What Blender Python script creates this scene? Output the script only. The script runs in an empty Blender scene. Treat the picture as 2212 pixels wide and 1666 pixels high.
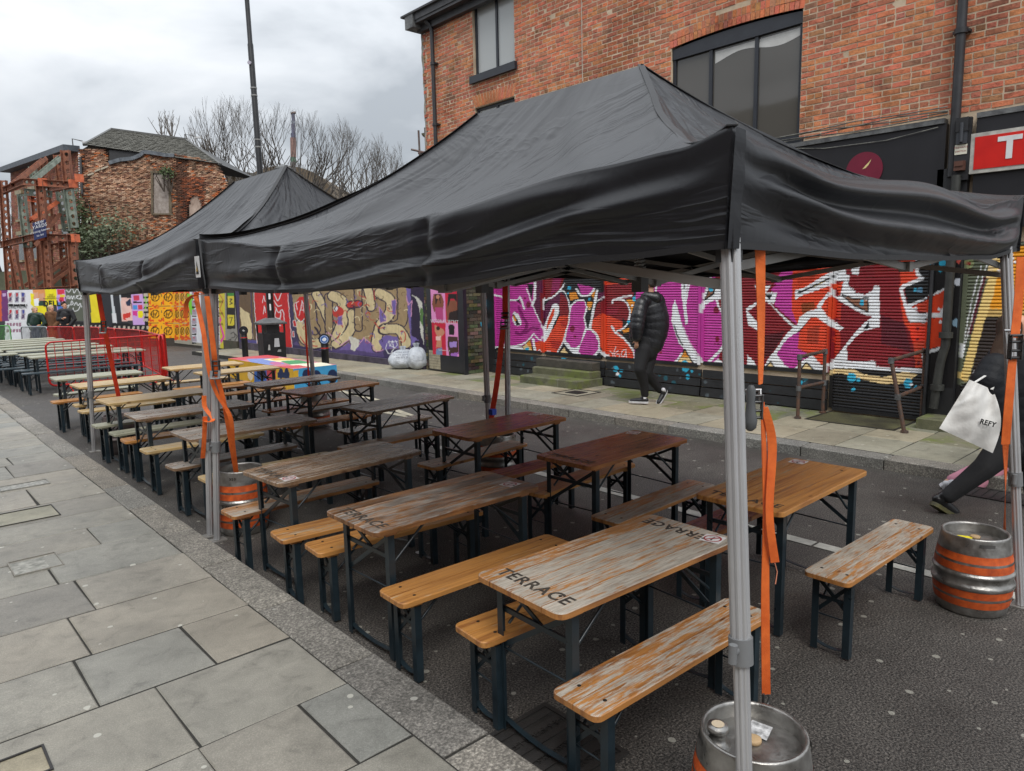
import bpy, bmesh, math, random
import numpy as np
from mathutils import Vector, Matrix

random.seed(7); np.random.seed(7)
scn = bpy.context.scene
COL = scn.collection
PI = math.pi

# ---------------------------------------------------------------- camera
F, PITCH, ROLL, YAW, EYE = 1543.077, .142546, -.0227539, .733073, 2.04026
CX, CY = 1106.0, 833.0
fw = np.array([math.sin(YAW)*math.cos(PITCH), math.cos(YAW)*math.cos(PITCH), -math.sin(PITCH)])
_rt = np.array([math.cos(YAW), -math.sin(YAW), 0.0]); _up = np.cross(_rt, fw)
rt = math.cos(ROLL)*_rt + math.sin(ROLL)*_up
up = -math.sin(ROLL)*_rt + math.cos(ROLL)*_up
EYEP = np.array([0, 0, EYE])
cam_d = bpy.data.cameras.new('camera'); cam = bpy.data.objects.new('camera', cam_d); COL.objects.link(cam)
cam_d.sensor_width = 36; cam_d.lens = F/2212*36; cam_d.clip_end = 2000; cam_d.clip_start = .05
mw = Matrix.Identity(4)
for i in range(3):
    mw[i][0] = rt[i]; mw[i][1] = up[i]; mw[i][2] = -fw[i]; mw[i][3] = EYEP[i]
cam.matrix_world = mw
scn.camera = cam
scn.render.resolution_x = 1024; scn.render.resolution_y = 771

# surveyed positions: a sight line of the photograph met with a known plane of the place
def ray(px, py): return fw*F + rt*(px-CX) + up*(CY-py)
def G(px, py, z=0.0):
    d = ray(px, py); return Vector(EYEP + d*((z-EYE)/d[2]))
def XP(px, py, x):
    d = ray(px, py); return Vector(EYEP + d*(x/d[0]))
def YP(px, py, y):
    d = ray(px, py); return Vector(EYEP + d*(y/d[1]))
def FD(px, py, f):
    d = ray(px, py); h = math.hypot(fw[0], fw[1]); k = (d[0]*fw[0]+d[1]*fw[1])/h
    return Vector(EYEP + d*(f/k))
def PJ(P):
    d = np.asarray(P, float) - EYEP; z = d@fw
    return np.stack([CX+F*(d@rt)/z, CY-F*(d@up)/z], -1)

# ---------------------------------------------------------------- sky and sun
SUN_EL, SUN_AZ = math.radians(52), math.radians(215)
W = bpy.data.worlds.new("World"); scn.world = W; W.use_nodes = True
nt = W.node_tree; N = nt.nodes; L = nt.links; N.clear()
out = N.new('ShaderNodeOutputWorld'); bg = N.new('ShaderNodeBackground'); L.new(bg.outputs[0], out.inputs[0])
tc = N.new('ShaderNodeTexCoord')
sky = N.new('ShaderNodeTexSky'); sky.sky_type = 'NISHITA'; sky.sun_disc = False
sky.sun_elevation = SUN_EL; sky.sun_rotation = SUN_AZ
bg.inputs[1].default_value = .1
mp = N.new('ShaderNodeMapping'); mp.inputs['Scale'].default_value = (1.0, 1.0, 2.6); L.new(tc.outputs['Generated'], mp.inputs[0])
n1 = N.new('ShaderNodeTexNoise'); n1.inputs['Scale'].default_value = 2.4; n1.inputs['Detail'].default_value = 6; n1.inputs['Roughness'].default_value = .5
n1.inputs['Distortion'].default_value = .35
L.new(mp.outputs[0], n1.inputs['Vector'])
rp = N.new('ShaderNodeValToRGB'); L.new(n1.outputs[0], rp.inputs[0])
e = rp.color_ramp.elements
SK = 10.0
e[0].position = .36; e[0].color = (.44, .475, .515, 1)
e[1].position = .62; e[1].color = (.85, .875, .905, 1)
m0 = e.new(.48); m0.color = (.67, .705, .745, 1)
vm = N.new('ShaderNodeVectorMath'); vm.operation = 'SCALE'; vm.inputs[3].default_value = 8.6; L.new(rp.outputs[0], vm.inputs[0])
mx = N.new('ShaderNodeMix'); mx.data_type = 'RGBA'; mx.inputs[0].default_value = .94
sx = N.new('ShaderNodeSeparateXYZ'); L.new(tc.outputs['Generated'], sx.inputs[0])
zr = N.new('ShaderNodeMapRange'); zr.inputs[1].default_value = .15; zr.inputs[2].default_value = 1.0; zr.inputs[3].default_value = 1.0; zr.inputs[4].default_value = 2.3; L.new(sx.outputs[2], zr.inputs[0])
vz = N.new('ShaderNodeVectorMath'); vz.operation = 'SCALE'; L.new(vm.outputs[0], vz.inputs[0]); L.new(zr.outputs[0], vz.inputs[3])
L.new(sky.outputs[0], mx.inputs[6]); L.new(vz.outputs[0], mx.inputs[7]); L.new(mx.outputs[2], bg.inputs[0])
sd = bpy.data.lights.new('sun', 'SUN'); sd.energy = 1.5; sd.angle = math.radians(25); sd.color = (1, .97, .92)
so = bpy.data.objects.new('sun', sd); COL.objects.link(so)
sv = Vector((math.cos(SUN_EL)*math.sin(SUN_AZ), math.cos(SUN_EL)*math.cos(SUN_AZ), math.sin(SUN_EL)))
so.rotation_euler = sv.to_track_quat('Z', 'Y').to_euler()
vs = scn.view_settings; vs.view_transform = 'Standard'; vs.look = 'None'; vs.gamma = 1; vs.use_curve_mapping = False; vs.exposure = .28

# ---------------------------------------------------------------- materials
def S(r, g, b):
    f = lambda c: (c/255/12.92) if c <= 10 else ((c/255+.055)/1.055)**2.4
    return (f(r), f(g), f(b))
def newmat(name):
    m = bpy.data.materials.new(name); m.use_nodes = True; t = m.node_tree
    return m, t, t.nodes, t.links, t.nodes['Principled BSDF']
def noise(N_, L_, vec, scale, detail=4, rough=.55, dist=0):
    n = N_.new('ShaderNodeTexNoise'); n.inputs['Scale'].default_value = scale; n.inputs['Detail'].default_value = detail
    n.inputs['Roughness'].default_value = rough; n.inputs['Distortion'].default_value = dist
    if vec is not None: L_.new(vec, n.inputs['Vector'])
    return n
def ramp(N_, L_, src, stops):
    r = N_.new('ShaderNodeValToRGB'); L_.new(src, r.inputs[0]); el = r.color_ramp.elements
    while len(el) > 1: el.remove(el[-1])
    el[0].position = stops[0][0]; c = stops[0][1]; el[0].color = (*c, 1) if len(c) == 3 else c
    for p, c in stops[1:]:
        k = el.new(p); k.color = (*c, 1)
    return r
def g3(v): return (v, v, v)
def mixc(N_, L_, fac, a, b, mode='MIX'):
    m = N_.new('ShaderNodeMix'); m.data_type = 'RGBA'; m.blend_type = mode
    if isinstance(fac, float): m.inputs[0].default_value = fac
    else: L_.new(fac, m.inputs[0])
    for i, v in ((6, a), (7, b)):
        if isinstance(v, tuple): m.inputs[i].default_value = (*v[:3], 1)
        else: L_.new(v, m.inputs[i])
    return m.outputs[2]
def bump(N_, L_, b, src, dist, strength=1.0, prev=None):
    n = N_.new('ShaderNodeBump'); n.inputs['Distance'].default_value = dist; n.inputs['Strength'].default_value = strength
    L_.new(src, n.inputs['Height'])
    if prev is not None: L_.new(prev, n.inputs['Normal'])
    L_.new(n.outputs[0], b.inputs['Normal']); return n.outputs[0]
def coords(N_, L_, scale=(1, 1, 1), rnd=True):
    t = N_.new('ShaderNodeTexCoord'); m = N_.new('ShaderNodeMapping'); m.inputs['Scale'].default_value = scale
    L_.new(t.outputs['Object'], m.inputs['Vector'])
    if rnd:
        o = N_.new('ShaderNodeObjectInfo'); v = N_.new('ShaderNodeVectorMath'); v.operation = 'SCALE'
        v.inputs[0].default_value = (37, 91, 53); L_.new(o.outputs['Random'], v.inputs[3]); L_.new(v.outputs[0], m.inputs['Location'])
    return m.outputs[0]
MATS = {}
def M(name, c, c2=None, rough=.6, metal=0.0, bmp=0.0, bs=60, ns=4, attr=False, var=.12, spec=.5, coat=0, rr=0.0):
    """general procedural surface: two tones mixed by noise, fine relief, optional painted colour attribute"""
    if name in MATS: return MATS[name]
    m, t, n, l, b = newmat(name); v = coords(n, l)
    n1_ = noise(n, l, v, ns, 6, .6)
    if attr:
        a = n.new('ShaderNodeAttribute'); a.attribute_name = 'Col'
        base = a.outputs['Color']
        k = ramp(n, l, n1_.outputs[0], [(.3, g3(1-var)), (.7, g3(1.0+var*.4))])
        cc = mixc(n, l, 1.0, base, k.outputs[0], 'MULTIPLY')
    else:
        c2 = c2 or tuple(x*(1-var*1.6) for x in c)
        cc = ramp(n, l, n1_.outputs[0], [(.32, c2), (.68, c)]).outputs[0]
    l.new(cc, b.inputs['Base Color']); b.inputs['Metallic'].default_value = metal
    b.inputs['Specular IOR Level'].default_value = spec
    if rr > 0:
        r_ = n.new('ShaderNodeMapRange'); r_.inputs[3].default_value = rough-rr; r_.inputs[4].default_value = rough+rr
        r_.inputs[1].default_value = .3; r_.inputs[2].default_value = .7
        l.new(n1_.outputs[0], r_.inputs[0]); l.new(r_.outputs[0], b.inputs['Roughness'])
    else: b.inputs['Roughness'].default_value = rough
    if coat: b.inputs['Coat Weight'].default_value = coat; b.inputs['Coat Roughness'].default_value = .15
    if bmp > 0:
        n2_ = noise(n, l, v, bs, 5, .6); bump(n, l, b, n2_.outputs[0], bmp)
    MATS[name] = m; return m

def wood(name, c1, c2, grey, amt, rough, dark=0.0):
    """varnished pine that has worn to bare grey grain by 'amt' (0..1)"""
    m, t, n, l, b = newmat(name)
    v = coords(n, l, (1.6, 34, 10)); v2 = coords(n, l, (8, 110, 10)); v3 = coords(n, l, (3.2, 26, 3))
    gr = noise(n, l, v, 1.0, 8, .62, .25)
    base = ramp(n, l, gr.outputs[0], [(.33, c2), (.5, c1), (.68, tuple(x*1.18 for x in c1))]).outputs[0]
    kn = n.new('ShaderNodeTexVoronoi'); kn.inputs['Scale'].default_value = 1.0; kn.inputs['Randomness'].default_value = 1
    l.new(coords(n, l, (3.2, 9, 3)), kn.inputs['Vector'])
    kr_ = ramp(n, l, kn.outputs['Distance'], [(.05, (.35, .25, .2)), (.12, g3(1))])
    base = mixc(n, l, 1.0, base, kr_.outputs[0], 'MULTIPLY')
    wn = noise(n, l, v2, 1.0, 9, .72, .15); wp = noise(n, l, v3, 1.6, 8, .75, .2)
    ad = n.new('ShaderNodeMath'); ad.operation = 'MULTIPLY_ADD'; ad.inputs[1].default_value = .6
    l.new(wp.outputs[0], ad.inputs[0])
    sc = n.new('ShaderNodeMath'); sc.operation = 'MULTIPLY'; sc.inputs[1].default_value = .4; l.new(wn.outputs[0], sc.inputs[0])
    oi_ = n.new('ShaderNodeObjectInfo'); ra = n.new('ShaderNodeMath'); ra.operation = 'MULTIPLY_ADD'; ra.inputs[1].default_value = .09; l.new(oi_.outputs['Random'], ra.inputs[0]); l.new(sc.outputs[0], ra.inputs[2])
    l.new(ra.outputs[0], ad.inputs[2])
    th = .70-.24*amt
    mk = ramp(n, l, ad.outputs[0], [(th, g3(0)), (th+.055, g3(.94))])
    geo = n.new('ShaderNodeNewGeometry'); sz = n.new('ShaderNodeSeparateXYZ'); l.new(geo.outputs['True Normal'], sz.inputs[0])
    up_ = n.new('ShaderNodeMapRange'); up_.inputs[1].default_value = .3; up_.inputs[2].default_value = .8; l.new(sz.outputs[2], up_.inputs[0])
    mkm = n.new('ShaderNodeMath'); mkm.operation = 'MULTIPLY'; l.new(mk.outputs[0], mkm.inputs[0]); l.new(up_.outputs[0], mkm.inputs[1])
    gn = ramp(n, l, wn.outputs[0], [(.34, tuple(x*.42 for x in grey)), (.47, tuple(x*.85 for x in grey)), (.56, grey), (.66, tuple(min(.8, x*1.3) for x in grey))])
    colr = mixc(n, l, mkm.outputs[0], base, gn.outputs[0])
    if dark > 0:
        dn = noise(n, l, coords(n, l, (2.0, 4, 3)), 1.2, 4, .6, .3)
        dk = ramp(n, l, dn.outputs[0], [(.40, g3(1-dark)), (.62, g3(1))])
        colr = mixc(n, l, 1.0, colr, dk.outputs[0], 'MULTIPLY')
    l.new(colr, b.inputs['Base Color'])
    rg = n.new('ShaderNodeMapRange'); rg.inputs[3].default_value = rough; rg.inputs[4].default_value = min(.9, rough+.28)
    l.new(mk.outputs[0], rg.inputs[0]); l.new(rg.outputs[0], b.inputs['Roughness'])
    bump(n, l, b, wn.outputs[0], .0016, 1.0)
    MATS[name] = m; return m

# ---------------------------------------------------------------- mesh building
class MB:
    def __init__(s): s.v = []; s.f = []; s.c = []; s.sm = []
    def add(s, vs_, fs, col=None, smooth=False):
        o = len(s.v); s.v.extend([tuple(p) for p in vs_])
        for f in fs: s.f.append([i+o for i in f]); s.c.append(col); s.sm.append(smooth)
    def hexa(s, p, col=None):   # 8 points: 4 bottom ccw, 4 top ccw
        s.add(p, [(3, 2, 1, 0), (4, 5, 6, 7), (0, 1, 5, 4), (1, 2, 6, 5), (2, 3, 7, 6), (3, 0, 4, 7)], col)
    def box(s, a, b, col=None):
        x0, y0, z0 = a; x1, y1, z1 = b
        if x0 > x1: x0, x1 = x1, x0
        if y0 > y1: y0, y1 = y1, y0
        if z0 > z1: z0, z1 = z1, z0
        s.hexa([(x0, y0, z0), (x1, y0, z0), (x1, y1, z0), (x0, y1, z0), (x0, y0, z1), (x1, y0, z1), (x1, y1, z1), (x0, y1, z1)], col)
    def bar(s, p0, p1, w, h, upv=(0, 0, 1), col=None):
        p0 = Vector(p0); p1 = Vector(p1); d = (p1-p0).normalized(); u = Vector(upv)
        if abs(d.dot(u)) > .98: u = Vector((1, 0, 0))
        sd_ = d.cross(u).normalized()*w/2; uu = sd_.cross(d).normalized()*h/2
        q = [p0-sd_-uu, p0+sd_-uu, p1+sd_-uu, p1-sd_-uu, p0-sd_+uu, p0+sd_+uu, p1+sd_+uu, p1-sd_+uu]
        s.hexa(q, col)
    def tube(s, pts, r, seg=10, col=None, cap=True, smooth=True):
        pts = [Vector(p) for p in pts]; n = len(pts); rs = r if isinstance(r, (list, tuple)) else [r]*n
        d0 = (pts[1]-pts[0]).normalized(); a = d0.cross(Vector((0, 0, 1)))
        if a.length < .05: a = d0.cross(Vector((1, 0, 0)))
        a.normalize(); V_ = []
        for i, p in enumerate(pts):
            d = ((pts[min(i+1, n-1)]-p)+(p-pts[max(i-1, 0)])).normalized()
            a = (a-d*a.dot(d)); a = a.normalized() if a.length > 1e-6 else d.orthogonal().normalized()
            b_ = d.cross(a)
            for k in range(seg):
                t = 2*PI*k/seg; V_.append(p+(a*math.cos(t)+b_*math.sin(t))*rs[i])
        Fs = []
        for i in range(n-1):
            for k in range(seg):
                k2 = (k+1) % seg; Fs.append((i*seg+k, i*seg+k2, (i+1)*seg+k2, (i+1)*seg+k))
        s.add(V_, Fs, col, smooth)
        if cap: s.add(V_[:seg], [tuple(range(seg))[::-1]], col); s.add(V_[-seg:], [tuple(range(seg))], col)
    def lathe(s, prof, c=(0, 0, 0), seg=24, col=None, smooth=True, sy=1.0):
        V_ = []; n = len(prof)
        for r, z in prof:
            for k in range(seg):
                t = 2*PI*k/seg; V_.append((c[0]+r*math.cos(t), c[1]+r*math.sin(t)*sy, c[2]+z))
        Fs = [(i*seg+k, i*seg+(k+1) % seg, (i+1)*seg+(k+1) % seg, (i+1)*seg+k) for i in range(n-1) for k in range(seg)]
        s.add(V_, Fs, col, smooth)
    def grid(s, fn, nu, nv, col=None, smooth=True, flip=False):
        V_ = [fn(i/nu, j/nv) for j in range(nv+1) for i in range(nu+1)]
        Fs = []
        for j in range(nv):
            for i in range(nu):
                q = (j*(nu+1)+i, j*(nu+1)+i+1, (j+1)*(nu+1)+i+1, (j+1)*(nu+1)+i)
                Fs.append(q[::-1] if flip else q)
        s.add(V_, Fs, col, smooth)
    def prism(s, poly, z0, z1, col=None):   # poly in xy, ccw
        n = len(poly)
        s.add([(x, y, z0) for x, y in poly]+[(x, y, z1) for x, y in poly],
              [tuple(range(n))[::-1], tuple(range(n, 2*n))]+[(i, (i+1) % n, n+(i+1) % n, n+i) for i in range(n)], col)
    def mesh(s, name):
        me = bpy.data.meshes.new(name); me.from_pydata(s.v, [], s.f)
        if any(c is not None for c in s.c):
            ca = me.color_attributes.new('Col', 'FLOAT_COLOR', 'CORNER')
            arr = []
            for f, c in zip(s.f, s.c):
                c = c or (.5, .5, .5); arr.extend((*c[:3], 1.0)*len(f))
            ca.data.foreach_set('color', arr)
        me.polygons.foreach_set('use_smooth', s.sm); me.update(); return me
    def build(s, name, mat, parent=None, **kw):
        return link(name, s.mesh(name), mat, parent, **kw)
def link(name, me, mat, parent=None, loc=None, rz=0, kind=None, label=None, local=False):
    if mat is not None and len(me.materials) == 0: me.materials.append(mat)
    o = bpy.data.objects.new(name, me); COL.objects.link(o)
    if loc is not None: o.location = loc
    if rz: o.rotation_euler[2] = rz
    if parent is not None:
        o.parent = parent
        if not local: o.matrix_parent_inverse = inv_of(parent)
    if kind: o['kind'] = kind
    if label: o['label'] = label
    return o
def wm_of(o):
    m = Matrix.LocRotScale(o.location, o.rotation_euler, o.scale)
    if o.parent is not None: m = wm_of(o.parent) @ o.matrix_parent_inverse @ m
    return m
def inv_of(o): return wm_of(o).inverted()
def thing(name, label, cat, loc=(0, 0, 0), rz=0, group=None):
    o = bpy.data.objects.new(name, None); COL.objects.link(o); o.location = loc; o.rotation_euler[2] = rz
    o.empty_display_size = .1; o['label'] = label; o['category'] = cat
    if group: o['group'] = group
    return o
def tag(o, label, cat, group=None):
    o['label'] = label; o['category'] = cat
    if group: o['group'] = group
    return o
def copy_tree(o, parent=None):
    c = o.copy(); COL.objects.link(c)
    if parent is not None: c.parent = parent
    for ch in list(o.children): copy_tree(ch, c)
    return c
_tc = {}
def text_mesh(body, size, bold=0.0, ext=.0006, align='CENTER', sx=1.0):
    k = (body, size, bold, ext, align, sx)
    if k in _tc: return _tc[k]
    cu = bpy.data.curves.new('lettering', 'FONT'); cu.body = body; cu.size = size; cu.align_x = align; cu.align_y = 'CENTER'
    cu.space_character = 1.12; cu.offset = bold; cu.extrude = ext; cu.resolution_u = 3
    o = bpy.data.objects.new('tmp', cu); COL.objects.link(o)
    dg = bpy.context.evaluated_depsgraph_get(); me = bpy.data.meshes.new_from_object(o.evaluated_get(dg))
    bpy.data.objects.remove(o)
    if sx != 1: me.transform(Matrix.Scale(sx, 4, (1, 0, 0)))
    _tc[k] = me; return me
def text(body, size, frame, mat, parent, name='lettering', **kw):
    me = text_mesh(body, size, **kw).copy(); me.transform(frame); me.materials.clear()
    return link(name, me, mat, parent)
def frame(o, xa, ya):   # matrix with origin, x axis, y axis
    xa = Vector(xa).normalized(); ya = Vector(ya).normalized(); za = xa.cross(ya)
    m = Matrix.Identity(4)
    for i in range(3): m[i][0] = xa[i]; m[i][1] = ya[i]; m[i][2] = za[i]; m[i][3] = o[i]
    return m
def remeshed(mb, name, voxel, smooth=2):
    me = mb.mesh(name+'_raw'); o = bpy.data.objects.new('tmp', me); COL.objects.link(o)
    r = o.modifiers.new('r', 'REMESH'); r.mode = 'VOXEL'; r.voxel_size = voxel; r.use_smooth_shade = True
    if smooth: s_ = o.modifiers.new('s', 'SMOOTH'); s_.iterations = smooth; s_.factor = .5
    dg = bpy.context.evaluated_depsgraph_get(); m2 = bpy.data.meshes.new_from_object(o.evaluated_get(dg))
    bpy.data.objects.remove(o); m2.name = name; return m2

# painting flat print: shapes given in crop coordinates of the surveyed wall, evaluated per vertex
def pip(P, poly):
    x, y = P[:, 0], P[:, 1]; ins = np.zeros(len(P), bool); n = len(poly)
    for i in range(n):
        x0, y0 = poly[i]; x1, y1 = poly[(i+1) % n]
        if y0 == y1: continue
        c = ((y0 > y) != (y1 > y)) & (x < (x1-x0)*(y-y0)/(y1-y0)+x0); ins ^= c
    return ins
def segd(P, a, b):
    a = np.array(a, float); b = np.array(b, float); d = b-a; t = np.clip(((P-a)@d)/max(d@d, 1e-9), 0, 1)
    return np.hypot(*(P-a-t[:, None]*d).T)
def paint(P, shapes, C):
    for sh in shapes:
        k, col = sh[0], sh[1]
        if k == 'P':
            xs = [p[0] for p in sh[2]]; ys = [p[1] for p in sh[2]]
            bb = np.nonzero((P[:, 0] >= min(xs)) & (P[:, 0] <= max(xs)) & (P[:, 1] >= min(ys)) & (P[:, 1] <= max(ys)))[0]
            if len(bb): C[bb[pip(P[bb], sh[2])]] = col
        elif k == 'C':
            C[np.hypot(P[:, 0]-sh[3][0], P[:, 1]-sh[3][1]) < sh[2]] = col
        elif k == 'E':
            C[np.hypot((P[:, 0]-sh[3][0])/sh[2][0], (P[:, 1]-sh[3][1])/sh[2][1]) < 1] = col
        else:
            w, pts = sh[2], sh[3]
            if k == 'S': pts = smooth_line(pts)
            for a, b in zip(pts[:-1], pts[1:]):
                bb = np.nonzero((P[:, 0] > min(a[0], b[0])-w-4) & (P[:, 0] < max(a[0], b[0])+w+4) & (P[:, 1] > min(a[1], b[1])-w-4) & (P[:, 1] < max(a[1], b[1])+w+4))[0]
                if len(bb):
                    al = np.clip((w/2+2.5-segd(P[bb], a, b))/5.0, 0, 1)[:, None]; C[bb] = C[bb]*(1-al)+np.array(col)*al
    return C
def smooth_line(pts, n=6):
    out_ = []; m = len(pts)
    for i in range(m-1):
        p0 = np.array(pts[max(i-1, 0)], float); p1 = np.array(pts[i], float); p2 = np.array(pts[i+1], float); p3 = np.array(pts[min(i+2, m-1)], float)
        for k in range(n):
            t = k/n; out_.append(tuple(.5*((2*p1)+(p2-p0)*t+(2*p0-5*p1+4*p2-p3)*t*t+(3*p1-p0-3*p2+p3)*t**3)))
    out_.append(tuple(pts[-1])); return out_
def vcol(me, C):
    ca = me.color_attributes.new('Col', 'FLOAT_COLOR', 'POINT')
    ca.data.foreach_set('color', np.concatenate([C, np.ones((len(C), 1))], 1).astype(np.float32).ravel())
# simple value noise for displaced cloth
_rn = np.random.RandomState(3).rand(64, 64)
def vn(x, y):
    xi = math.floor(x); yi = math.floor(y); fx = x-xi; fy = y-yi; fx = fx*fx*(3-2*fx); fy = fy*fy*(3-2*fy)
    a = _rn[xi % 64, yi % 64]; b = _rn[(xi+1) % 64, yi % 64]; c = _rn[xi % 64, (yi+1) % 64]; d = _rn[(xi+1) % 64, (yi+1) % 64]
    return (a+(b-a)*fx)*(1-fy)+(c+(d-c)*fx)*fy-.5

# ================================================================ ground, road, pavements
def gz(y): return 0.0 if y < 16 else -.012*(y-16)
def surf_mat(name, cols, specks, sscale, gum, gumdens, rough, bd, bscale, big=1.2, moss=False, wet=0.0):
    m, t, n, l, b = newmat(name)
    tcn = n.new('ShaderNodeTexCoord'); P = tcn.outputs['Object']
    oi = n.new('ShaderNodeObjectInfo')
    nb = noise(n, l, P, big, 6, .62, .2)
    c = ramp(n, l, nb.outputs[0], [(.3, cols[0]), (.5, cols[1]), (.7, cols[2])]).outputs[0]
    tint = ramp(n, l, oi.outputs['Random'], [(0, (.72, .70, .68)), (.3, (1.0, .96, .88)), (.6, (.84, .87, .87)), (.8, (.95, .88, .78)), (1, (1.12, 1.08, 1.02))])
    c = mixc(n, l, 1.0, c, tint.outputs[0], 'MULTIPLY')
    ns = noise(n, l, P, sscale, 3, .7)
    sp = ramp(n, l, ns.outputs[0], [(.38, g3(max(.1, 1-specks))), (.5, g3(1)), (.60, g3(1+specks*1.3)), (.70, g3(1+specks*3))])
    c = mixc(n, l, 1.0, c, sp.outputs[0], 'MULTIPLY')
    nm = noise(n, l, P, 7, 6, .7, .6)
    st = ramp(n, l, nm.outputs[0], [(.30, g3(.66)), (.42, g3(.92)), (.5, g3(1.0)), (.64, g3(1.10))])
    c = mixc(n, l, 1.0, c, st.outputs[0], 'MULTIPLY')
    # trodden gum spots
    fl = n.new('ShaderNodeMapping'); fl.inputs['Scale'].default_value = (1, 1, 0.0); l.new(P, fl.inputs[0])
    nd = noise(n, l, fl.outputs[0], 16, 2, .5); va = n.new('ShaderNodeVectorMath'); va.operation = 'MULTIPLY_ADD'
    va.inputs[1].default_value = (.018, .018, 0); l.new(nd.outputs['Color'], va.inputs[0]); l.new(fl.outputs[0], va.inputs[2])
    vo = n.new('ShaderNodeTexVoronoi'); vo.voronoi_dimensions = '2D'; vo.inputs['Scale'].default_value = gumdens; l.new(va.outputs[0], vo.inputs['Vector'])
    sepc = n.new('ShaderNodeSeparateColor'); l.new(vo.outputs['Color'], sepc.inputs[0])
    rad = n.new('ShaderNodeMapRange'); rad.inputs[1].default_value = .25; rad.inputs[2].default_value = 1; rad.inputs[3].default_value = 0; rad.inputs[4].default_value = .019*gumdens
    l.new(sepc.outputs[0], rad.inputs[0])
    lt = n.new('ShaderNodeMath'); lt.operation = 'LESS_THAN'; l.new(vo.outputs['Distance'], lt.inputs[0]); l.new(rad.outputs[0], lt.inputs[1])
    gm = n.new('ShaderNodeMath'); gm.operation = 'MULTIPLY'; gm.inputs[1].default_value = .8; l.new(lt.outputs[0], gm.inputs[0])
    c = mixc(n, l, gm.outputs[0], c, gum)
    if moss:
        mn = noise(n, l, P, 2.2, 5, .65); mk = ramp(n, l, mn.outputs[0], [(.48, g3(0)), (.6, g3(.75))])
        c = mixc(n, l, mk.outputs[0], c, (.14, .17, .035))
    l.new(c, b.inputs['Base Color'])
    rr = n.new('ShaderNodeMapRange'); rr.inputs[1].default_value = .3; rr.inputs[2].default_value = .7
    rr.inputs[3].default_value = rough-.16-wet; rr.inputs[4].default_value = rough; l.new(nb.outputs[0], rr.inputs[0]); l.new(rr.outputs[0], b.inputs['Roughness'])
    p = bump(n, l, b, ns.outputs[0], bd, 1); bump(n, l, b, nm.outputs[0], .004, .7, p)
    MATS[name] = m; return m
asph = surf_mat('asphalt', ((.050, .046, .042), (.076, .070, .064), (.105, .097, .088)), .90, 95, (.30, .29, .25), 4.4, .80, .004, 200, .7, wet=.1)
flag = surf_mat('flagstone', ((.20, .194, .175), (.262, .253, .229), (.31, .298, .27)), .13, 170, (.50, .49, .43), 3.2, .66, .0012, 100, 1.5, wet=.06)
flag2 = surf_mat('flagstone_far', ((.235, .22, .17), (.31, .29, .225), (.36, .335, .27)), .10, 170, (.45, .43, .36), 3.0, .7, .0012, 100, 1.2)
flagm = surf_mat('flagstone_mossy', ((.17, .17, .12), (.21, .205, .15), (.25, .24, .19)), .12, 170, (.42, .40, .3), 5.0, .75, .002, 100, 1.2, moss=True)
gran = surf_mat('kerb_granite', ((.155, .15, .14), (.21, .203, .19), (.27, .26, .24)), 0.42, 75, (.40, .39, .35), 3.4, .78, .006, 90, 1.3)
joint = M('joint_grit', (.035, .033, .028), rough=.95, bmp=.01, bs=90)

mb = MB()
ys = [-30, -5, 2, 8, 16, 22, 30, 45, 80, 160, 400]
xs = [-160, -40, -4, 1.70, 4, 7.92, 12, 40, 160, 400]
V_ = [(x, y, gz(y)) for y in ys for x in xs]; nx = len(xs)
mb.add(V_, [(j*nx+i, j*nx+i+1, (j+1)*nx+i+1, (j+1)*nx+i) for j in range(len(ys)-1) for i in range(nx-1)])
road = mb.build('road', asph, kind='structure')

def stone(mb_, x0, x1, y0, y1, z0, z1, ch=.007, j=.005, rnd=random):
    q = lambda: rnd.uniform(-j, j)
    a = [(x0+q(), y0+q()), (x1+q(), y0+q()), (x1+q(), y1+q()), (x0+q(), y1+q())]
    if rnd.random() < .55:
        k_ = rnd.randrange(4); w_ = rnd.uniform(.003, .010); a[k_] = (a[k_][0]+(w_ if k_ in (0, 3) else -w_), a[k_][1]+(w_ if k_ < 2 else -w_)*.6)
    cx_, cy_ = (x0+x1)/2, (y0+y1)/2; t = rnd.uniform(-.002, .003)
    ins = [(x+(ch if x < cx_ else -ch), y+(ch if y < cy_ else -ch)) for x, y in a]
    zt = z1+t
    mb_.add([(x, y, z0) for x, y in a]+[(x, y, zt-ch*.8) for x, y in a]+[(x, y, zt+rnd.uniform(-.0012, .0012)) for x, y in ins],
            [(0, 1, 5, 4), (1, 2, 6, 5), (2, 3, 7, 6), (3, 0, 4, 7), (4, 5, 9, 8), (5, 6, 10, 9), (6, 7, 11, 10), (7, 4, 8, 11), (8, 9, 10, 11)])
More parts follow.
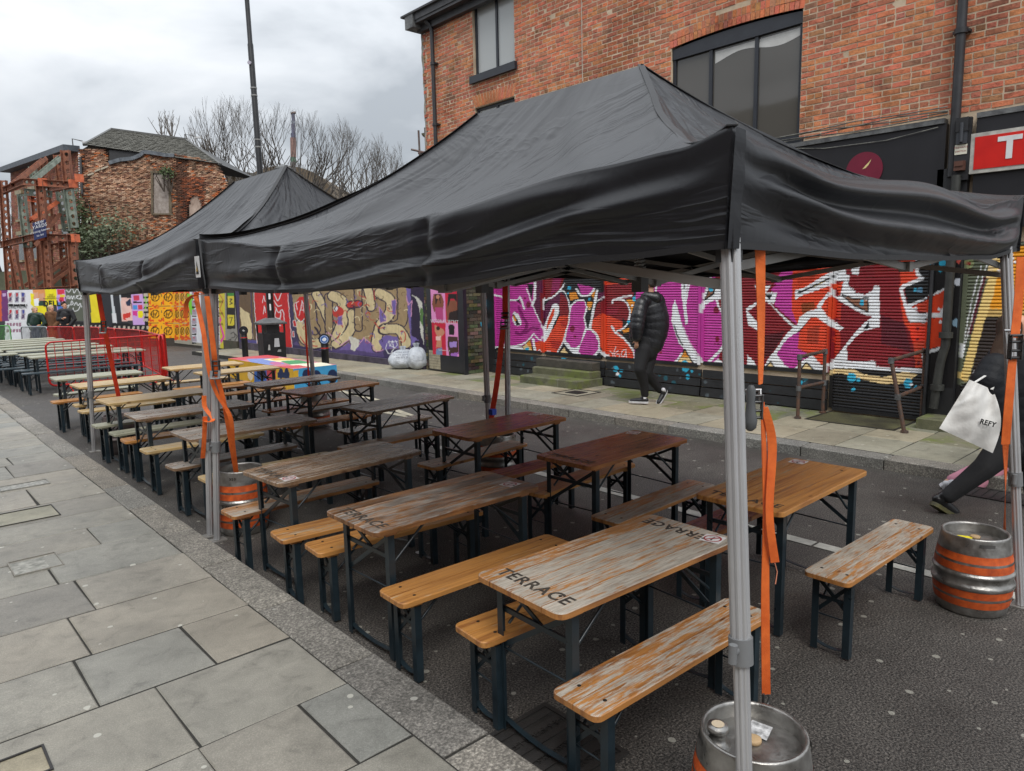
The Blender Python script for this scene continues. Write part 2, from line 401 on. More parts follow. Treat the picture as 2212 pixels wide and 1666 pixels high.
def pavement(name, x0, x1, kx0, kx1, zt, rows, joints, kj, mats, ymin, ymax, kerbmat, flipk):
    """bed + every slab and kerbstone a piece of its own; past the limit the far ones join up"""
    bed = MB(); far = MB(); rr = random.Random(11+int(x0*7))
    ylist = [ymin+i*(ymax-ymin)/24 for i in range(25)]
    for a, b in zip(ylist[:-1], ylist[1:]):
        bed.hexa([(x0, a, gz(a)-.1), (x1, a, gz(a)-.1), (x1, b, gz(b)-.1), (x0, b, gz(b)-.1), (x0, a, gz(a)+zt-.0055), (x1, a, gz(a)+zt-.0055), (x1, b, gz(b)+zt-.0055), (x0, b, gz(b)+zt-.0055)])
    bedo = bed.build(name, joint, kind='structure')
    sl = []
    y = ymin
    for k, y1 in enumerate(rows):
        js = joints.get(k)
        if js is None:
            js = []; x = x0+rr.uniform(.3, .9)
            while x < x1-.3: js.append(x); x += rr.uniform(.55, 1.05)
        e_ = [x0]+list(js)+[x1]
        for a, b in zip(e_[:-1], e_[1:]): sl.append((a+.0045, b-.0045, y+.0065, y1-.0065))
        y = y1
    sl.sort(key=lambda s: (s[0]+s[1])**2/4+(s[2]+s[3])**2/4)
    for i, (a, b, c, d) in enumerate(sl):
        zg = gz((c+d)/2)
        mm = mats[0]
        if len(mats) > 1 and ((a+b)/2 > 9.2 and 1.5 < (c+d)/2 < 12.5) and rr.random() < .85: mm = mats[1]
        if i < 220:
            m1 = MB(); stone(m1, a, b, c, d, zg+zt-.05, zg+zt, rnd=rr)
            m1.build('paving_slab', mm, bedo)
        else: stone(far, a, b, c, d, zg+zt-.05, zg+zt, rnd=rr)
    fil = MB(); fil.hexa([(kx0+.012, kj[0], -.04), (kx1-.012, kj[0], -.04), (kx1-.012, min(16, kj[-1]), -.04), (kx0+.012, min(16, kj[-1]), -.04), (kx0+.012, kj[0], zt-.02), (kx1-.012, kj[0], zt-.02), (kx1-.012, min(16, kj[-1]), zt-.02), (kx0+.012, min(16, kj[-1]), zt-.02)]); fil.build('joint_filler', joint, bedo)
    if far.v: far.build('paving_slab_far', mats[0], bedo, kind='stuff')
    kb = MB(); n = 0
    for a, b in zip(kj[:-1], kj[1:]):
        zg = gz(a); m1 = MB(); stone(m1, kx0, kx1, a+.007, b-.007, zg-.05, zg+zt+(.0 if flipk else -.008)+rr.uniform(-.004, .004), ch=.012, j=.003, rnd=rr)
        if n < 60: m1.build('kerb_stone', kerbmat, bedo)
        n += 1
    return bedo
rows = []; y = -2.6
known = [1.75, 2.42, 2.99, 3.63, 4.21, 4.81, 5.42, 6.07, 6.58]
rr = random.Random(5)
while y < 1.2: y += rr.uniform(.5, .68); rows.append(y)
rows = [r for r in rows if r < 1.3]+known
while rows[-1] < 44: rows.append(rows[-1]+rr.uniform(.48, .72))
k0 = rows.index(2.42)
jt = {k0: [-1.9, -1.0, -.15, .62, 1.16], k0+1: [-1.6, -.6, .15, .85, 1.30], k0+2: [-1.3, -.5, .2, .86], k0+3: [-1.7, -.9, -.2, .62, 1.16], k0+4: [-1.2, -.4, .71], k0+5: [-.9, -.1, .86], k0+6: [-.7, .0, .77], k0+7: [-.6, .3, 1.17]}
jt = {a: [x for x in b] for a, b in jt.items()}
kjl = [-2.5]
while kjl[-1] < 40: kjl.append(kjl[-1]+.94)
pavement('left_pavement', -4.0, 1.565, 1.575, 1.816, .118, rows, jt, [k+.02 for k in kjl], [flag], -2.6, 44, gran, False)
rows2 = [-2.6+.605*i+.03 for i in range(1, 62)]
kjr = [-2.64+.912*i for i in range(24)]+[19.25]
jr = {}
r2 = random.Random(9)
for k in range(len(rows2)): jr[k] = [8.05+(.75 if k % 2 else .38)+r2.uniform(-.04, .04), 9.45+r2.uniform(-.1, .1)] if k % 2 else [8.90, 9.6]
rp_ = pavement('right_pavement', 8.06, 10.1, 7.795, 8.05, .12, [r for r in rows2 if r < 25], jr, kjr, [flag2, flagm], -2.6, 25, gran, True)
# quadrant corner of the far kerb where the pavement turns back to the wall
for i in range(5):
    a0 = i*PI/2/5; a1 = (i+1)*PI/2/5; R0, R1 = 1.45, 1.2
    m1 = MB(); cx_, cy_ = 9.25, 19.25
    f_ = lambda R, a: (cx_-R*math.cos(a), cy_+R*math.sin(a))
    p = [f_(R0, a0+.01), f_(R1, a0+.01), f_(R1, a1-.01), f_(R0, a1-.01)]; zz = gz(20)
    m1.hexa([(x, y_, zz-.05) for x, y_ in p][::-1]+[(x, y_, zz+.115) for x, y_ in p][::-1])
    m1.build('kerb_stone', gran, rp_)

# painted markings
paintw = M('road_paint', (.50, .49, .44), (.30, .295, .27), rough=.7, ns=9, bmp=.003, bs=150)
painty = M('road_paint_cream', (.52, .48, .36), (.32, .29, .22), rough=.7, ns=9, bmp=.003, bs=150)
mb = MB()
for a, b in ((-2.5, .55), (.6, 1.36), (1.38, 2.35), (2.37, 3.3), (3.32, 4.6), (4.66, 5.9), (5.95, 7.3)):
    mb.box((5.16, a, .0042), (5.27, b, .0065))
mb.build('road_edge_line', paintw, kind='structure')
mb = MB()
for (p, q, w) in (((735, 845), (815, 865), .12), ((760, 878), (905, 905), .12), ((847, 884), (905, 905), .12), ((560, 835), (640, 852), .12), ((640, 893), (700, 912), .12)):
    a = G(*p); b = G(*q); a.z = b.z = .0053; mb.bar(a, b, w, .003)
mb.build('road_cream_line', painty, kind='structure')

# ironwork set in the ground
iron = M('cast_iron', (.045, .042, .04), (.025, .023, .022), rough=.55, metal=.3, bmp=.003, bs=120)
def cover(name, label, cx_, cy_, w, d, z, bars=0, plate=None, rz=0, ringc=False, fr=.025, fm=None):
    t = thing(name, label, 'drain cover', (cx_, cy_, z), rz)
    m = MB(); fm = fm or iron
    m.box((-w/2, -d/2, -.03), (w/2, d/2, .002)); link('base', m.mesh('b'), plate or iron, t, local=True)
    m = MB()
    for s_ in (-1, 1):
        m.box((s_*w/2-fr*(s_ > 0), -d/2, .002), (s_*w/2+fr*(s_ < 0), d/2, .009)); m.box((-w/2+fr, s_*d/2-fr*(s_ > 0), .002), (w/2-fr, s_*d/2+fr*(s_ < 0), .009))
    link('frame', m.mesh('f'), fm, t, local=True)
    for i in range(bars):
        m = MB(); yy = -d/2+fr+(i+.5)*(d-2*fr)/bars; m.box((-w/2+fr+.01, yy-(d-2*fr)/bars*.3, .002), (w/2-fr-.01, yy+(d-2*fr)/bars*.3, .0085))
        link('bar', m.mesh('bar'), iron, t, local=True)
    return t
gl = cover('gully_grate', 'cast iron road gully grate with raised bars and lettering beside the kerb in the foreground', 2.05, 2.06, .42, .52, .002, 7)
cover('inspection_cover', 'pale recessed inspection cover with an oval lid in the left pavement', .86, 7.35, .46, .42, .119, 0, flag2, fr=.008)
cover('inspection_cover', 'small worn square inspection plate with lettering at the left edge of the pavement', .72, 5.95, .3, .34, .119, 0, M('worn_plate2', (.38, .37, .33), (.14, .14, .12), ns=24), fr=.008, fm=flag)
cover('inspection_cover', 'small light mottled plate farther up the left pavement', 1.02, 8.55, .42, .22, .119, 0, M('worn_plate', (.45, .44, .40), (.12, .12, .11), ns=30), fr=.008, fm=flag)
cover('inspection_cover', 'dark corner of an iron cover at the bottom left of the pavement', .27, 3.36, .2, .22, .119, 0, flag2, fr=.010)
ga = G(1245, 849, .12)
cover('pavement_grate', 'square pale frame with a dark iron grate in front of the mossy steps', ga.x, ga.y, .62, .62, .122, 0, flag2)
cover('pavement_grate', 'small dark chequered iron lid inside the pale square frame', ga.x, ga.y, .26, .3, .127, 6)
cover('road_gully', 'iron road gully with slots against the far kerb behind the walking woman', 7.55, 1.75, .36, .5, .002, 6)
bp_ = cover('cellar_plate', 'wide chequered iron plate between the two bent handrails', 9.72, 3.85, .85, 1.15, .121, 0, M('chequer_plate', (.13, .125, .06), (.05, .045, .03), rough=.7, metal=.3, ns=3, bmp=.02, bs=40))
m = MB()
for k, tx in enumerate(('SAINT', 'HWAY')): pass
for tx, dy in (('J & S EYRES LTD', .11), ('HIGHWAYS', -.03), ('CORPORATION', -.17)):
    text(tx, .045, frame((2.05, 2.06+dy, .0115), (-1, 0, 0), (0, -1, 0)), iron, gl, ext=.0015)

# ================================================================ brick building with shutters
BX = 10.1
brick_cols = [S(196, 98, 62), S(178, 84, 58), S(206, 112, 70), S(165, 78, 60), S(188, 100, 72), S(150, 74, 56), S(212, 120, 62), S(172, 92, 70), S(120, 62, 50), S(196, 104, 76)]
brick_cols = [tuple((c[i]*.50+(.52, .245, .145)[i]*.50*1.04)*1.06 for i in range(3)) for c in brick_cols]
def brick_mat(name):
    m, t, n, l, b = newmat(name); a = n.new('ShaderNodeAttribute'); a.attribute_name = 'Col'
    v = n.new('ShaderNodeNewGeometry').outputs['Position']
    n1_ = noise(n, l, v, 26, 6, .7); k = ramp(n, l, n1_.outputs[0], [(.28, (.58, .56, .56)), (.45, g3(1)), (.68, (1.25, 1.22, 1.18))])
    c = mixc(n, l, 1.0, a.outputs['Color'], k.outputs[0], 'MULTIPLY')
    n2_ = noise(n, l, v, .9, 5, .65, .4); so_ = ramp(n, l, n2_.outputs[0], [(.36, g3(.42)), (.50, g3(1))])
    c = mixc(n, l, .75, c, so_.outputs[0], 'MULTIPLY')
    n3_ = noise(n, l, v, 5.5, 5, .7); so3 = ramp(n, l, n3_.outputs[0], [(.32, g3(.5)), (.42, g3(1))])
    c = mixc(n, l, .8, c, so3.outputs[0], 'MULTIPLY')
    l.new(c, b.inputs['Base Color']); b.inputs['Roughness'].default_value = .85; b.inputs['Specular IOR Level'].default_value = .3
    bump(n, l, b, n1_.outputs[0], .012); MATS[name] = m; return m
brickm = brick_mat('red_brick')
mortar = M('mortar', S(214, 194, 168), S(176, 156, 132), rough=.95, ns=3, bmp=.006, bs=80)
blackp = M('black_paint', (.022, .023, .026), (.014, .014, .016), rough=.5, bmp=.002, bs=60, ns=2, rr=.08)
framep = M('window_frame_paint', (.028, .033, .042), (.02, .022, .03), rough=.45, bmp=.001)
bld = thing('brick_building', 'three storey orange brick building with dark window frames above graffitied shutters', 'building', (BX, 6, 0))
# openings: y0,y1,z0,z1 (z1 may be an arch function)
bw_top = lambda y: 5.685+.055*(1-((y-6.12)/1.1)**2)
openings = [(10.92, 12.2, 6.36, 8.2), (10.95, 12.2, 4.6, 5.72), (5.03, 7.21, 3.95, bw_top)]
m = MB()
# backing mortar wall, built round the openings
ysb = sorted({1.0, 2.0, 13.9, 10.92, 12.2, 10.95, 5.03, 7.21}); 
zsb = [.1, 3.95, 4.6, 5.72, 5.85, 6.36, 8.0]
for a, b in zip(ysb[:-1], ysb[1:]):
    for c, d in zip(zsb[:-1], zsb[1:]):
        ym, zm = (a+b)/2, (c+d)/2; hole = False
        for (y0, y1, z0, z1) in openings:
            zt = z1 if not callable(z1) else 5.85
            if y0 <= ym <= y1 and z0 <= zm <= zt: hole = True
        if not hole: m.box((BX+.0045, a, c), (BX+.3, b, d))
m.box((BX+.3, 13.6, .1), (BX+6, 13.9, 8.0)); m.box((BX+.3, 1.0, .1), (BX+6, 1.3, 8.0)); m.box((BX+5.7, 1.3, .1), (BX+6, 13.6, 8.0))
m.build('wall', mortar, bld)
m = MB(); m.box((BX+.3, 1.3, 7.7), (BX+5.7, 13.6, 7.9)); m.box((BX+.6, 1.3, 3.6), (BX+5.7, 13.6, 3.8)); m.build('floor', M('dark_interior', (.05, .045, .04)), bld)
BV = {}
def brick_variant(kind, ci, j):
    k = (kind, ci, j)
    if k in BV: return BV[k]
    w = .2155 if kind == 0 else .103; r_ = random.Random(ci*31+j*7+kind)
    q = lambda s=.0032: r_.uniform(-s, s); c = brick_cols[ci]; c = tuple(x*r_.uniform(.85, 1.12) for x in c)
    mm = MB(); d = .012
    mm.add([(d, -w/2+q(), -.031+q()), (d, w/2+q(), -.031+q()), (d, w/2+q(), .031+q()), (d, -w/2+q(), .031+q()),
            (0+q(), -w/2+.004+q(), -.0280+q()), (0+q(), w/2-.004+q(), -.0280+q()), (q(), w/2-.004+q(), .0280+q()), (q(), -w/2+.004+q(), .0280+q())],
           [(4, 7, 6, 5), (0, 4, 5, 1), (1, 5, 6, 2), (2, 6, 7, 3), (3, 7, 4, 0)], c)
    BV[k] = mm; return mm
bl = []
rb = random.Random(4)
z = 3.98; row = 0
while z < 7.80:
    hdr = (row % 5 == 2); w = .1125 if hdr else .2255
    y = 1.0+(.056 if hdr else (.113 if row % 2 else 0))+rb.uniform(-.004, .004)
    while y < 13.86:
        kind = 1 if hdr else 0; fw_ = .103 if hdr else .2155; a_, b_2 = y-fw_/2, y+fw_/2
        segs = [(a_, b_2)]
        for (y0, y1, z0, z1) in openings:
            cl_ = callable(z1); ns_ = []
            for (p, q) in segs:
                ym = min(max((p+q)/2, y0), y1); zt = z1(ym)+.245 if cl_ else z1
                o0, o1 = (y0-.02, y1+.02) if cl_ and z > z1(ym)-.02 else (y0, y1)
                if not cl_ and z1 < 6 and z > 5.72-.02: zt = 5.98; o0 -= .03*(z-5.7)*4; o1 += .03*(z-5.7)*4
                if z < z0-.05 or z > zt+.03 or q < o0 or p > o1: ns_.append((p, q)); continue
                if p < o0-.03: ns_.append((p, o0-.004))
                if q > o1+.03: ns_.append((o1+.004, q))
            segs = ns_
        for (p, q) in segs: bl.append(((p+q)/2, z, kind, rb.randrange(len(brick_cols)), rb.randrange(2), (q-p)/fw_))
        y += w
    z += .0752; row += 1
vis = [b for b in bl if b[0] > 2.1]
vis.sort(key=lambda b: b[0]*b[0]+BX*BX+(b[1]-EYE)**2)
first = set(id(b) for b in vis[:300]); far = MB(); cache = {}
for b in bl:
    y, z, kd, ci, j, ws = b
    if id(b) in first:
        k = (kd, ci, j)
        if k not in cache: cache[k] = brick_variant(*k).mesh('brick')
        o = link('brick', cache[k], brickm, bld, loc=(BX+rb.uniform(-.0015, .0015), y, z)); o.scale = (1, ws, 1)
    else:
        v = brick_variant(kd, ci, j); dx = rb.uniform(-.003, .003)
        far.add([(BX+dx+p[0], y+p[1]*ws, z+p[2]) for p in v.v], v.f, v.c[0])
far.build('brick_courses', brickm, bld, kind='stuff')
# arch voussoirs over the wide window, flat fan over the small one
n = 30
for i in range(n):
    y = 5.0+(i+.5)*(2.25/n); zc = bw_top(y)+.13; sl_ = -2*.055*(y-6.12)/1.21
    ax = Vector((0, -sl_*1.2, 1)).normalized(); ay = Vector((0, 1, sl_*1.2)).normalized()
    for h0, h1 in ((-.105, .0), (.008, .112)):
        mm = MB(); c = Vector((BX-.001, y, zc)); hw = .033
        q = [c+ay*(-hw)+ax*h0, c+ay*hw+ax*h0, c+ay*hw+ax*h1, c+ay*(-hw)+ax*h1]
        mm.add([(p.x+.014, p.y, p.z) for p in q]+[(p.x, p.y, p.z) for p in q], [(4, 7, 6, 5), (0, 4, 5, 1), (1, 5, 6, 2), (2, 6, 7, 3), (3, 7, 4, 0)], tuple(x*rb.uniform(.8, 1.15) for x in brick_cols[rb.choice([0, 2, 4, 6, 9])]))
        mm.build('arch_brick', brickm, bld)
for i in range(15):
    t = (i+.5)/15; y = 10.97+t*1.21; lean = (t-.5)*.22
    mm = MB(); hw = .036
    q = [(y-hw, 5.73), (y+hw, 5.73), (y+hw+lean*1.0, 5.97), (y-hw+lean*1.0, 5.97)]
    mm.add([(BX+.014, a, b) for a, b in q]+[(BX-.002, a, b) for a, b in q], [(4, 7, 6, 5), (0, 4, 5, 1), (1, 5, 6, 2), (2, 6, 7, 3), (3, 7, 4, 0)], tuple(x*rb.uniform(.95, 1.2) for x in brick_cols[rb.choice([2, 6, 6, 0])]))
    mm.build('arch_brick', brickm, bld)
# windows
def glass(name, c, rough=.04, spec=.7):
    m_, t, n_, l_, b = newmat(name); b.inputs['Base Color'].default_value = (*c, 1); b.inputs['Roughness'].default_value = rough
    b.inputs['Specular IOR Level'].default_value = spec
    v = coords(n_, l_); q = noise(n_, l_, v, 1.2, 2, .5); bump(n_, l_, b, q.outputs[0], .004, .5)
    MATS[name] = m_; return m_
gl_grey = glass('pale_grey_glass', (.42, .44, .44), .12, .5); gl_dark = glass('dark_window_glass', (.085, .078, .068), .05, .8)  # left window panes get an opaque light grey base colour, wide window a dark one
def window(y0, y1, z0, z1, muls, glm, sill, dep=.09, lintel=None):
    w_ = MB(); t = .055
    def fr(y, z): return z
    w_.box((BX+dep-.02, y0, z0), (BX+dep+.05, y0+t, z1)); w_.box((BX+dep-.02, y1-t, z0), (BX+dep+.05, y1, z1))
    w_.box((BX+dep-.02, y0+t, z0), (BX+dep+.05, y1-t, z0+t)); w_.box((BX+dep-.02, y0+t, z1-t), (BX+dep+.05, y1-t, z1))
    for q in muls: w_.box((BX+dep-.022, q-t*.5, z0+t), (BX+dep+.05, q+t*.5, z1-t))
    wo = w_.build('window', framep, bld)
    e_ = [y0+t]+sum([[q-t*.5, q+t*.5] for q in muls], [])+[y1-t]
    for a, b in zip(e_[::2], e_[1::2]):
        p = MB(); p.box((BX+dep+.01, a, z0+t), (BX+dep+.02, b, z1-t)); p.build('pane', glm, wo)
    if sill:
        p = MB(); p.box((BX-.07, y0-.07, z0-.15), (BX+dep, y1+.07, z0-.004)); p.build('sill', framep, wo)
    return wo
window(10.92, 12.2, 6.36, 8.2, [11.52], gl_grey, True)
window(10.95, 12.2, 4.6, 5.72, [11.55], gl_grey, False)
wb = window(5.03, 7.21, 3.98, 5.58, [5.745, 6.51], gl_dark, True, .07)
# curved head board over the wide window and a pale blind edge seen through the top of two panes
hd = MB(); n = 20
for i in range(n):
    a = 5.03+i*2.18/n; b = 5.03+(i+1)*2.18/n
    hd.hexa([(BX+.03, a, 5.53), (BX+.12, a, 5.53), (BX+.12, b, 5.53), (BX+.03, b, 5.53), (BX+.03, a, bw_top(a)-.002), (BX+.12, a, bw_top(a)-.002), (BX+.12, b, bw_top(b)-.002), (BX+.03, b, bw_top(b)-.002)])
hd.build('head_board', framep, wb)
bd_ = MB(); bd_.grid(lambda u, v: (BX+.078, 5.09+u*1.36, 5.49-v*(.10+.05*math.sin(u*7)+.04*u)), 24, 1); bd_.build('blind', M('pale_blind', (.6, .6, .58)), wb)
# eaves gutter and soffit
gut = M('old_lead_grey', S(120, 122, 122), S(70, 70, 72), rough=.6, ns=6, bmp=.006, bs=30)
m = MB(); m.box((BX-.28, 1.0, 7.80), (BX+.02, 14.12, 7.86)); m.box((BX-.30, 1.0, 7.86), (BX-.24, 14.2, 8.0)); m.box((BX-.12, 1.0, 7.66), (BX+.01, 14.0, 7.80)); m.build('gutter', M('gutter_dark', (.05, .05, .055), (.03, .03, .032), rough=.5, ns=5), bld)
m = MB(); m.box((BX-.34, 13.86, 7.72), (BX+.1, 14.16, 8.02)); m.build('gutter_end', gut, bld)
m = MB(); m.hexa([(BX-.36, 1.0, 8.0), (BX+6, 1.0, 8.0), (BX+6, 14.3, 8.0), (BX-.36, 14.3, 8.0), (BX-.36, 1.0, 8.04), (BX+6, 1.0, 9.6), (BX+6, 14.3, 9.6), (BX-.36, 14.3, 8.04)]); m.build('roof', M('roof_slate', (.06, .06, .065), rough=.7), bld)
# ragged toothed end where the neighbour was pulled down
m = MB()
for i in range(52):
    z = 4.0+i*.0752; w = rb.uniform(.02, .14)+.08*vn(i*.23, 3); m.box((BX-.0+rb.uniform(0, .02), 13.86, z-.03), (BX+.2, 13.9+max(.01, w), z+.036), tuple(x*rb.uniform(.6, 1.1) for x in rb.choice(brick_cols)))
m.build('toothed_brick', brickm, bld, kind='stuff')
m = MB(); m.grid(lambda u, v: (BX+.02+.01*vn(u*9, v*40), 13.90+.16+.06*vn(3, v*18)+.03*vn(7, v*50)-.12*u, 3.9+v*3.8), 3, 60); m.build('plaster_edge', M('old_render', S(175, 168, 155), S(120, 112, 100), ns=8, bmp=.01), bld)
# downpipes
pipe = M('cast_pipe_paint', (.035, .036, .04), (.022, .022, .025), rough=.45)
def downpipe(y, z0, z1, label_=None, r=.045, x=BX-.09, cl=(4.9, 6.6)):
    m = MB(); m.tube([(x, y, z0), (x, y, z1)], r, 14); o = m.build('downpipe', pipe, bld)
    for z in cl:
        m = MB(); m.tube([(x, y, z-.03), (x, y, z+.03)], r*1.35, 14); m.box((x, y-.09, z-.015), (x+.09, y+.09, z+.015)); m.build('clip', pipe, o)
    return o
dp = downpipe(13.50, 3.0, 7.62, cl=(4.6, 5.6, 6.9))
m = MB(); m.tube([(BX-.09, 13.50, 7.6), (BX-.12, 13.52, 7.72), (BX-.2, 13.58, 7.8)], .05, 12); m.build('swan_neck', pipe, dp)
downpipe(3.03, 3.2, 8.2, cl=(4.87, 7.2), r=.055)
m = MB(); m.tube([(BX-.03, 9.1, 5.6), (BX-.03, 9.12, 8.0)], .008, 6); m.build('cable', M('pale_cable', (.5, .45, .38)), bld)
# shop fascias
fas = thing('shop_fascia', 'black shop fascia board with a maroon disc and pale swoosh above the shutters', 'shop sign', (BX, 6, 3.5))
m = MB(); m.box((BX-.10, 3.12, 2.55), (BX+.008, 12.0, 3.84)); m.build('board', M('fascia_black', (.018, .018, .022), (.014, .014, .017), rough=.42), fas)
m = MB(); m.box((BX-.13, 3.14, 3.84), (BX+.008, 7.5, 3.90)); m.build('lead_flashing', gut, fas)
cc = XP(1867, 360, BX-.105); m = MB(); m.tube([(BX-.101, cc.y, cc.z-.05), (BX-.112, cc.y, cc.z-.05)], .235, 40, smooth=False); m.build('disc', M('maroon', S(120, 30, 55), rough=.4), fas)
m = MB(); pts = [(0, .02), (.06, .03), (.11, .07), (.16, .15), (.10, .10), (.05, .065)]
m.add([(BX-.114, cc.y-.00-p[0]*.7+.02, cc.z-.05+p[1]*.9) for p in pts], [tuple(range(len(pts)))]); m.build('swoosh', M('pale_gold', S(235, 215, 150)), fas)
wr = MB()
for k in range(4):
    wr.tube([(BX-.14-.01*k, 3.1+i*.55, 3.93+.03*k+.05*vn(i*.9, k*3)) for i in range(9)], .008, 6)
wr.tube([(BX-.14, 3.2, 3.80), (BX-.13, 3.8, 3.74), (BX-.13, 4.6, 3.76), (BX-.13, 5.2, 3.85)], .006, 6, col=(.5, .5, .5))
wr.build('cable_bundle', M('cables', (.05, .05, .05), (.25, .25, .22), ns=8), fas)
# pilaster between shops
m = MB(); m.box((BX-.10, 2.86, .12), (BX+.006, 3.19, 3.30)); m.build('pilaster', blackp, bld)
m = MB(); m.box((BX-.16, 2.84, 3.14), (BX-.1, 3.0, 3.86)); m.box((BX-.20, 2.86, 3.70), (BX-.16, 2.99, 3.86)); pl = m.build('console', blackp, bld)
m = MB(); m.tube([(BX-.2, 2.925, 3.58), (BX-.2, 2.925, 3.80)], .02, 8); m.box((BX-.19, 2.87, 3.56), (BX-.16, 2.98, 3.84)); m.build('bracket_scroll', M('bracket_grey', (.05, .055, .065), rough=.5), pl)
fsn = thing('fire_switch_sign', 'small white plate lettered FIREMAN\'S SWITCH on the pilaster beside the red sign', 'sign', (BX-.17, 2.93, 3.5))
m = MB(); m.box((BX-.168, 2.865, 3.44), (BX-.162, 2.995, 3.555)); m.build('plate', M('plate_white', S(225, 222, 205)), fsn)
FR = lambda y, z, x=BX: frame((x, y, z), (0, -1, 0), (0, 0, 1))
text("FIREMAN'S", .028, FR(2.93, 3.52, BX-.1695), M('plate_red', S(150, 50, 50)), fsn); text("SWITCH", .028, FR(2.93, 3.475, BX-.1695), MATS['plate_red'], fsn)
jb = thing('junction_box', 'small brown weatherproof electrical box under the fire switch plate', 'electrical box', (BX-.2, 2.93, 3.3))
m = MB(); m.box((BX-.22, 2.87, 3.25), (BX-.16, 2.98, 3.36)); m.build('case', M('brown_enamel', S(95, 62, 50), rough=.5), jb)
m = MB(); m.box((BX-.232, 2.88, 3.30), (BX-.22, 2.97, 3.35)); m.build('lid', MATS['brown_enamel'], jb)
rs_ = thing('shop_sign', 'red shop sign in a white frame with white letters TI at the right edge', 'shop sign', (BX, 2, 3.4))
m = MB(); m.box((BX-.15, -.6, 3.20), (BX-.10, 2.835, 3.66)); m.build('backing', M('sign_white_frame', S(200, 198, 190), S(150, 148, 142), ns=8), rs_)
m = MB(); m.box((BX-.157, -.5, 3.245), (BX-.15, 2.79, 3.615)); m.build('face', M('sign_red', S(215, 38, 30), S(200, 30, 25), rough=.35), rs_)
text('TI', .34, FR(2.38, 3.44, BX-.16), M('sign_letter_white', (.8, .8, .8)), rs_, bold=.012, ext=.003, sx=1.1)
m = MB(); m.box((BX-.10, -.8, 2.55), (BX+.006, 2.80, 3.84)); m.build('shop_fascia_board', MATS['fascia_black'], bld)
m = MB(); m.box((BX-.12, -.8, 3.84), (BX+.008, 2.80, 3.9)); m.build('lead_flashing', gut, bld)

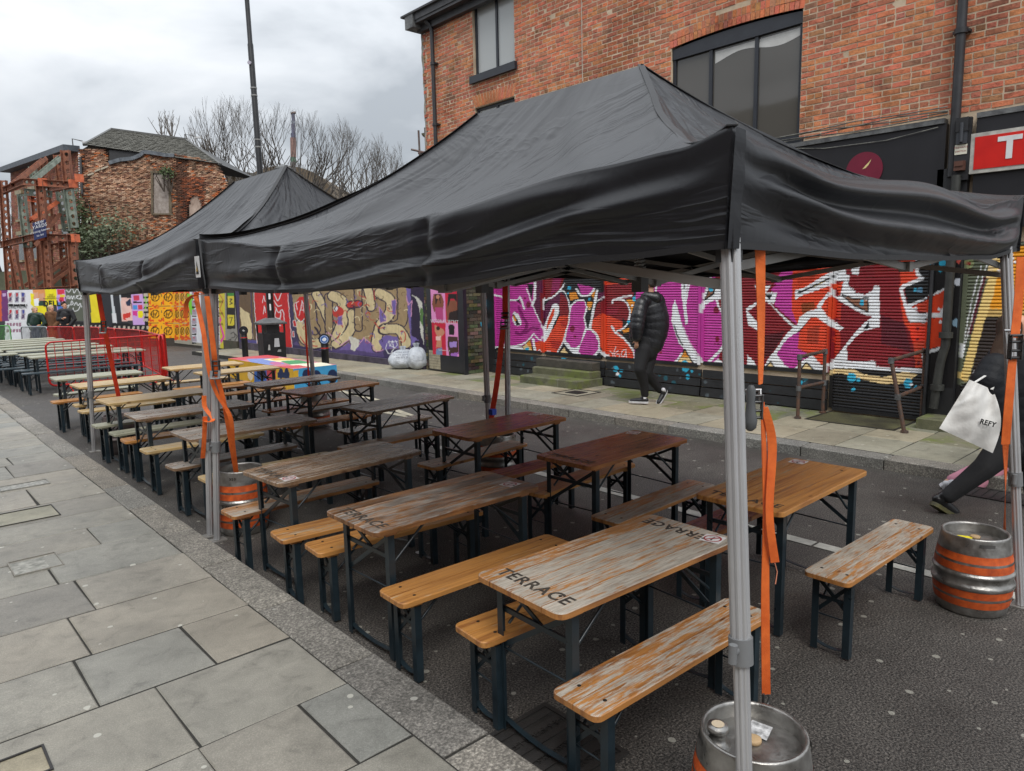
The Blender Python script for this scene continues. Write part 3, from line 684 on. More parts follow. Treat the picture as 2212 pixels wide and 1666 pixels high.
# ================================================================ painted shutters
def crop_of(ox, oy, s): return lambda P: np.stack([(PJ(P)[:, 0]*1.8445-ox)/s, (PJ(P)[:, 1]*1.8445-oy)/s], -1)
MG = S(196, 60, 158); DR = S(134, 18, 30); PR = S(96, 22, 66); OR = S(226, 70, 34); WH = S(240, 242, 245); CY_ = S(52, 178, 214); OG = S(236, 150, 40)
BE = S(238, 208, 150); BK = S(26, 25, 27); BR = S(150, 100, 75); OL = S(98, 104, 84); CR = S(240, 208, 130); YO = S(240, 160, 22)
S1 = (crop_of(1980, 1080, .2882), [
 ('P', MG, [(-900, -300), (640, -300), (640, 1040), (-900, 1040)]),
 ('P', PR, [(540, 60), (640, 60), (660, 400), (650, 640), (622, 770), (560, 650), (500, 480), (540, 330)]), ('P', DR, [(590, 300), (640, 300), (640, 700), (610, 740)]),
 ('P', DR, [(640, 60), (950, 60), (880, 240), (760, 370), (640, 400)]), ('P', S(150, 30, 90), [(780, 60), (900, 60), (860, 260), (740, 340)]),
 ('P', PR, [(660, 480), (740, 390), (900, 285), (980, 400), (1005, 620), (870, 620), (855, 480), (800, 450), (740, 560), (650, 760), (650, 500)]),
 ('P', DR, [(880, 300), (975, 400), (1000, 620), (880, 640), (860, 500)]),
 ('P', OR, [(870, 620), (1000, 620), (985, 780), (930, 930), (850, 1120), (760, 1260), (680, 1280), (640, 1240), (640, 900), (780, 800), (850, 660)]),
 ('P', S(190, 40, 24), [(860, 700), (990, 640), (960, 800), (880, 740)]), ('P', S(190, 40, 24), [(720, 960), (900, 960), (850, 1100), (760, 1060)]),
 ('P', WH, [(640, 800), (700, 640), (765, 470), (820, 445), (862, 490), (850, 600), (760, 800), (700, 930), (640, 1000)]),
 ('P', OR, [(690, 740), (765, 530), (797, 515), (792, 600), (745, 700), (680, 830)]),
 ('S', WH, 22, [(650, 410), (760, 365), (850, 290), (935, 180)]), ('L', WH, 20, [(655, 380), (640, 480), (645, 530)]),
 ('S', WH, 18, [(840, 300), (900, 272), (950, 310), (985, 400), (1008, 560), (985, 740), (940, 900), (880, 1050), (770, 1230), (700, 1285), (640, 1295), (560, 1190)]),
 ('S', S(140, 20, 110), 40, [(300, 500), (360, 640), (410, 720), (400, 800), (330, 870), (260, 850)]),
 ('E', S(120, 16, 60), (30, 45), (435, 470)), ('C', S(120, 16, 60), 14, (385, 380)), ('S', S(140, 20, 110), 34, [(330, 870), (420, 840), (480, 790), (570, 800)]),
 ('S', WH, 24, [(-40, 330), (130, 375), (200, 405), (290, 400), (320, 360), (350, 440), (378, 525)]), ('P', BK, [(262, 410), (310, 395), (330, 460)]),
 ('P', WH, [(215, 590), (240, 560), (290, 590), (340, 690), (335, 740), (290, 765), (240, 740), (212, 680)]),
 ('P', BK, [(212, 610), (235, 595), (322, 745), (272, 752)]), ('P', OG, [(222, 620), (240, 615), (268, 690), (240, 690)]),
 ('S', WH, 15, [(410, 240), (480, 440), (560, 630), (622, 760), (645, 870), (610, 950), (560, 930), (510, 870), (470, 910)]),
 ('P', BK, [(415, 180), (505, 180), (480, 400)]), ('L', WH, 34, [(528, 150), (522, 380), (490, 470)]),
 ('S', WH, 22, [(60, 1010), (130, 1030), (230, 1045), (350, 1010), (430, 960), (500, 880)]),
 ('P', BE, [(350, 1045), (460, 945), (500, 1150), (440, 1170)]), ('P', OG, [(400, 1000), (460, 945), (490, 1100)]), ('C', CY_, 28, (415, 1085)),
 ('P', WH, [(-600, 1050), (120, 1045), (350, 1050), (420, 1170), (300, 1110), (-600, 1110)]), ('P', BK, [(-600, 1105), (350, 1105), (560, 1240), (620, 1320), (-600, 1320)]),
 ('P', OR, [(520, 980), (640, 970), (650, 1240), (560, 1180)]), ('L', WH, 34, [(500, 950), (530, 1120), (560, 1190)]), ('L', BK, 10, [(350, 1048), (462, 950), (500, 1100), (560, 1230), (625, 1305)]),
 ('P', BK, [(920, 180), (1120, 220), (1150, 370), (1000, 420), (960, 330)]), ('P', OG, [(1000, 300), (1090, 290), (1130, 380), (1010, 410)]), ('C', CY_, 24, (1000, 235)), ('C', CY_, 16, (985, 310)),
 ('P', MG, [(1115, 180), (1345, 230), (1275, 340), (1175, 335)]), ('S', WH, 26, [(1100, 250), (1150, 330), (1210, 350), (1290, 325), (1345, 250)]),
 ('P', BK, [(1150, 370), (1290, 345), (1360, 270), (1320, 560), (1250, 765), (1200, 690), (1240, 500)]), ('P', OG, [(1245, 430), (1325, 430), (1300, 505), (1255, 505)]), ('P', OG, [(1300, 330), (1360, 270), (1340, 380)]), ('C', CY_, 18, (1275, 390)), ('C', BE, 20, (1275, 525)),
 ('P', DR, [(1395, 440), (1500, 395), (1735, 330), (1735, 800), (1500, 600), (1400, 640), (1320, 640)]), ('P', PR, [(1390, 300), (1500, 290), (1480, 380), (1400, 430)]),
 ('P', OR, [(1310, 680), (1420, 600), (1500, 580), (1600, 640), (1735, 700), (1735, 1330), (1500, 1200), (1420, 1030), (1400, 900), (1310, 820)]), ('P', DR, [(1510, 380), (1735, 400), (1735, 700), (1560, 600), (1510, 560)]),
 ('L', WH, 34, [(1385, 270), (1345, 480), (1285, 790)]), ('L', WH, 16, [(1360, 430), (1480, 360), (1500, 280)]),
 ('P', WH, [(1010, 480), (1095, 400), (1200, 390), (1255, 500), (1215, 640), (1245, 790), (1330, 810), (1400, 880), (1425, 1000), (1420, 1120), (1310, 1200), (1180, 1180), (1020, 1090), (930, 960), (920, 930), (985, 700)]),
 ('P', MG, [(1025, 490), (1100, 425), (1200, 412), (1233, 500), (1197, 640), (1225, 790), (1180, 900), (1150, 1020), (1070, 1070), (1030, 1060), (955, 960), (945, 930), (1005, 700)]),
 ('P', MG, [(1240, 815), (1300, 825), (1365, 895), (1405, 1000), (1395, 1120), (1300, 1178), (1180, 1160), (1125, 1125), (1165, 1000)]),
 ('E', S(130, 10, 60), (35, 42), (1040, 800)), ('C', S(130, 10, 60), 20, (1075, 910)),
 ('P', BK, [(625, 1320), (760, 1270), (880, 1080), (918, 1022), (1000, 1150), (1100, 1190), (1300, 1215), (1412, 1130), (1520, 1270), (1520, 1330)]),
 ('P', BE, [(880, 1110), (925, 1060), (990, 1150), (1230, 1225), (1160, 1275), (860, 1275)]), ('C', CY_, 38, (930, 1200)), ('P', CY_, [(1310, 1225), (1425, 1240), (1410, 1310), (1318, 1305)]),
 ('S', WH, 34, [(930, 975), (1010, 1075), (1090, 1140), (1250, 1195), (1340, 1185), (1412, 1105), (1500, 1190), (1580, 1250)]),
 ('S', WH, 9, [(560, 1130), (590, 1090), (620, 1130), (600, 1180), (570, 1180)]), ('L', WH, 8, [(690, 1110), (735, 1110), (720, 1220)]), ('L', WH, 8, [(710, 1150), (770, 1140)]),
])
S2 = (crop_of(2400, 1080, .2881), [
 ('P', DR, [(20, 60), (460, 60), (400, 560), (340, 700), (250, 640), (60, 620), (20, 560)]), ('P', OR, [(20, 60), (420, 60), (420, 150), (20, 200)]), ('P', S(150, 22, 50), [(60, 500), (240, 500), (200, 600), (60, 600)]),
 ('P', OR, [(20, 600), (90, 620), (210, 700), (100, 770), (200, 860), (320, 960), (430, 1080), (445, 1200), (330, 1320), (150, 1240), (20, 1150)]),
 ('S', WH, 24, [(140, 445), (150, 400), (280, 400), (350, 460), (382, 580), (345, 730), (270, 805), (200, 835)]), ('L', WH, 26, [(150, 405), (280, 360), (400, 345)]),
 ('P', BK, [(200, 842), (290, 810), (400, 690), (470, 690), (470, 1040), (410, 1020), (300, 900)]), ('P', BK, [(300, 390), (470, 370), (470, 700), (400, 700), (395, 560), (360, 450)]),
 ('P', OG, [(330, 400), (470, 400), (440, 500), (410, 640), (385, 500)]), ('C', CY_, 38, (450, 385)), ('C', WH, 16, (412, 480)), ('C', CY_, 30, (370, 710)), ('P', OG, [(270, 820), (400, 780), (400, 830), (300, 860)]),
 ('S', WH, 26, [(130, 765), (180, 850), (290, 930), (400, 1060), (445, 1160), (425, 1230), (300, 1318), (150, 1230), (0, 1120)]),
 ('L', WH, 9, [(105, 1110), (150, 1155), (182, 1050)]), ('L', WH, 9, [(150, 1155), (143, 1205)]), ('S', WH, 9, [(225, 1105), (175, 1140), (188, 1205), (235, 1190), (228, 1155), (200, 1155)]), ('S', WH, 9, [(320, 1090), (275, 1105), (262, 1165), (300, 1185), (330, 1110)]), ('L', WH, 9, [(328, 1085), (332, 1205)]), ('C', WH, 9, (90, 1155)), ('C', WH, 9, (370, 1145)),
 ('P', MG, [(470, 40), (1720, 40), (1745, 1330), (440, 1290)]),
 ('P', S(160, 36, 130), [(470, 600), (900, 700), (860, 1000), (470, 1000)]),
 ('P', WH, [(1000, 405), (1030, 470), (1110, 750), (1220, 1000), (1350, 1190), (1430, 1290), (1250, 1290), (1140, 1090), (1060, 1000), (1000, 850), (958, 700), (968, 500)]), ('L', MG, 5, [(1035, 480), (1110, 770), (1215, 1010), (1340, 1200)]),
 ('L', BK, 18, [(995, 760), (1030, 880), (1108, 1025)]), ('P', WH, [(1098, 60), (1245, 60), (1190, 290), (1160, 480), (1186, 720), (1150, 745), (1090, 300)]), ('L', BK, 12, [(1150, 60), (1130, 245)]), ('L', MG, 6, [(1195, 90), (1168, 300)]),
 ('P', OG, [(1140, 1095), (1250, 1265), (1030, 1265)]), ('P', BE, [(1090, 1190), (1200, 1190), (1240, 1265), (1040, 1265)]), ('L', BK, 20, [(1025, 1270), (1140, 1085), (1255, 1275)]),
 ('P', WH, [(1480, 60), (1520, 100), (1725, 215), (1640, 400), (1560, 400), (1430, 460), (1395, 560), (1345, 590), (1365, 430), (1420, 280)]), ('P', BK, [(1505, 150), (1582, 200), (1545, 325), (1395, 428)]), ('P', BR, [(1505, 195), (1562, 212), (1530, 305), (1425, 385)]), ('C', CY_, 30, (1500, 262)),
 ('P', DR, [(1560, 60), (1745, 60), (1745, 660), (1620, 500), (1600, 410), (1650, 390), (1715, 220), (1560, 140)]),
 ('S', WH, 28, [(1580, 385), (1620, 520), (1740, 670)]), ('P', DR, [(1760, 940), (1760, 1330), (1600, 1230), (1640, 1100)]), ('S', WH, 34, [(1760, 900), (1700, 1000), (1620, 1110), (1500, 1230), (1430, 1295), (1330, 1295)]),
 ('E', S(130, 10, 50), (40, 52), (1575, 540)), ('E', S(130, 10, 50), (30, 42), (1590, 940)), ('C', S(130, 10, 50), 12, (1560, 1005)), ('C', S(130, 10, 50), 12, (1600, 1010)), ('C', S(150, 10, 50), 18, (810, 1130)),
 ('L', WH, 26, [(760, 1080), (720, 1270)]), ('L', WH, 26, [(960, 1290), (1030, 1240), (1100, 1140)]), ('C', WH, 34, (740, 130)), ('L', WH, 22, [(760, 130), (735, 290)]),
 ('P', WH, [(1340, 1290), (1480, 1300), (1600, 1210), (1740, 1330), (1340, 1330)]), ('P', BK, [(1480, 1302), (1550, 1265), (1575, 1305)]),
 ('P', BK, [(470, 1272), (960, 1285), (1300, 1300), (1745, 1335), (1745, 1600), (470, 1600)]), ('C', CY_, 52, (1140, 1290)), ('C', CY_, 46, (1150, 1350)), ('E', CY_, (25, 42), (1182, 1465)), ('C', CY_, 20, (1240, 1385)),
 ('P', WH, [(680, 1300), (760, 1300), (740, 1340), (690, 1345)]), ('P', WH, [(20, 1200), (150, 1250), (330, 1325), (440, 1270), (450, 1345), (330, 1365), (20, 1260)]), ('P', BK, [(20, 1262), (330, 1372), (470, 1350), (470, 1600), (20, 1600)]), ('P', BE, [(90, 1290), (200, 1330), (270, 1400), (160, 1390)]), ('E', CY_, (40, 42), (185, 1355)), ('C', CY_, 22, (262, 1380)), ('C', CY_, 20, (240, 1450)), ('C', WH, 22, (210, 1425)),
])
S3 = (crop_of(2960, 1040, .3121), [
 ('P', DR, [(-195, -100), (1720, -100), (1720, 1480), (-195, 1480)]), ('P', S(84, 8, 22), [(260, 950), (540, 900), (360, 1200), (260, 1250)]),
 ('P', MG, [(360, 380), (500, 100), (680, 60), (630, 620), (700, 820), (550, 700), (400, 560), (440, 420)]),
 ('P', OR, [(640, -60), (1175, -60), (1170, 830), (1060, 780), (960, 720), (700, 830), (620, 620)]), ('P', S(150, 66, 20), [(740, 540), (900, 520), (930, 600), (760, 680)]), ('P', S(196, 56, 22), [(700, 60), (960, 60), (900, 260), (700, 300)]),
 ('P', OR, [(710, 920), (900, 700), (1100, 800), (1085, 1340), (1000, 1340), (880, 1200), (690, 1110)]), ('P', S(180, 58, 30), [(820, 860), (980, 820), (960, 1060), (820, 1060)]),
 ('P', MG, [(610, 930), (720, 910), (700, 1120), (860, 1200), (720, 1300), (625, 1395), (540, 1340), (420, 1200), (460, 1130)]),
 ('P', WH, [(290, 500), (370, 560), (440, 630), (560, 740), (650, 820), (700, 820), (715, 720), (820, 650), (950, 605), (945, 570), (1040, 460), (1130, 350), (1165, 365), (1165, 470), (1130, 430), (1040, 510), (1000, 590), (1080, 710), (1180, 780), (1285, 860), (1240, 895), (1080, 815), (940, 720), (870, 715), (720, 890), (560, 1000), (470, 1130), (370, 1270), (300, 1380), (265, 1380), (330, 1240), (420, 1130), (540, 950), (640, 850), (540, 760), (390, 600)]),
 ('L', BK, 5, [(900, 710), (700, 900)]),
 ('P', S(196, 50, 24), [(1175, 860), (1240, 900), (1250, 1100), (1170, 1250)]), ('P', S(196, 50, 24), [(1175, 480), (1260, 560), (1240, 760), (1175, 720)]),
 ('P', WH, [(1178, 60), (1312, 60), (1318, 175), (1368, 180), (1345, 300), (1450, 405), (1560, 432), (1700, 350), (1700, 860), (1560, 890), (1450, 960), (1340, 1090), (1190, 1310), (1130, 1400), (1150, 1270), (1300, 1080), (1450, 890), (1560, 780), (1660, 715), (1560, 690), (1400, 610), (1200, 490), (1175, 470), (1240, 440), (1290, 250), (1178, 262)]),
 ('P', DR, [(1320, 60), (1720, 60), (1720, 340), (1590, 400), (1500, 380), (1400, 300), (1370, 180)]), ('P', WH, [(1370, 60), (1500, 60), (1470, 180), (1400, 170)]), ('P', OR, [(1180, 300), (1285, 262), (1235, 440)]),
 ('P', BR, [(1285, 455), (1590, 500), (1598, 655), (1430, 575)]), ('L', BK, 18, [(1270, 430), (1420, 485), (1598, 470), (1598, 655), (1430, 575), (1270, 445)]), ('E', CY_, (26, 44), (1520, 535)), ('P', BK, [(1612, 765), (1612, 862), (1540, 872)]), ('L', BK, 5, [(1335, 200), (1350, 320), (1450, 412)]),
 ('P', WH, [(1150, 1330), (1330, 1125), (1335, 1315), (1720, 1265), (1720, 1400), (1140, 1385)]), ('S', BK, 20, [(1115, 1430), (1210, 1290), (1225, 1370), (1375, 1392)]),
 ('P', WH, [(668, 370), (760, 350), (900, 270), (1095, 150), (1200, 90), (1200, 260), (1100, 320), (760, 440), (665, 495)]), ('S', BK, 24, [(715, 405), (900, 325), (1200, 175)]), ('L', CR, 6, [(900, 330), (1050, 260)]),
 ('P', WH, [(145, 310), (240, 330), (365, 305), (300, 400), (445, 405), (390, 550), (300, 520), (190, 560), (60, 640), (190, 790), (190, 890), (60, 810), (40, 600), (180, 520), (250, 430), (180, 380)]), ('P', BK, [(268, 428), (372, 430), (345, 498)]), ('C', DR, 18, (385, 315)), ('C', DR, 14, (415, 310)),
 ('P', WH, [(55, 1200), (130, 1270), (200, 1380), (265, 1380), (350, 1270), (430, 1190), (540, 1335), (625, 1400), (740, 1290), (880, 1195), (1000, 1330), (1080, 1310), (1130, 1290), (1050, 1450), (60, 1390)]),
 ('P', BE, [(280, 1385), (350, 1295), (415, 1390)]), ('L', BK, 16, [(270, 1385), (350, 1285), (425, 1392)]), ('P', BE, [(720, 1400), (812, 1305), (930, 1425)]), ('L', BK, 20, [(715, 1405), (812, 1298), (940, 1430)]),
 ('P', BK, [(60, 1388), (480, 1392), (1050, 1448), (1120, 1440), (1120, 1750), (60, 1700)]), ('C', CY_, 45, (790, 1440)), ('C', CY_, 20, (745, 1550)), ('C', CY_, 20, (800, 1545)), ('P', WH, [(530, 1470), (630, 1465), (590, 1490)]),
])
S4 = (crop_of(3400, 1000, .3361), [
 ('P', DR, [(236, -100), (720, -100), (900, 1450), (236, 1500)]), ('P', S(140, 20, 26), [(250, 60), (560, 60), (560, 300), (250, 300)]), ('P', S(92, 10, 30), [(330, 760), (600, 860), (690, 1200), (330, 1100)]),
 ('P', OR, [(575, 60), (740, 60), (830, 330), (600, 400), (560, 450), (650, 850), (905, 820), (870, 1410), (740, 1390), (700, 1000), (600, 850), (555, 600), (555, 350)]), ('P', S(255, 60, 24), [(660, 900), (860, 900), (850, 1060), (700, 1100)]),
 ('P', BK, [(765, 60), (960, 60), (945, 560), (640, 630), (605, 430), (840, 340), (775, 270)]), ('C', CY_, 36, (930, 145)), ('C', CY_, 20, (730, 460)), ('C', S(90, 140, 170), 34, (790, 465)),
 ('L', WH, 42, [(750, 60), (757, 270), (815, 325), (690, 380), (600, 415), (565, 455), (610, 620), (670, 810)]),
 ('P', WH, [(640, 635), (900, 540), (1180, 380), (1180, 430), (960, 525), (690, 660), (780, 740), (1040, 738), (1050, 790), (870, 785), (830, 850), (670, 850)]),
 ('P', OR, [(900, 565), (1180, 412), (1110, 500), (1090, 660), (1040, 738), (900, 740), (810, 720), (700, 665)]), ('P', OR, [(900, 800), (1090, 790), (1130, 830), (1090, 920), (1085, 1110), (960, 1150), (890, 1170)]), ('L', WH, 16, [(800, 760), (1070, 775)]),
 ('C', WH, 20, (740, 685)), ('C', WH, 18, (1012, 690)), ('C', WH, 22, (838, 835)), ('C', WH, 22, (1032, 842)), ('C', DR, 20, (765, 920)), ('C', DR, 18, (765, 1050)), ('C', DR, 22, (775, 1335)),
 ('S', WH, 34, [(1180, 420), (1120, 520), (1090, 640), (1045, 740), (1085, 790), (1145, 830), (1110, 930), (1095, 1110), (1000, 1165), (880, 1200)]), ('P', WH, [(800, 1190), (890, 1180), (870, 1420), (820, 1300)]),
 ('S', BK, 22, [(1275, 430), (1150, 560), (1105, 690), (1170, 790), (1215, 822)]), ('S', BK, 22, [(1212, 895), (1130, 980), (1105, 1120)]), ('C', S(200, 205, 215), 46, (1240, 370)), ('C', S(130, 160, 180), 50, (1225, 855)), ('C', CY_, 42, (1060, 140)), ('C', CY_, 28, (1030, 222)), ('C', S(190, 80, 70), 26, (1250, 125)), ('P', S(220, 190, 190), [(1105, 240), (1135, 238), (1160, 300), (1108, 300)]),
 ('P', WH, [(225, 470), (250, 405), (312, 420), (312, 900), (225, 925)]), ('P', DR, [(200, 60), (232, 60), (232, 380), (200, 440)]), ('C', CY_, 20, (92, 622)),
 ('P', BK, [(-500, 1385), (900, 1385), (900, 2300), (-500, 2300)]), ('P', WH, [(-440, 1350), (-240, 1310), (270, 1310), (262, 1368), (420, 1382), (870, 1395), (870, 1450), (200, 1405), (-100, 1390), (-460, 1400)]), ('P', BE, [(-400, 1440), (-250, 1400), (0, 1400), (110, 1460), (350, 1500), (620, 1430), (765, 1465), (620, 1570), (350, 1580), (100, 1520), (-150, 1450), (-420, 1480)]),
 ('E', CY_, (50, 60), (650, 1570)), ('C', WH, 20, (690, 1580)), ('C', CY_, 26, (60, 1530)), ('C', CY_, 26, (740, 1625)), ('E', CY_, (55, 55), (-20, 1500)), ('C', CY_, 24, (0, 1640)),
])
S4b = (S4[0], [
 ('P', OL, [(1290, -100), (3000, -100), (3000, 2500), (1200, 2500)]), ('P', S(96, 24, 40), [(1535, 310), (1575, 310), (1395, 990), (1345, 990)]),
 ('S', WH, 12, [(1520, 180), (1440, 450), (1350, 860), (1290, 1230)]), ('S', WH, 12, [(1615, 60), (1510, 400), (1400, 820), (1290, 1260)]),
 ('P', CR, [(1700, -60), (1800, -60), (1640, 600), (1500, 1100), (1350, 1560), (1265, 1520), (1400, 1020), (1540, 500), (1600, 330)]), ('P', BE, [(1640, 60), (1720, 60), (1610, 330), (1570, 330)]),
 ('P', YO, [(1770, -60), (2600, -60), (2400, 790), (1590, 770), (1680, 440)]), ('P', S(205, 170, 100), [(1600, 690), (2400, 700), (2400, 790), (1585, 780)]), ('P', S(48, 36, 30), [(1570, 785), (2400, 795), (2300, 1700), (1370, 1560), (1480, 1100)]), ('C', WH, 75, (1825, 80)), ('C', WH, 18, (1925, 135)), ('C', WH, 16, (1728, 235)), ('C', S(150, 160, 110), 60, (1372, 145)), ('C', S(150, 50, 45), 22, (1375, 150)),
 ('P', WH, [(1425, 1410), (1525, 1410), (1470, 1520), (1430, 1500)]), ('P', BK, [(1200, 1640), (1350, 1560), (2300, 1700), (2300, 2500), (1200, 2500)]),
])
def vcolored(P, jobs, base, jit=1.0):
    C = np.tile(np.array(base, float), (len(P), 1))
    for fn, sh in jobs:
        Q = fn(P); Q = Q+np.stack([np.sin(Q[:, 1]*.11)+np.sin(Q[:, 1]*.043+Q[:, 0]*.05)*1.4+np.random.normal(0, .7, len(Q)), np.sin(Q[:, 0]*.09)*1.2+np.random.normal(0, .7, len(Q))], -1)*(1.8*jit if Q[:, 0].max()-Q[:, 0].min() > 3 else 0); paint(Q, sh, C)
    C *= (1-.10*(.5+.5*np.sin(P[:, 1]*7+P[:, 2]*3))*(.5+.5*np.sin(P[:, 1]*17-P[:, 2]*11)))[:, None]
    dr = (np.sin(P[:, 1]*310)*np.sin(P[:, 1]*97+1) > .93)&(P[:, 2] < 1.2+.5*np.sin(P[:, 1]*41)); C[dr] *= .82
    return C
shm = M('shutter_paint', (1, 1, 1), attr=True, rough=.42, var=.10, ns=6, bmp=.001, bs=40)
prof = [(.000, -.004), (.003, -.013), (.012, -.015), (.026, -.011), (.036, -.003), (.0375, .004), (.0419, .004)]
def shutter(y0, y1, zb, zt, jobs, label, base=BK, step=.0115):
    sh = link('roller_shutter', None, None, bld); sh.empty_display_size = .1; sh['label'] = label
    nyy = max(8, int((y1-y0-.09)/step)); yy = np.linspace(y0+.045, y1-.045, nyy); npf = len(prof); k = 0; z = zb
    fs = [(j*nyy+i+1, j*nyy+i, (j+1)*nyy+i, (j+1)*nyy+i+1) for j in range(npf-1) for i in range(nyy-1)]
    while z < zt:
        off = .0009*math.sin(k*2.3)
        P = np.array([(BX+x+off, y, z+dz) for dz, x in prof for y in yy])
        me = bpy.data.meshes.new('slat'); me.from_pydata(P.tolist(), [], fs); vcol(me, vcolored(P, jobs, base)); me.materials.append(shm)
        link('slat', me, shm, sh); z += .042; k += 1
    for ya, yb in ((y0-.005, y0+.045), (y1-.045, y1+.005)):
        zz = np.arange(zb-.02, zt, .02); P = np.array([(x, y, z_) for z_ in zz for x, y in ((BX+.01, ya), (BX-.028, ya), (BX-.028, yb), (BX+.01, yb))])
        f2 = [(j*4+i, j*4+i+1, (j+1)*4+i+1, (j+1)*4+i) for j in range(len(zz)-1) for i in range(3)]
        me = bpy.data.meshes.new('guide_rail'); me.from_pydata(P.tolist(), [], f2); vcol(me, vcolored(P, jobs, base)); link('guide_rail', me, shm, sh)
    b = MB(); b.box((BX-.03, y0+.046, zb-.055), (BX+.02, y1-.046, zb-.002)); b.build('bottom_bar', blackp, sh)
    return sh
shutter(10.25, 11.72, .66, 2.36, [S1], 'magenta graffiti shutter beside the brick pier')
shutter(8.65, 10.23, .66, 2.36, [S1], 'graffiti shutter with dark red and magenta curved letters over the steps')
shutter(6.58, 8.63, .66, 2.36, [S1, S2], 'graffiti shutter with a red letter behind the man in the puffer jacket')
shutter(4.46, 6.56, .70, 2.36, [S2, S3], 'graffiti shutter with magenta left half and dark red cross strokes')
shutter(3.20, 4.44, .20, 2.36, [S3, S4], 'tall dark red graffiti shutter reaching down to the ground by the handrails')
shutter(.2, 2.85, .20, 2.36, [S4b], 'shutter with yellow and cream slanted stripes behind the woman')
# note: the second bay's left half and fourth bay's overlap follow the same painted piece
m = MB(); m.box((BX-.12, 2.5, 2.36), (BX+.01, 11.8, 2.55)); m.build('shutter_box', blackp, bld)
# painted front of the pilaster and its pipes
mm = MB(); mm.grid(lambda u, v: (BX-.1035, 3.185-u*.32, .62+v*1.9), 40, 130, smooth=False, flip=True)
me = mm.mesh('painted_pilaster'); P = np.array([v.co[:] for v in me.vertices]); vcol(me, vcolored(P, [(S4[0], [s for s in S4[1] if s[0] != 'P' or s[1] not in (DR, BK)])], BK)); link('painted_pilaster', me, shm, bld)
ppt = M('pipe_paint_worn', (.045, .047, .042), (.02, .02, .02), rough=.5, ns=6, bmp=.002)
m = MB(); m.tube([(BX-.17, 2.96, 3.2), (BX-.17, 2.96, 1.15), (BX-.18, 3.0, .95), (BX-.18, 3.05, .35)], .052, 14); dp2 = m.build('downpipe', ppt, bld)
for z in (1.28, .62):
    m = MB(); m.tube([(BX-.175, 2.96 if z > 1 else 3.02, z-.035), (BX-.175, 2.96 if z > 1 else 3.02, z+.035)], .078, 14); m.build('clip', ppt, dp2)
m = MB(); m.tube([(BX-.13, 3.17, .12), (BX-.13, 3.17, 2.3)], .022, 8); m.build('conduit', pipe, bld)
# plinth boards under the shutters
wallb = M('board_paint_worn', (1, 1, 1), attr=True, rough=.45, var=.3, ns=7, bmp=.004, bs=18)
pbm = M('black_board_paint', (.026, .027, .030), (.015, .015, .016), rough=.45, ns=3, bmp=.004, bs=18)
for (y0, y1) in ((10.2, 11.75), (8.60, 10.18), (6.54, 8.58), (4.46, 6.52)):
    z = .14
    for k, hh in enumerate((.15, .13, .14)):
        m = MB(); x = BX-.09+.028*k
        m.hexa([(x+.003, y0+.01, z), (BX+.05, y0+.01, z), (BX+.05, y1, z), (x+.003, y1, z), (x+.015, y0+.01, z+hh-.01), (BX+.05, y0+.01, z+hh-.01), (BX+.05, y1, z+hh-.01), (x+.015, y1, z+hh-.01)])
        po = m.build('plinth_board', pbm, bld)
        jb_ = [(fn, [q for q in sh if q[0] in 'CE' and q[1] in (CY_, WH)]) for fn, sh in (S1, S2, S3)]
        for kk_ in range(5):
            yy = rb.uniform(y0, y1); jb_.append((lambda P, yy=yy: P[:, 1:3], [('C', rb.choice([S(60, 66, 72), S(84, 92, 98), S(40, 90, 104)]), rb.uniform(.01, .05), (yy, z+rb.uniform(0, hh)))]))
        mm = MB(); mm.grid(lambda u, v: (x+.012*v, y1-u*(y1-y0-.01), z+v*(hh-.01)), int((y1-y0)/.014), 9, smooth=False, flip=False); me = mm.mesh('board_paint'); P = np.array([v.co[:] for v in me.vertices]); vcol(me, vcolored(P, jb_, (.026, .027, .030))); link('board_paint', me, wallb, po)
        z += hh+.008
m = MB(); m.box((BX-.05, 11.70, .13), (BX+.02, 11.96, 2.5)); m.build('jamb_board', blackp, bld)
# steps
moss = surf_mat('mossy_stone', ((.085, .09, .045), (.125, .125, .075), (.17, .165, .115)), .2, 120, (.2, .2, .16), 5, .85, .004, 100, 3.5, moss=True)
st = thing('stone_steps', 'two mossy green stone steps under the second graffiti shutter', 'steps', (9.6, 9.4, .12))
m = MB(); stone(m, 9.33, 10.0, 8.62, 10.12, .10, .27, ch=.02, j=.012); m.build('step', moss, st)
m = MB(); stone(m, 9.68, 10.0, 8.64, 10.14, .27, .40, ch=.02, j=.01); m.build('step', moss, st)
m = MB(); stone(m, 9.80, 10.0, 8.66, 10.16, .41, .56, ch=.02, j=.01); m.build('threshold', M('worn_timber', (.08, .07, .055), (.04, .038, .032), rough=.85, ns=5, bmp=.01, bs=20), st)
m = MB(); stone(m, 9.62, 10.05, 2.75, 3.15, .11, .26, ch=.02); tag(m.build('stone_step', moss, None), 'mossy stone block at the foot of the black pilaster and pipe', 'step')
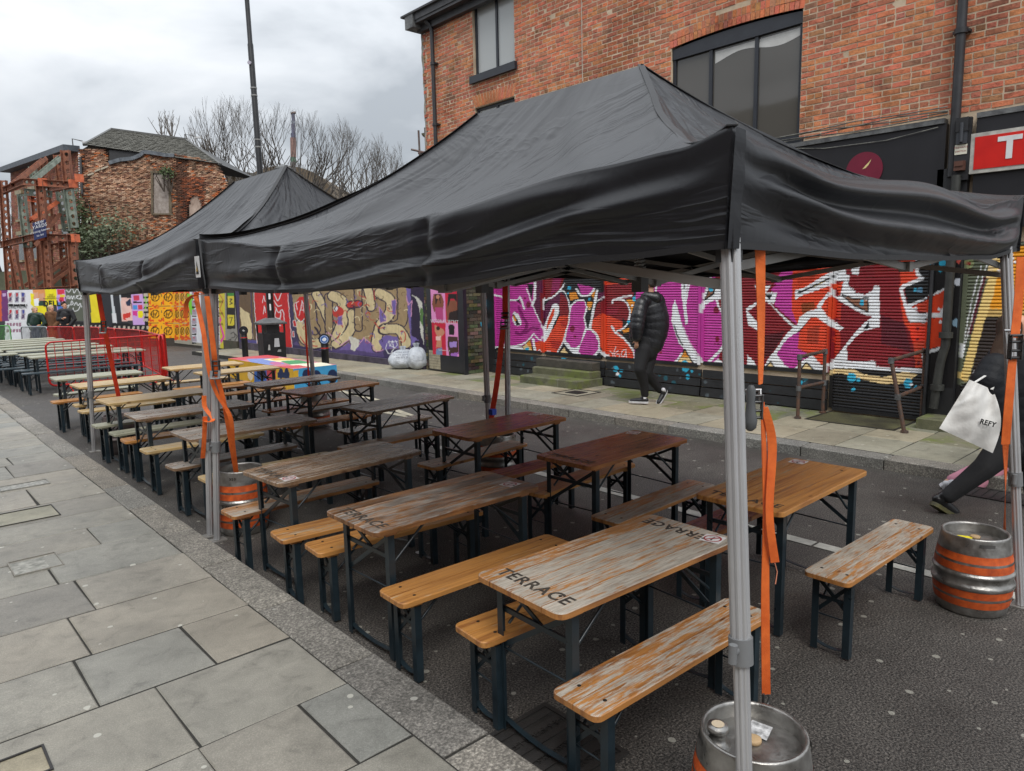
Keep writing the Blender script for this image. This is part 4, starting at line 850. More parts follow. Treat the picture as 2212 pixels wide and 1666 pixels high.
# handrails
rust = M('rusty_painted_pipe', (.045, .042, .04), (.13, .06, .035), rough=.6, ns=14, bmp=.003, bs=90)
galv = M('weathered_fitting', (.16, .165, .17), (.08, .08, .082), rough=.5, metal=.3, ns=12)
def handrail(label, a, b, za, zb, lean=(0, 0)):
    t = thing('handrail', label, 'handrail', (a[0], a[1], .12)); r = .024
    A0 = Vector((a[0]-lean[0], a[1]-lean[1], .12)); A1 = Vector((a[0], a[1], za)); B0 = Vector((b[0], b[1], .12)); B1 = Vector((b[0], b[1], zb))
    for p, q in ((A0, A1), (B0, B1)): m = MB(); m.tube([p, q], r, 10); m.build('post', rust, t)
    for k in (1.0, .5): m = MB(); m.tube([A0.lerp(A1, k), B0.lerp(B1, k)], r, 10); m.build('rail', rust, t)
    for k in (1.0, .5):
        for P0, P1 in ((A0, A1), (B0, B1)):
            c = P0.lerp(P1, k); m = MB(); m.tube([c-Vector((0, 0, .04)), c+Vector((0, 0, .03))], r*1.5, 10); m.build('fitting', galv, t)
    for c in (A0, B0): m = MB(); m.tube([c, c+Vector((0, 0, .03))], r*1.9, 10); m.build('foot', rust, t)
    return t
p = G(1723, 905, .12); q = G(1777, 893, .12); tp = XP(1724, 760, p.x); handrail('upright bent pipe handrail with two rails in front of the dark red shutter', (p.x, p.y), (q.x, q.y), .97, 1.0)
p = G(1955, 935, .12); q = G(2007, 905, .12); tp = XP(1925, 782, p.x-.02); handrail('leaning rusty pipe handrail nearer the black pilaster', (p.x-.02, tp.y), (q.x-.3, q.y), 1.0, 1.06, lean=(0, tp.y-p.y))

# ================================================================ pier with pasted advert, painted wall
def bricks_block(m, face, a0, a1, z0, z1, fixed, cols, proud=.01, r_=random.Random(3), bw=.225, bh=.075, sgn=-1, rough_=.006):
    z = z0; row = 0
    while z < z1-.03:
        a = a0-(bw/2 if row % 2 else 0)
        while a < a1-.02:
            s0 = max(a, a0)+.005; s1 = min(a+bw, a1)-.005
            if s1-s0 > .03:
                d = proud+r_.uniform(-rough_, rough_); c = tuple(x*r_.uniform(.7, 1.25) for x in r_.choice(cols)); zz = min(z+bh, z1)-.008
                if face == 'x': m.box((fixed+sgn*d, s0, z), (fixed-sgn*.01, s1, zz), c)
                else: m.box((s0, fixed+sgn*d, z), (s1, fixed-sgn*.01, zz), c)
            a += bw
        z += bh; row += 1
grimy = [(.07, .06, .045), (.10, .085, .06), (.13, .11, .07), (.05, .05, .035), (.16, .13, .09), (.06, .07, .035)]
pier = thing('brick_pier', 'dark mossy brick pier with cyan paint spots left of the magenta shutter', 'brick pier', (9.8, 12.6, .12))
m = MB(); m.box((9.47, 11.95, .12), (10.3, 13.42, 3.0), (.03, .03, .025)); m.build('core', brickm, pier)
m = MB(); bricks_block(m, 'y', 9.46, 10.12, .13, 2.95, 11.95, grimy, .014, sgn=-1, rough_=.012); bricks_block(m, 'x', 13.24, 13.42, .13, 2.95, 9.47, grimy, .012, bw=.12, rough_=.01); m.build('pier_bricks', brickm, pier, kind='stuff')
sp = MB()
for (px, py, r) in ((1050, 656, 11), (1047, 670, 6), (1060, 668, 5), (1043, 700, 8), (1052, 705, 9), (1049, 694, 7), (1062, 735, 10), (1070, 741, 7)):
    c = YP(px, py, 11.925); s_ = r/1543*13.5
    sp.add([(c.x+s_*math.cos(k*PI/6)*random.uniform(.7, 1.1), c.y, c.z+s_*math.sin(k*PI/6)*random.uniform(.7, 1.1)) for k in range(12)], [tuple(range(12))], CY_ if r != 7 else WH)
sp.build('paint_spot', M('spray_paint', (1, 1, 1), attr=True), pier)
bd = thing('advert_board', 'black tiled board with four pink and red lingerie adverts pasted on the pier', 'advert', (9.44, 12.58, .12))
m = MB(); m.box((9.39, 11.90, .14), (9.45, 13.22, 2.6)); m.box((9.37, 11.88, .12), (9.46, 11.93, 2.62)); m.build('board', M('black_tile', (.022, .024, .03), (.015, .016, .02), rough=.3, ns=4), bd)
m = MB()
for i in range(3):
    for j in range(7): m.box((9.386, 12.78+i*.14+.005, .17+j*.06), (9.392, 12.78+(i+1)*.14, .17+(j+1)*.06-.006))
m.build('bare_tiles', M('cream_tile', (.42, .38, .28), (.25, .22, .15), ns=9), bd, kind='stuff')
def panel(name, fn, nu, nv, jobs, base, parent, mat, label=None):
    mm = MB(); mm.grid(fn, nu, nv, smooth=False); me = mm.mesh(name); P = np.array([v.co[:] for v in me.vertices]); vcol(me, vcolored(P, jobs, base, .8 if name == 'painted_face' else 0.0))
    return link(name, me, mat, parent, label=label)
paper = M('pasted_paper', (1, 1, 1), attr=True, rough=.5, var=.06, ns=5, bmp=.002, bs=25)
SK1 = S(205, 140, 110); SK2 = S(140, 82, 58); SK3 = S(70, 42, 34); PK = S(232, 150, 205); RD = S(205, 28, 62)
S6 = (crop_of(1650, 1100, .4834), [
 ('P', PK, [(0, 0), (252, 0), (265, 380), (0, 380)]), ('P', RD, [(250, 0), (500, 0), (500, 390), (262, 385)]), ('P', RD, [(0, 380), (262, 385), (268, 800), (0, 800)]), ('P', PK, [(258, 386), (500, 390), (500, 800), (268, 800)]),
 ('P', SK2, [(160, 150), (225, 150), (245, 210), (238, 290), (190, 280), (165, 300), (148, 230)]), ('P', S(40, 25, 25), [(170, 150), (215, 150), (220, 230), (200, 180), (178, 240)]), ('P', S(190, 70, 130), [(170, 260), (235, 260), (242, 370), (185, 372)]), ('C', SK1, 16, (195, 172)),
 ('P', SK2, [(275, 200), (350, 200), (365, 300), (362, 370), (275, 365), (262, 270)]), ('P', S(25, 18, 20), [(280, 150), (350, 150), (355, 220), (330, 190), (300, 190), (275, 270)]), ('P', S(40, 25, 25), [(290, 300), (362, 280), (360, 375), (280, 375)]),
 ('P', SK1, [(170, 400), (200, 420), (240, 440), (255, 470), (225, 500), (228, 590), (180, 590), (190, 500), (168, 450)]), ('C', S(60, 35, 28), 16, (198, 432)), ('P', S(240, 200, 190), [(180, 500), (220, 495), (218, 530), (180, 530)]), ('P', S(120, 140, 180), [(182, 600), (232, 590), (235, 655), (180, 655)]),
 ('P', SK3, [(280, 500), (360, 500), (368, 640), (290, 665), (275, 560)]), ('C', S(20, 16, 18), 26, (308, 425)), ('P', S(20, 16, 18), [(285, 420), (330, 420), (330, 485), (288, 485)]), ('P', S(170, 140, 215), [(290, 545), (352, 540), (350, 585), (295, 590)]), ('P', S(170, 110, 200), [(300, 640), (362, 630), (355, 668), (305, 665)]),
])
panel('advert_print', lambda u, v: (9.384, 13.05-u*.95, .50+v*1.9), 60, 110, [S6], PK, bd, paper)
text("VICTORIA'S SECRET", .115, frame((9.381, 12.58, 1.235), (0, -1, 0), (0, 0, 1)), MATS['sign_letter_white'], bd, sx=.9)
text("victoriassecret.co.uk", .05, frame((9.381, 12.62, .61), (0, -1, 0), (0, 0, 1)), MATS['sign_letter_white'], bd, sx=.9)

TN = S(170, 146, 108); TC = S(224, 206, 160); DP = S(44, 32, 62); VI = S(122, 104, 176); PN = S(222, 160, 200); RB = S(205, 60, 50); RE = S(214, 32, 34); GY = S(150, 147, 140)
def letter(col, w, pts, o=26): return [('S', DP, w+o, pts), ('S', col, w, pts)]
S5 = (crop_of(900, 1150, .3707),
 [('P', S(62, 52, 92), [(140, 0), (2200, -200), (2200, 1000), (140, 800)]), ('P', TN, [(700, -100), (1980, -200), (1990, 640), (1640, 660), (1150, 640), (800, 620), (740, 400)]), ('P', S(92, 76, 128), [(715, 600), (1250, 700), (1700, 740), (1690, 670), (1240, 620), (1150, 650), (800, 620), (760, 560)]), ('P', S(120, 100, 170), [(1220, 660), (1340, 560), (1500, 540), (1660, 690), (1560, 690), (1400, 660)])]
 + letter(TC, 90, [(800, 380), (830, 520), (920, 590), (1000, 590)]) + letter(TN, 100, [(900, 120), (930, 380), (960, 440)]) + letter(TC, 84, [(970, 60), (1060, 230), (1130, 420)]) + letter(TN, 70, [(1105, 90), (1110, 480)])
 + letter(TC, 100, [(1150, 80), (1240, 130), (1270, 280), (1230, 420), (1180, 540)]) + letter(TC, 84, [(1350, 270), (1360, 400), (1280, 530), (1180, 600)]) + [('C', RB, 60, (1205, 250)), ('C', WH, 26, (1180, 220)), ('P', VI, [(1200, 310), (1250, 288), (1252, 388), (1200, 392)]), ('L', PN, 5, [(1200, 310), (1250, 288), (1252, 388), (1200, 392), (1200, 310)])]
 + letter(TN, 70, [(1420, -60), (1425, 420)]) + letter(RB, 60, [(1330, 175), (1430, 165)]) + letter(TC, 80, [(1500, -60), (1540, 60), (1560, 200)]) + letter(TC, 96, [(1650, 50), (1760, 120), (1765, 260), (1660, 400), (1620, 560), (1625, 630)]) + letter(TN, 96, [(1890, -60), (1895, 340), (1760, 420), (1690, 440)]) + letter(TC, 92, [(1700, 440), (1850, 440), (1925, 540), (1940, 590)])
 + [('P', VI, [(1645, 195), (1722, 300), (1722, 350), (1655, 370)]), ('L', PN, 5, [(1645, 195), (1722, 300), (1722, 350), (1655, 370), (1645, 195)]), ('P', VI, [(1782, 130), (1830, 120), (1822, 282), (1790, 272)]), ('L', PN, 5, [(1782, 130), (1830, 120), (1822, 282), (1790, 272), (1782, 130)]), ('P', VI, [(1640, 560), (1720, 500), (1850, 520), (1860, 640), (1690, 660)]),
    ('L', PN, 9, [(1030, 530), (1100, 470), (1180, 560), (1240, 610), (1330, 545), (1430, 600), (1485, 530), (1560, 590), (1615, 680), (1690, 660)]), ('L', DP, 22, [(960, 420), (1080, 600), (1160, 640)]), ('S', RB, 10, [(1880, 460), (1920, 470), (1930, 540), (1900, 580), (1875, 520)]), ('S', RB, 9, [(1600, 360), (1640, 420), (1700, 420)]), ('S', RB, 10, [(1230, 480), (1200, 540)]), ('S', RB, 8, [(1590, 20), (1600, 120)]), ('L', RB, 12, [(800, 520), (860, 610), (980, 620)]),
    ('S', WH, 6, [(1730, 590), (1720, 640), (1750, 700), (1790, 690)]), ('S', WH, 7, [(1750, 560), (1765, 620), (1790, 560), (1800, 620)]), ('L', WH, 6, [(1740, 575), (1840, 570)]), ('S', WH, 6, [(1780, 620), (1810, 640), (1780, 680), (1830, 690)]), ('S', WH, 6, [(1820, 560), (1840, 600), (1815, 640)]),
    ('P', S(225, 222, 210), [(1320, 520), (1360, 515), (1440, 560), (1425, 620), (1380, 672), (1340, 655), (1345, 600)]), ('P', DP, [(1930, -100), (2300, -100), (2300, 1000), (2010, 1000), (2000, 300)]), ('P', VI, [(1935, -60), (1985, 0), (1990, 500), (2080, 560), (2040, 560), (1995, 620), (1960, 300)]), ('P', S(215, 215, 205), [(1990, 60), (2080, 110), (2110, 160), (2130, 620), (2090, 470), (2085, 240), (2050, 120)]), ('P', S(90, 130, 70), [(2090, 200), (2120, 230), (2120, 420), (2085, 330)]), ('L', PN, 9, [(1940, 80), (1960, 180), (2000, 130), (1990, 300)]),
    ('P', S(52, 42, 66), [(715, 660), (1220, 720), (1760, 780), (2300, 840), (2300, 1000), (700, 900)]),
    ('P', S(108, 86, 62), [(140, -60), (300, -60), (330, 560), (150, 540)]), ('P', TC, [(148, 200), (250, 270), (275, 380), (300, 540), (225, 545), (175, 490)]), ('L', S(60, 50, 90), 10, [(270, 40), (290, 560)]), ('P', S(92, 84, 150), [(230, 550), (335, 560), (335, 660), (250, 650)]),
    ('P', RE, [(298, -60), (665, -60), (690, 300), (718, 690), (338, 662)]), ('L', WH, 6, [(298, 40), (340, 662)]), ('L', WH, 6, [(665, 60), (716, 680)]),
    ('S', WH, 8, [(520, 60), (560, 130), (590, 70), (610, 10)]), ('S', WH, 8, [(530, 200), (570, 260), (610, 230), (630, 350)]), ('S', WH, 8, [(540, 210), (530, 300), (580, 320), (590, 250)]), ('S', WH, 8, [(530, 340), (580, 330), (560, 390), (590, 400)]), ('L', WH, 7, [(395, 150), (405, 80), (425, 140)]), ('L', WH, 7, [(402, 270), (412, 190), (428, 260)]), ('S', WH, 7, [(430, 320), (415, 350), (425, 390)]), ('S', WH, 8, [(520, 130), (560, 190), (600, 180)]),
    ('P', RE, [(735, 170), (790, 90), (880, 80), (905, 200), (900, 290), (850, 300), (805, 355), (760, 300)]), ('S', WH, 7, [(735, 170), (745, 260), (770, 330), (805, 358), (850, 320), (900, 290)]), ('L', WH, 7, [(730, 160), (785, 140)]), ('L', WH, 7, [(758, 150), (765, 230)]), ('L', WH, 7, [(790, 290), (820, 130), (850, 290)]), ('L', WH, 6, [(800, 230), (845, 230)]), ('S', WH, 7, [(885, 100), (855, 180), (880, 280)]),
    ('P', RE, [(722, 345), (752, 340), (758, 410), (726, 405)]), ('L', WH, 5, [(722, 345), (752, 340), (758, 410), (726, 405), (722, 345)]), ('P', RE, [(716, 462), (733, 460), (738, 520), (718, 520)]), ('L', WH, 5, [(716, 462), (733, 460), (738, 520), (718, 520), (716, 462)])])
_rg = random.Random(8)
for k in range(120):
    x, y = _rg.uniform(820, 1930), _rg.uniform(20, 620); a = _rg.uniform(0, 6.3); L_ = _rg.uniform(14, 46); c_ = _rg.choice([DP, S(120, 96, 66), S(120, 96, 66), S(236, 222, 180), S(236, 222, 180), RB, VI])
    S5[1].insert(40, ('S', c_, _rg.uniform(3, 8), [(x, y), (x+L_*math.cos(a), y+L_*math.sin(a)), (x+L_*1.6*math.cos(a+.7), y+L_*1.6*math.sin(a+.7))]))
gw = thing('graffiti_wall', 'long rendered wall painted with tan and purple graffiti letters and a red panel', 'wall', (9.5, 19, 0))
m = MB(); m.box((9.52, 13.42, -.1), (9.8, 24.6, 2.9)); m.box((9.45, 13.42, 2.9), (9.86, 24.6, 2.98)); m.build('masonry', M('render_dark', (.1, .09, .1), rough=.9), gw)
m = MB(); m.box((9.40, 13.45, -.05), (9.50, 24.3, .26)); m.build('plinth', M('plinth_purple_grey', S(84, 76, 92), S(46, 40, 52), rough=.8, ns=4, bmp=.004), gw)
wallp = M('wall_paint', (1, 1, 1), attr=True, rough=.62, var=.16, ns=9, bmp=.006, bs=30)
panel('painted_face', lambda u, v: (9.5, 24.55-u*11.1, .0+v*2.9), 620, 165, [S5], S(62, 52, 92), gw, wallp)

# ================================================================ hoarding with posters
YE = S(240, 225, 30); LI = S(205, 165, 225); OY = S(250, 180, 30)
H1 = (crop_of(0, 1120, .3991), [
 ('P', S(226, 226, 230), [(62, -100), (325, -100), (335, 420), (90, 420)]), ('P', S(110, 50, 110), [(-50, -100), (62, -100), (92, 400), (-50, 400)]), ('P', S(200, 90, 50), [(-60, -100), (8, -100), (20, 400), (-60, 400)]), ('P', S(220, 222, 226), [(50, 400), (300, 400), (300, 700), (50, 700)]), ('P', S(190, 160, 200), [(22, 120), (60, 120), (62, 150), (24, 155)]),
 ('P', S(225, 150, 90), [(322, -20), (446, -20), (455, 250), (335, 250)]), ('P', S(225, 170, 140), [(330, 120), (380, 110), (385, 165), (345, 175)]), ('P', S(215, 160, 130), [(388, 130), (440, 120), (446, 190), (400, 200)]), ('P', S(40, 70, 55), [(385, 200), (455, 200), (458, 250), (385, 250)]), ('P', WH, [(335, 180), (390, 170), (385, 250), (335, 250)]),
 ('P', YE, [(444, -20), (560, -20), (575, 250), (456, 250)]), ('P', YE, [(355, 250), (460, 250), (470, 460), (365, 460)]), ('P', YE, [(300, 120), (335, 130), (345, 260), (310, 240)]),
 ('P', LI, [(560, -20), (645, -20), (665, 420), (575, 420)]), ('P', S(215, 50, 80), [(572, 85), (645, 80), (648, 130), (575, 135)]), ('P', S(230, 210, 60), [(600, 135), (645, 135), (646, 158), (600, 160)]), ('P', S(215, 50, 80), [(590, 165), (635, 160), (638, 205), (592, 205)]), ('P', S(80, 120, 200), [(575, 210), (655, 210), (660, 300), (580, 300)]),
 ('P', S(92, 96, 84), [(645, -60), (900, -60), (900, 400), (665, 400)]), ('S', WH, 5, [(660, 90), (690, 110), (720, 70), (740, 120), (770, 80), (800, 130)]), ('L', WH, 5, [(665, 180), (670, 150), (690, 150), (690, 175), (668, 170)]), ('S', WH, 5, [(700, 180), (712, 150), (724, 180), (736, 150), (748, 180)]), ('S', WH, 5, [(760, 150), (780, 150), (760, 165), (785, 178)]), ('S', WH, 5, [(790, 140), (812, 150), (795, 180), (818, 176)]), ('S', WH, 5, [(705, 240), (715, 200), (730, 225), (712, 240)]), ('S', WH, 5, [(740, 245), (760, 215), (780, 245), (800, 225), (815, 260)]), ('S', WH, 5, [(670, 250), (690, 240), (670, 280)]), ('S', WH, 5, [(730, 270), (740, 300), (780, 290), (800, 250)]),
 ('P', YE, [(888, 60), (960, 60), (1008, 418), (920, 418)]), ('P', S(225, 110, 110), [(960, 120), (985, 120), (1008, 380), (990, 380)]), ('P', S(40, 42, 50), [(985, 60), (1100, 60), (1130, 460), (1060, 460)]), ('P', WH, [(1000, 120), (1040, 120), (1060, 180), (1010, 190)]), ('E', S(50, 110, 90), (28, 60), (1095, 340)), ('C', S(40, 40, 80), 36, (1045, 330)), ('C', S(220, 225, 230), 24, (1045, 330)), ('P', S(90, 60, 120), [(1060, 110), (1090, 110), (1100, 240), (1075, 260)]), ('P', S(180, 205, 225), [(1068, 380), (1120, 380), (1125, 460), (1085, 460)]), ('P', S(190, 235, 40), [(1005, 190), (1025, 185), (1045, 280), (1030, 280)]),
 ('P', S(205, 210, 215), [(1095, 60), (1200, 60), (1230, 430), (1130, 430)]), ('P', S(45, 45, 50), [(1125, 130), (1190, 130), (1225, 430), (1170, 430), (1140, 250)]), ('C', SK1, 16, (1150, 125)), ('P', S(220, 222, 225), [(1115, 325), (1160, 325), (1165, 420), (1122, 420)]),
 ('P', S(235, 190, 180), [(1200, 110), (1262, 110), (1275, 400), (1232, 400)]), ('P', BK, [(700, 405), (1300, 425), (1300, 800), (700, 800)]),
] + [('P', c, [(x, y), (x+42, y), (x+42, y+100), (x, y+100)]) for y in (115, 285) for x, c in ((82, S(180, 172, 178)), (148, S(170, 172, 184)), (210, S(176, 168, 178)))]
  + [('P', c, [(x+8, y+6), (x+34, y+2), (x+30, y+40), (x+12, y+44)]) for y in (115, 285) for x, c in ((82, S(190, 45, 55)), (148, S(180, 50, 60)), (210, S(60, 70, 150)))]
  + [('P', S(90, 70, 100), [(x+12, y+50), (x+34, y+44), (x+30, y+88), (x+6, y+92)]) for y in (115, 285) for x in (82, 148, 210)] + [('P', BK, [(x, 232), (x+46, 232), (x+46, 255), (x, 255)]) for x in (86, 146, 206)]
  + [('P', S(150, 110, 130), [(x, y), (x+22, y), (x+22, y+34), (x, y+34)]) for y in (418, 480) for x in range(66, 210, 31)] + [('P', S(190, 180, 165), [(x, 440), (x+16, 440), (x+16, 462), (x, 462)]) for x in range(735, 1250, 42)])
blob = lambda x, y, r: [('C', S(40, 30, 12), r, (x, y)), ('C', OY, r*.78, (x, y)), ('L', S(40, 30, 12), r*.2, [(x-r*.38, y-r*.6), (x-r*.38, y+r*.6)]), ('L', S(40, 30, 12), r*.2, [(x-r*.4, y), (x+r*.1, y)]), ('L', S(40, 30, 12), r*.2, [(x, y+r*.5), (x+r*.45, y-r*.5)])]
_h = []
rq = random.Random(2)
for i, (x0, x1) in enumerate(((527, 622), (622, 715), (712, 752), (752, 788), (788, 826))):
    for j in range(-1, 3):
        y0 = 62+j*122; y1 = y0+118; _h.append(('P', OY, [(x0, y0), (x1-2, y0), (x1-2, y1), (x0, y1)]))
        for q in range(7):
            xx = rq.uniform(x0, x1-12); yy = rq.choice([rq.uniform(y0, y0+24), rq.uniform(y1-30, y1-6)]); _h.append(('P', S(228, 84, 28), [(xx, yy), (xx+rq.uniform(10, 26), yy+rq.uniform(-4, 4)), (xx+rq.uniform(8, 20), yy+rq.uniform(8, 20)), (xx-4, yy+12)]))
        _h += [('P', S(228, 84, 28), [(x0, y1-20), (x0+12, y0+70), (x0+20, y1-4)])]
        c = ((x0+x1)/2, y0+54)
        if i < 2: _h += blob(c[0], c[1], 32)
        else: _h += [('E', S(40, 30, 12), (15, 28), c), ('E', OY, (11, 22), c), ('L', S(40, 30, 12), 5, [(c[0]-5, c[1]-16), (c[0]-4, c[1]+16)]), ('L', S(40, 30, 12), 5, [(c[0], c[1]+14), (c[0]+6, c[1]-14)])]
H2 = (crop_of(300, 1120, .5534), [
 ('P', S(236, 216, 40), [(95, 50), (165, 50), (190, 300), (120, 300)]), ('P', S(45, 46, 52), [(165, 50), (250, 50), (270, 330), (195, 330)]), ('P', LI, [(400, 60), (485, 60), (500, 315), (415, 315)]), ('P', S(205, 60, 90), [(420, 105), (460, 105), (460, 140), (422, 140)]), ('P', BK, [(418, 148), (480, 148), (480, 160), (418, 160)]), ('P', S(80, 150, 220), [(412, 172), (446, 172), (448, 207), (414, 207)]), ('P', S(215, 60, 90), [(450, 172), (484, 172), (485, 207), (452, 207)]), ('P', S(215, 60, 150), [(415, 215), (447, 215), (448, 250), (417, 250)]), ('P', YE, [(452, 215), (486, 215), (487, 265), (453, 265)]), ('P', YE, [(415, 75), (480, 75), (480, 92), (416, 92)]),
 ('P', BK, [(484, 60), (528, 60), (538, 340), (500, 330)]), ('S', S(120, 210, 40), 8, [(488, 60), (510, 150), (500, 210)]), ('P', BK, [(325, 60), (400, 60), (405, 120), (328, 120)]), ('P', S(238, 196, 186), [(328, 122), (402, 122), (412, 285), (335, 290)]), ('P', S(215, 60, 50), [(340, 240), (400, 225), (395, 260), (360, 270), (372, 285), (348, 280)]), ('P', S(40, 50, 80), [(365, 150), (398, 125), (400, 180), (370, 180)]), ('P', BK, [(260, 310), (538, 320), (545, 380), (265, 370)]),
] + [('P', S(190, 180, 165), [(x, 325), (x+16, 325), (x+16, 348), (x, 348)]) for x in range(275, 530, 34)] + [('P', S(190, 180, 165), [(x, y), (x+16, y), (x+16, y+22), (x, y+22)]) for x in (490, 508) for y in range(90, 300, 36)] + _h + [
 ('P', S(228, 230, 235), [(822, 60), (1040, 60), (1048, 455), (842, 440)]), ('P', S(120, 215, 50), [(805, 90), (845, 100), (855, 210), (835, 250), (820, 200)]),
] + [('P', c, [(x, y), (x+34, y-2), (x+36, y+38), (x+2, y+40)]) for y in (75, 140, 205, 270, 335, 398) for x, c in ((838, S(170, 160, 175)), (965, S(120, 130, 190)), (1003, S(175, 150, 165)))] + [('P', S(200, 50, 60), [(x+8, y+4), (x+22, y+4), (x+18, y+20)]) for y in (75, 140, 205, 270, 335, 398) for x in (838, 965, 1003)] + [('P', BK, [(x+2, y+44), (x+34, y+43), (x+34, y+54), (x+2, y+55)]) for y in (75, 140, 205, 270, 335, 398) for x in (838, 965, 1003)] + [
 ('P', S(214, 200, 60), [(1030, 60), (1075, 60), (1085, 500), (1045, 500)]), ('L', S(200, 60, 60), 5, [(1035, 90), (1065, 140), (1040, 200), (1070, 260)]), ('P', S(232, 90, 170), [(1040, 240), (1055, 280), (1045, 300), (1078, 400), (1052, 450), (1042, 430), (1062, 400), (1040, 320)]),
 ('P', GY, [(1075, 40), (1185, 40), (1195, 520), (1082, 510)]), ('P', BK, [(1086, 70), (1150, 70), (1152, 345), (1092, 345)]), ('P', S(222, 205, 60), [(1096, 110), (1142, 110), (1144, 190), (1098, 190)]), ('P', S(60, 140, 50), [(1094, 85), (1142, 85), (1142, 110), (1096, 110)]), ('P', S(222, 205, 60), [(1096, 245), (1144, 245), (1145, 320), (1098, 320)]), ('S', BK, 5, [(1112, 130), (1128, 132), (1114, 148), (1130, 160), (1112, 168)]), ('L', BK, 5, [(1108, 265), (1130, 263), (1116, 305)]),
 ('S', BK, 4, [(1120, 380), (1140, 370), (1150, 400), (1125, 410)]), ('S', BK, 4, [(1100, 430), (1120, 420), (1110, 460), (1140, 440)]), ('S', BK, 4, [(1150, 380), (1165, 400), (1150, 430), (1170, 460)]), ('P', S(70, 80, 40), [(1084, 470), (1195, 490), (1195, 530), (1085, 520)]), ('P', BK, [(1185, 40), (1215, 40), (1222, 530), (1195, 520)]),
])
hb = thing('poster_hoarding', 'long timber hoarding pasted all over with bright event posters behind the barriers', 'hoarding', (9.5, 29, -.1))
pA = Vector((9.5, 24.62, 0)); cG = G(378, 749, -.2); pB = Vector((cG.x, cG.y, 0))
dvw = Vector((_rt[0], _rt[1], 0)); fwd = Vector((math.sin(YAW), math.cos(YAW), 0))
pD = pB-dvw*(19.0)+fwd*1.5
base_h = S(70, 66, 70)
def wallseg(a, b, z0, z1, n, m_, jobs, base, nm, fl=False):
    panel(nm, lambda u, v: tuple(a.lerp(b, u)+Vector((0, 0, z0+(z1-z0)*v))), n, m_, jobs, base, hb, paper)
wallseg(pB, pA, -.05, 2.45, 330, 100, [H2], S(170, 165, 150), 'poster_row')
zt = FD(200, 622, 29).z
wallseg(pD, pB, .15, zt-.02, 620, 80, [H1, (H2[0], [s for s in H2[1]])], S(60, 58, 62), 'poster_row')
m = MB(); off = fwd*.06
for a, b, z1 in ((pA, pB, 2.47), (pD, pB, zt)):
    o_ = Vector((.06, 0, 0)) if a is pA else off
    q = [a+o_*.3, b+o_*.3, b+o_*2, a+o_*2]
    m.hexa([(p.x, p.y, -.4) for p in q]+[(p.x, p.y, z1) for p in q])
m.build('timber_backing', M('timber_dark', (.06, .05, .04)), hb)
m = MB(); m.box((9.44, 24.62, -.3), (9.5, 31.0, .26)); m.build('footing', M('footing_rust', (.09, .07, .055), (.05, .06, .03), rough=.85), hb)
zl = lambda p, d=.02: Vector(p)-Vector((0, 0, 0))
def htext(s, px, py, size, mat, nm='poster_lettering', b=0.0, seg=0):
    # stands on the facing run of the hoarding
    A, B = (pD, pB) if seg == 0 else (pB, pA)
    n_ = Vector((B-A)).cross(Vector((0, 0, 1))).normalized()
    r_ = Vector(ray(px, py)); o = Vector(EYEP); t = (A-o).dot(n_)/r_.dot(n_); P_ = o+r_*t
    if n_.dot(P_-o) > 0: n_ = -n_
    text(s, size, frame(P_+n_*.02, (B-A), (0, 0, 1)), mat, hb, nm, bold=b)
blk = M('print_black', (.02, .02, .02))
htext('DELLI', 114, 656, .30, blk, b=.01); htext('OUT', 111, 637, .09, blk); htext('HANDS', 111, 641, .09, blk); htext('INDEPENDENTLY', 111, 645, .08, blk)
for x in (26, 39, 52):
    for y in (662, ): htext('PARK', x, y-2.2, .14, blk); htext('LIFE', x, y+2, .14, blk)
for px, py in ((476, 652), (463, 652), (476, 677), (463, 677), (476, 700), (464, 701)): htext('PARKLIFE', px, py, .11, blk, seg=1)
htext('THE BUG', 335, 634, .12, blk, seg=0)

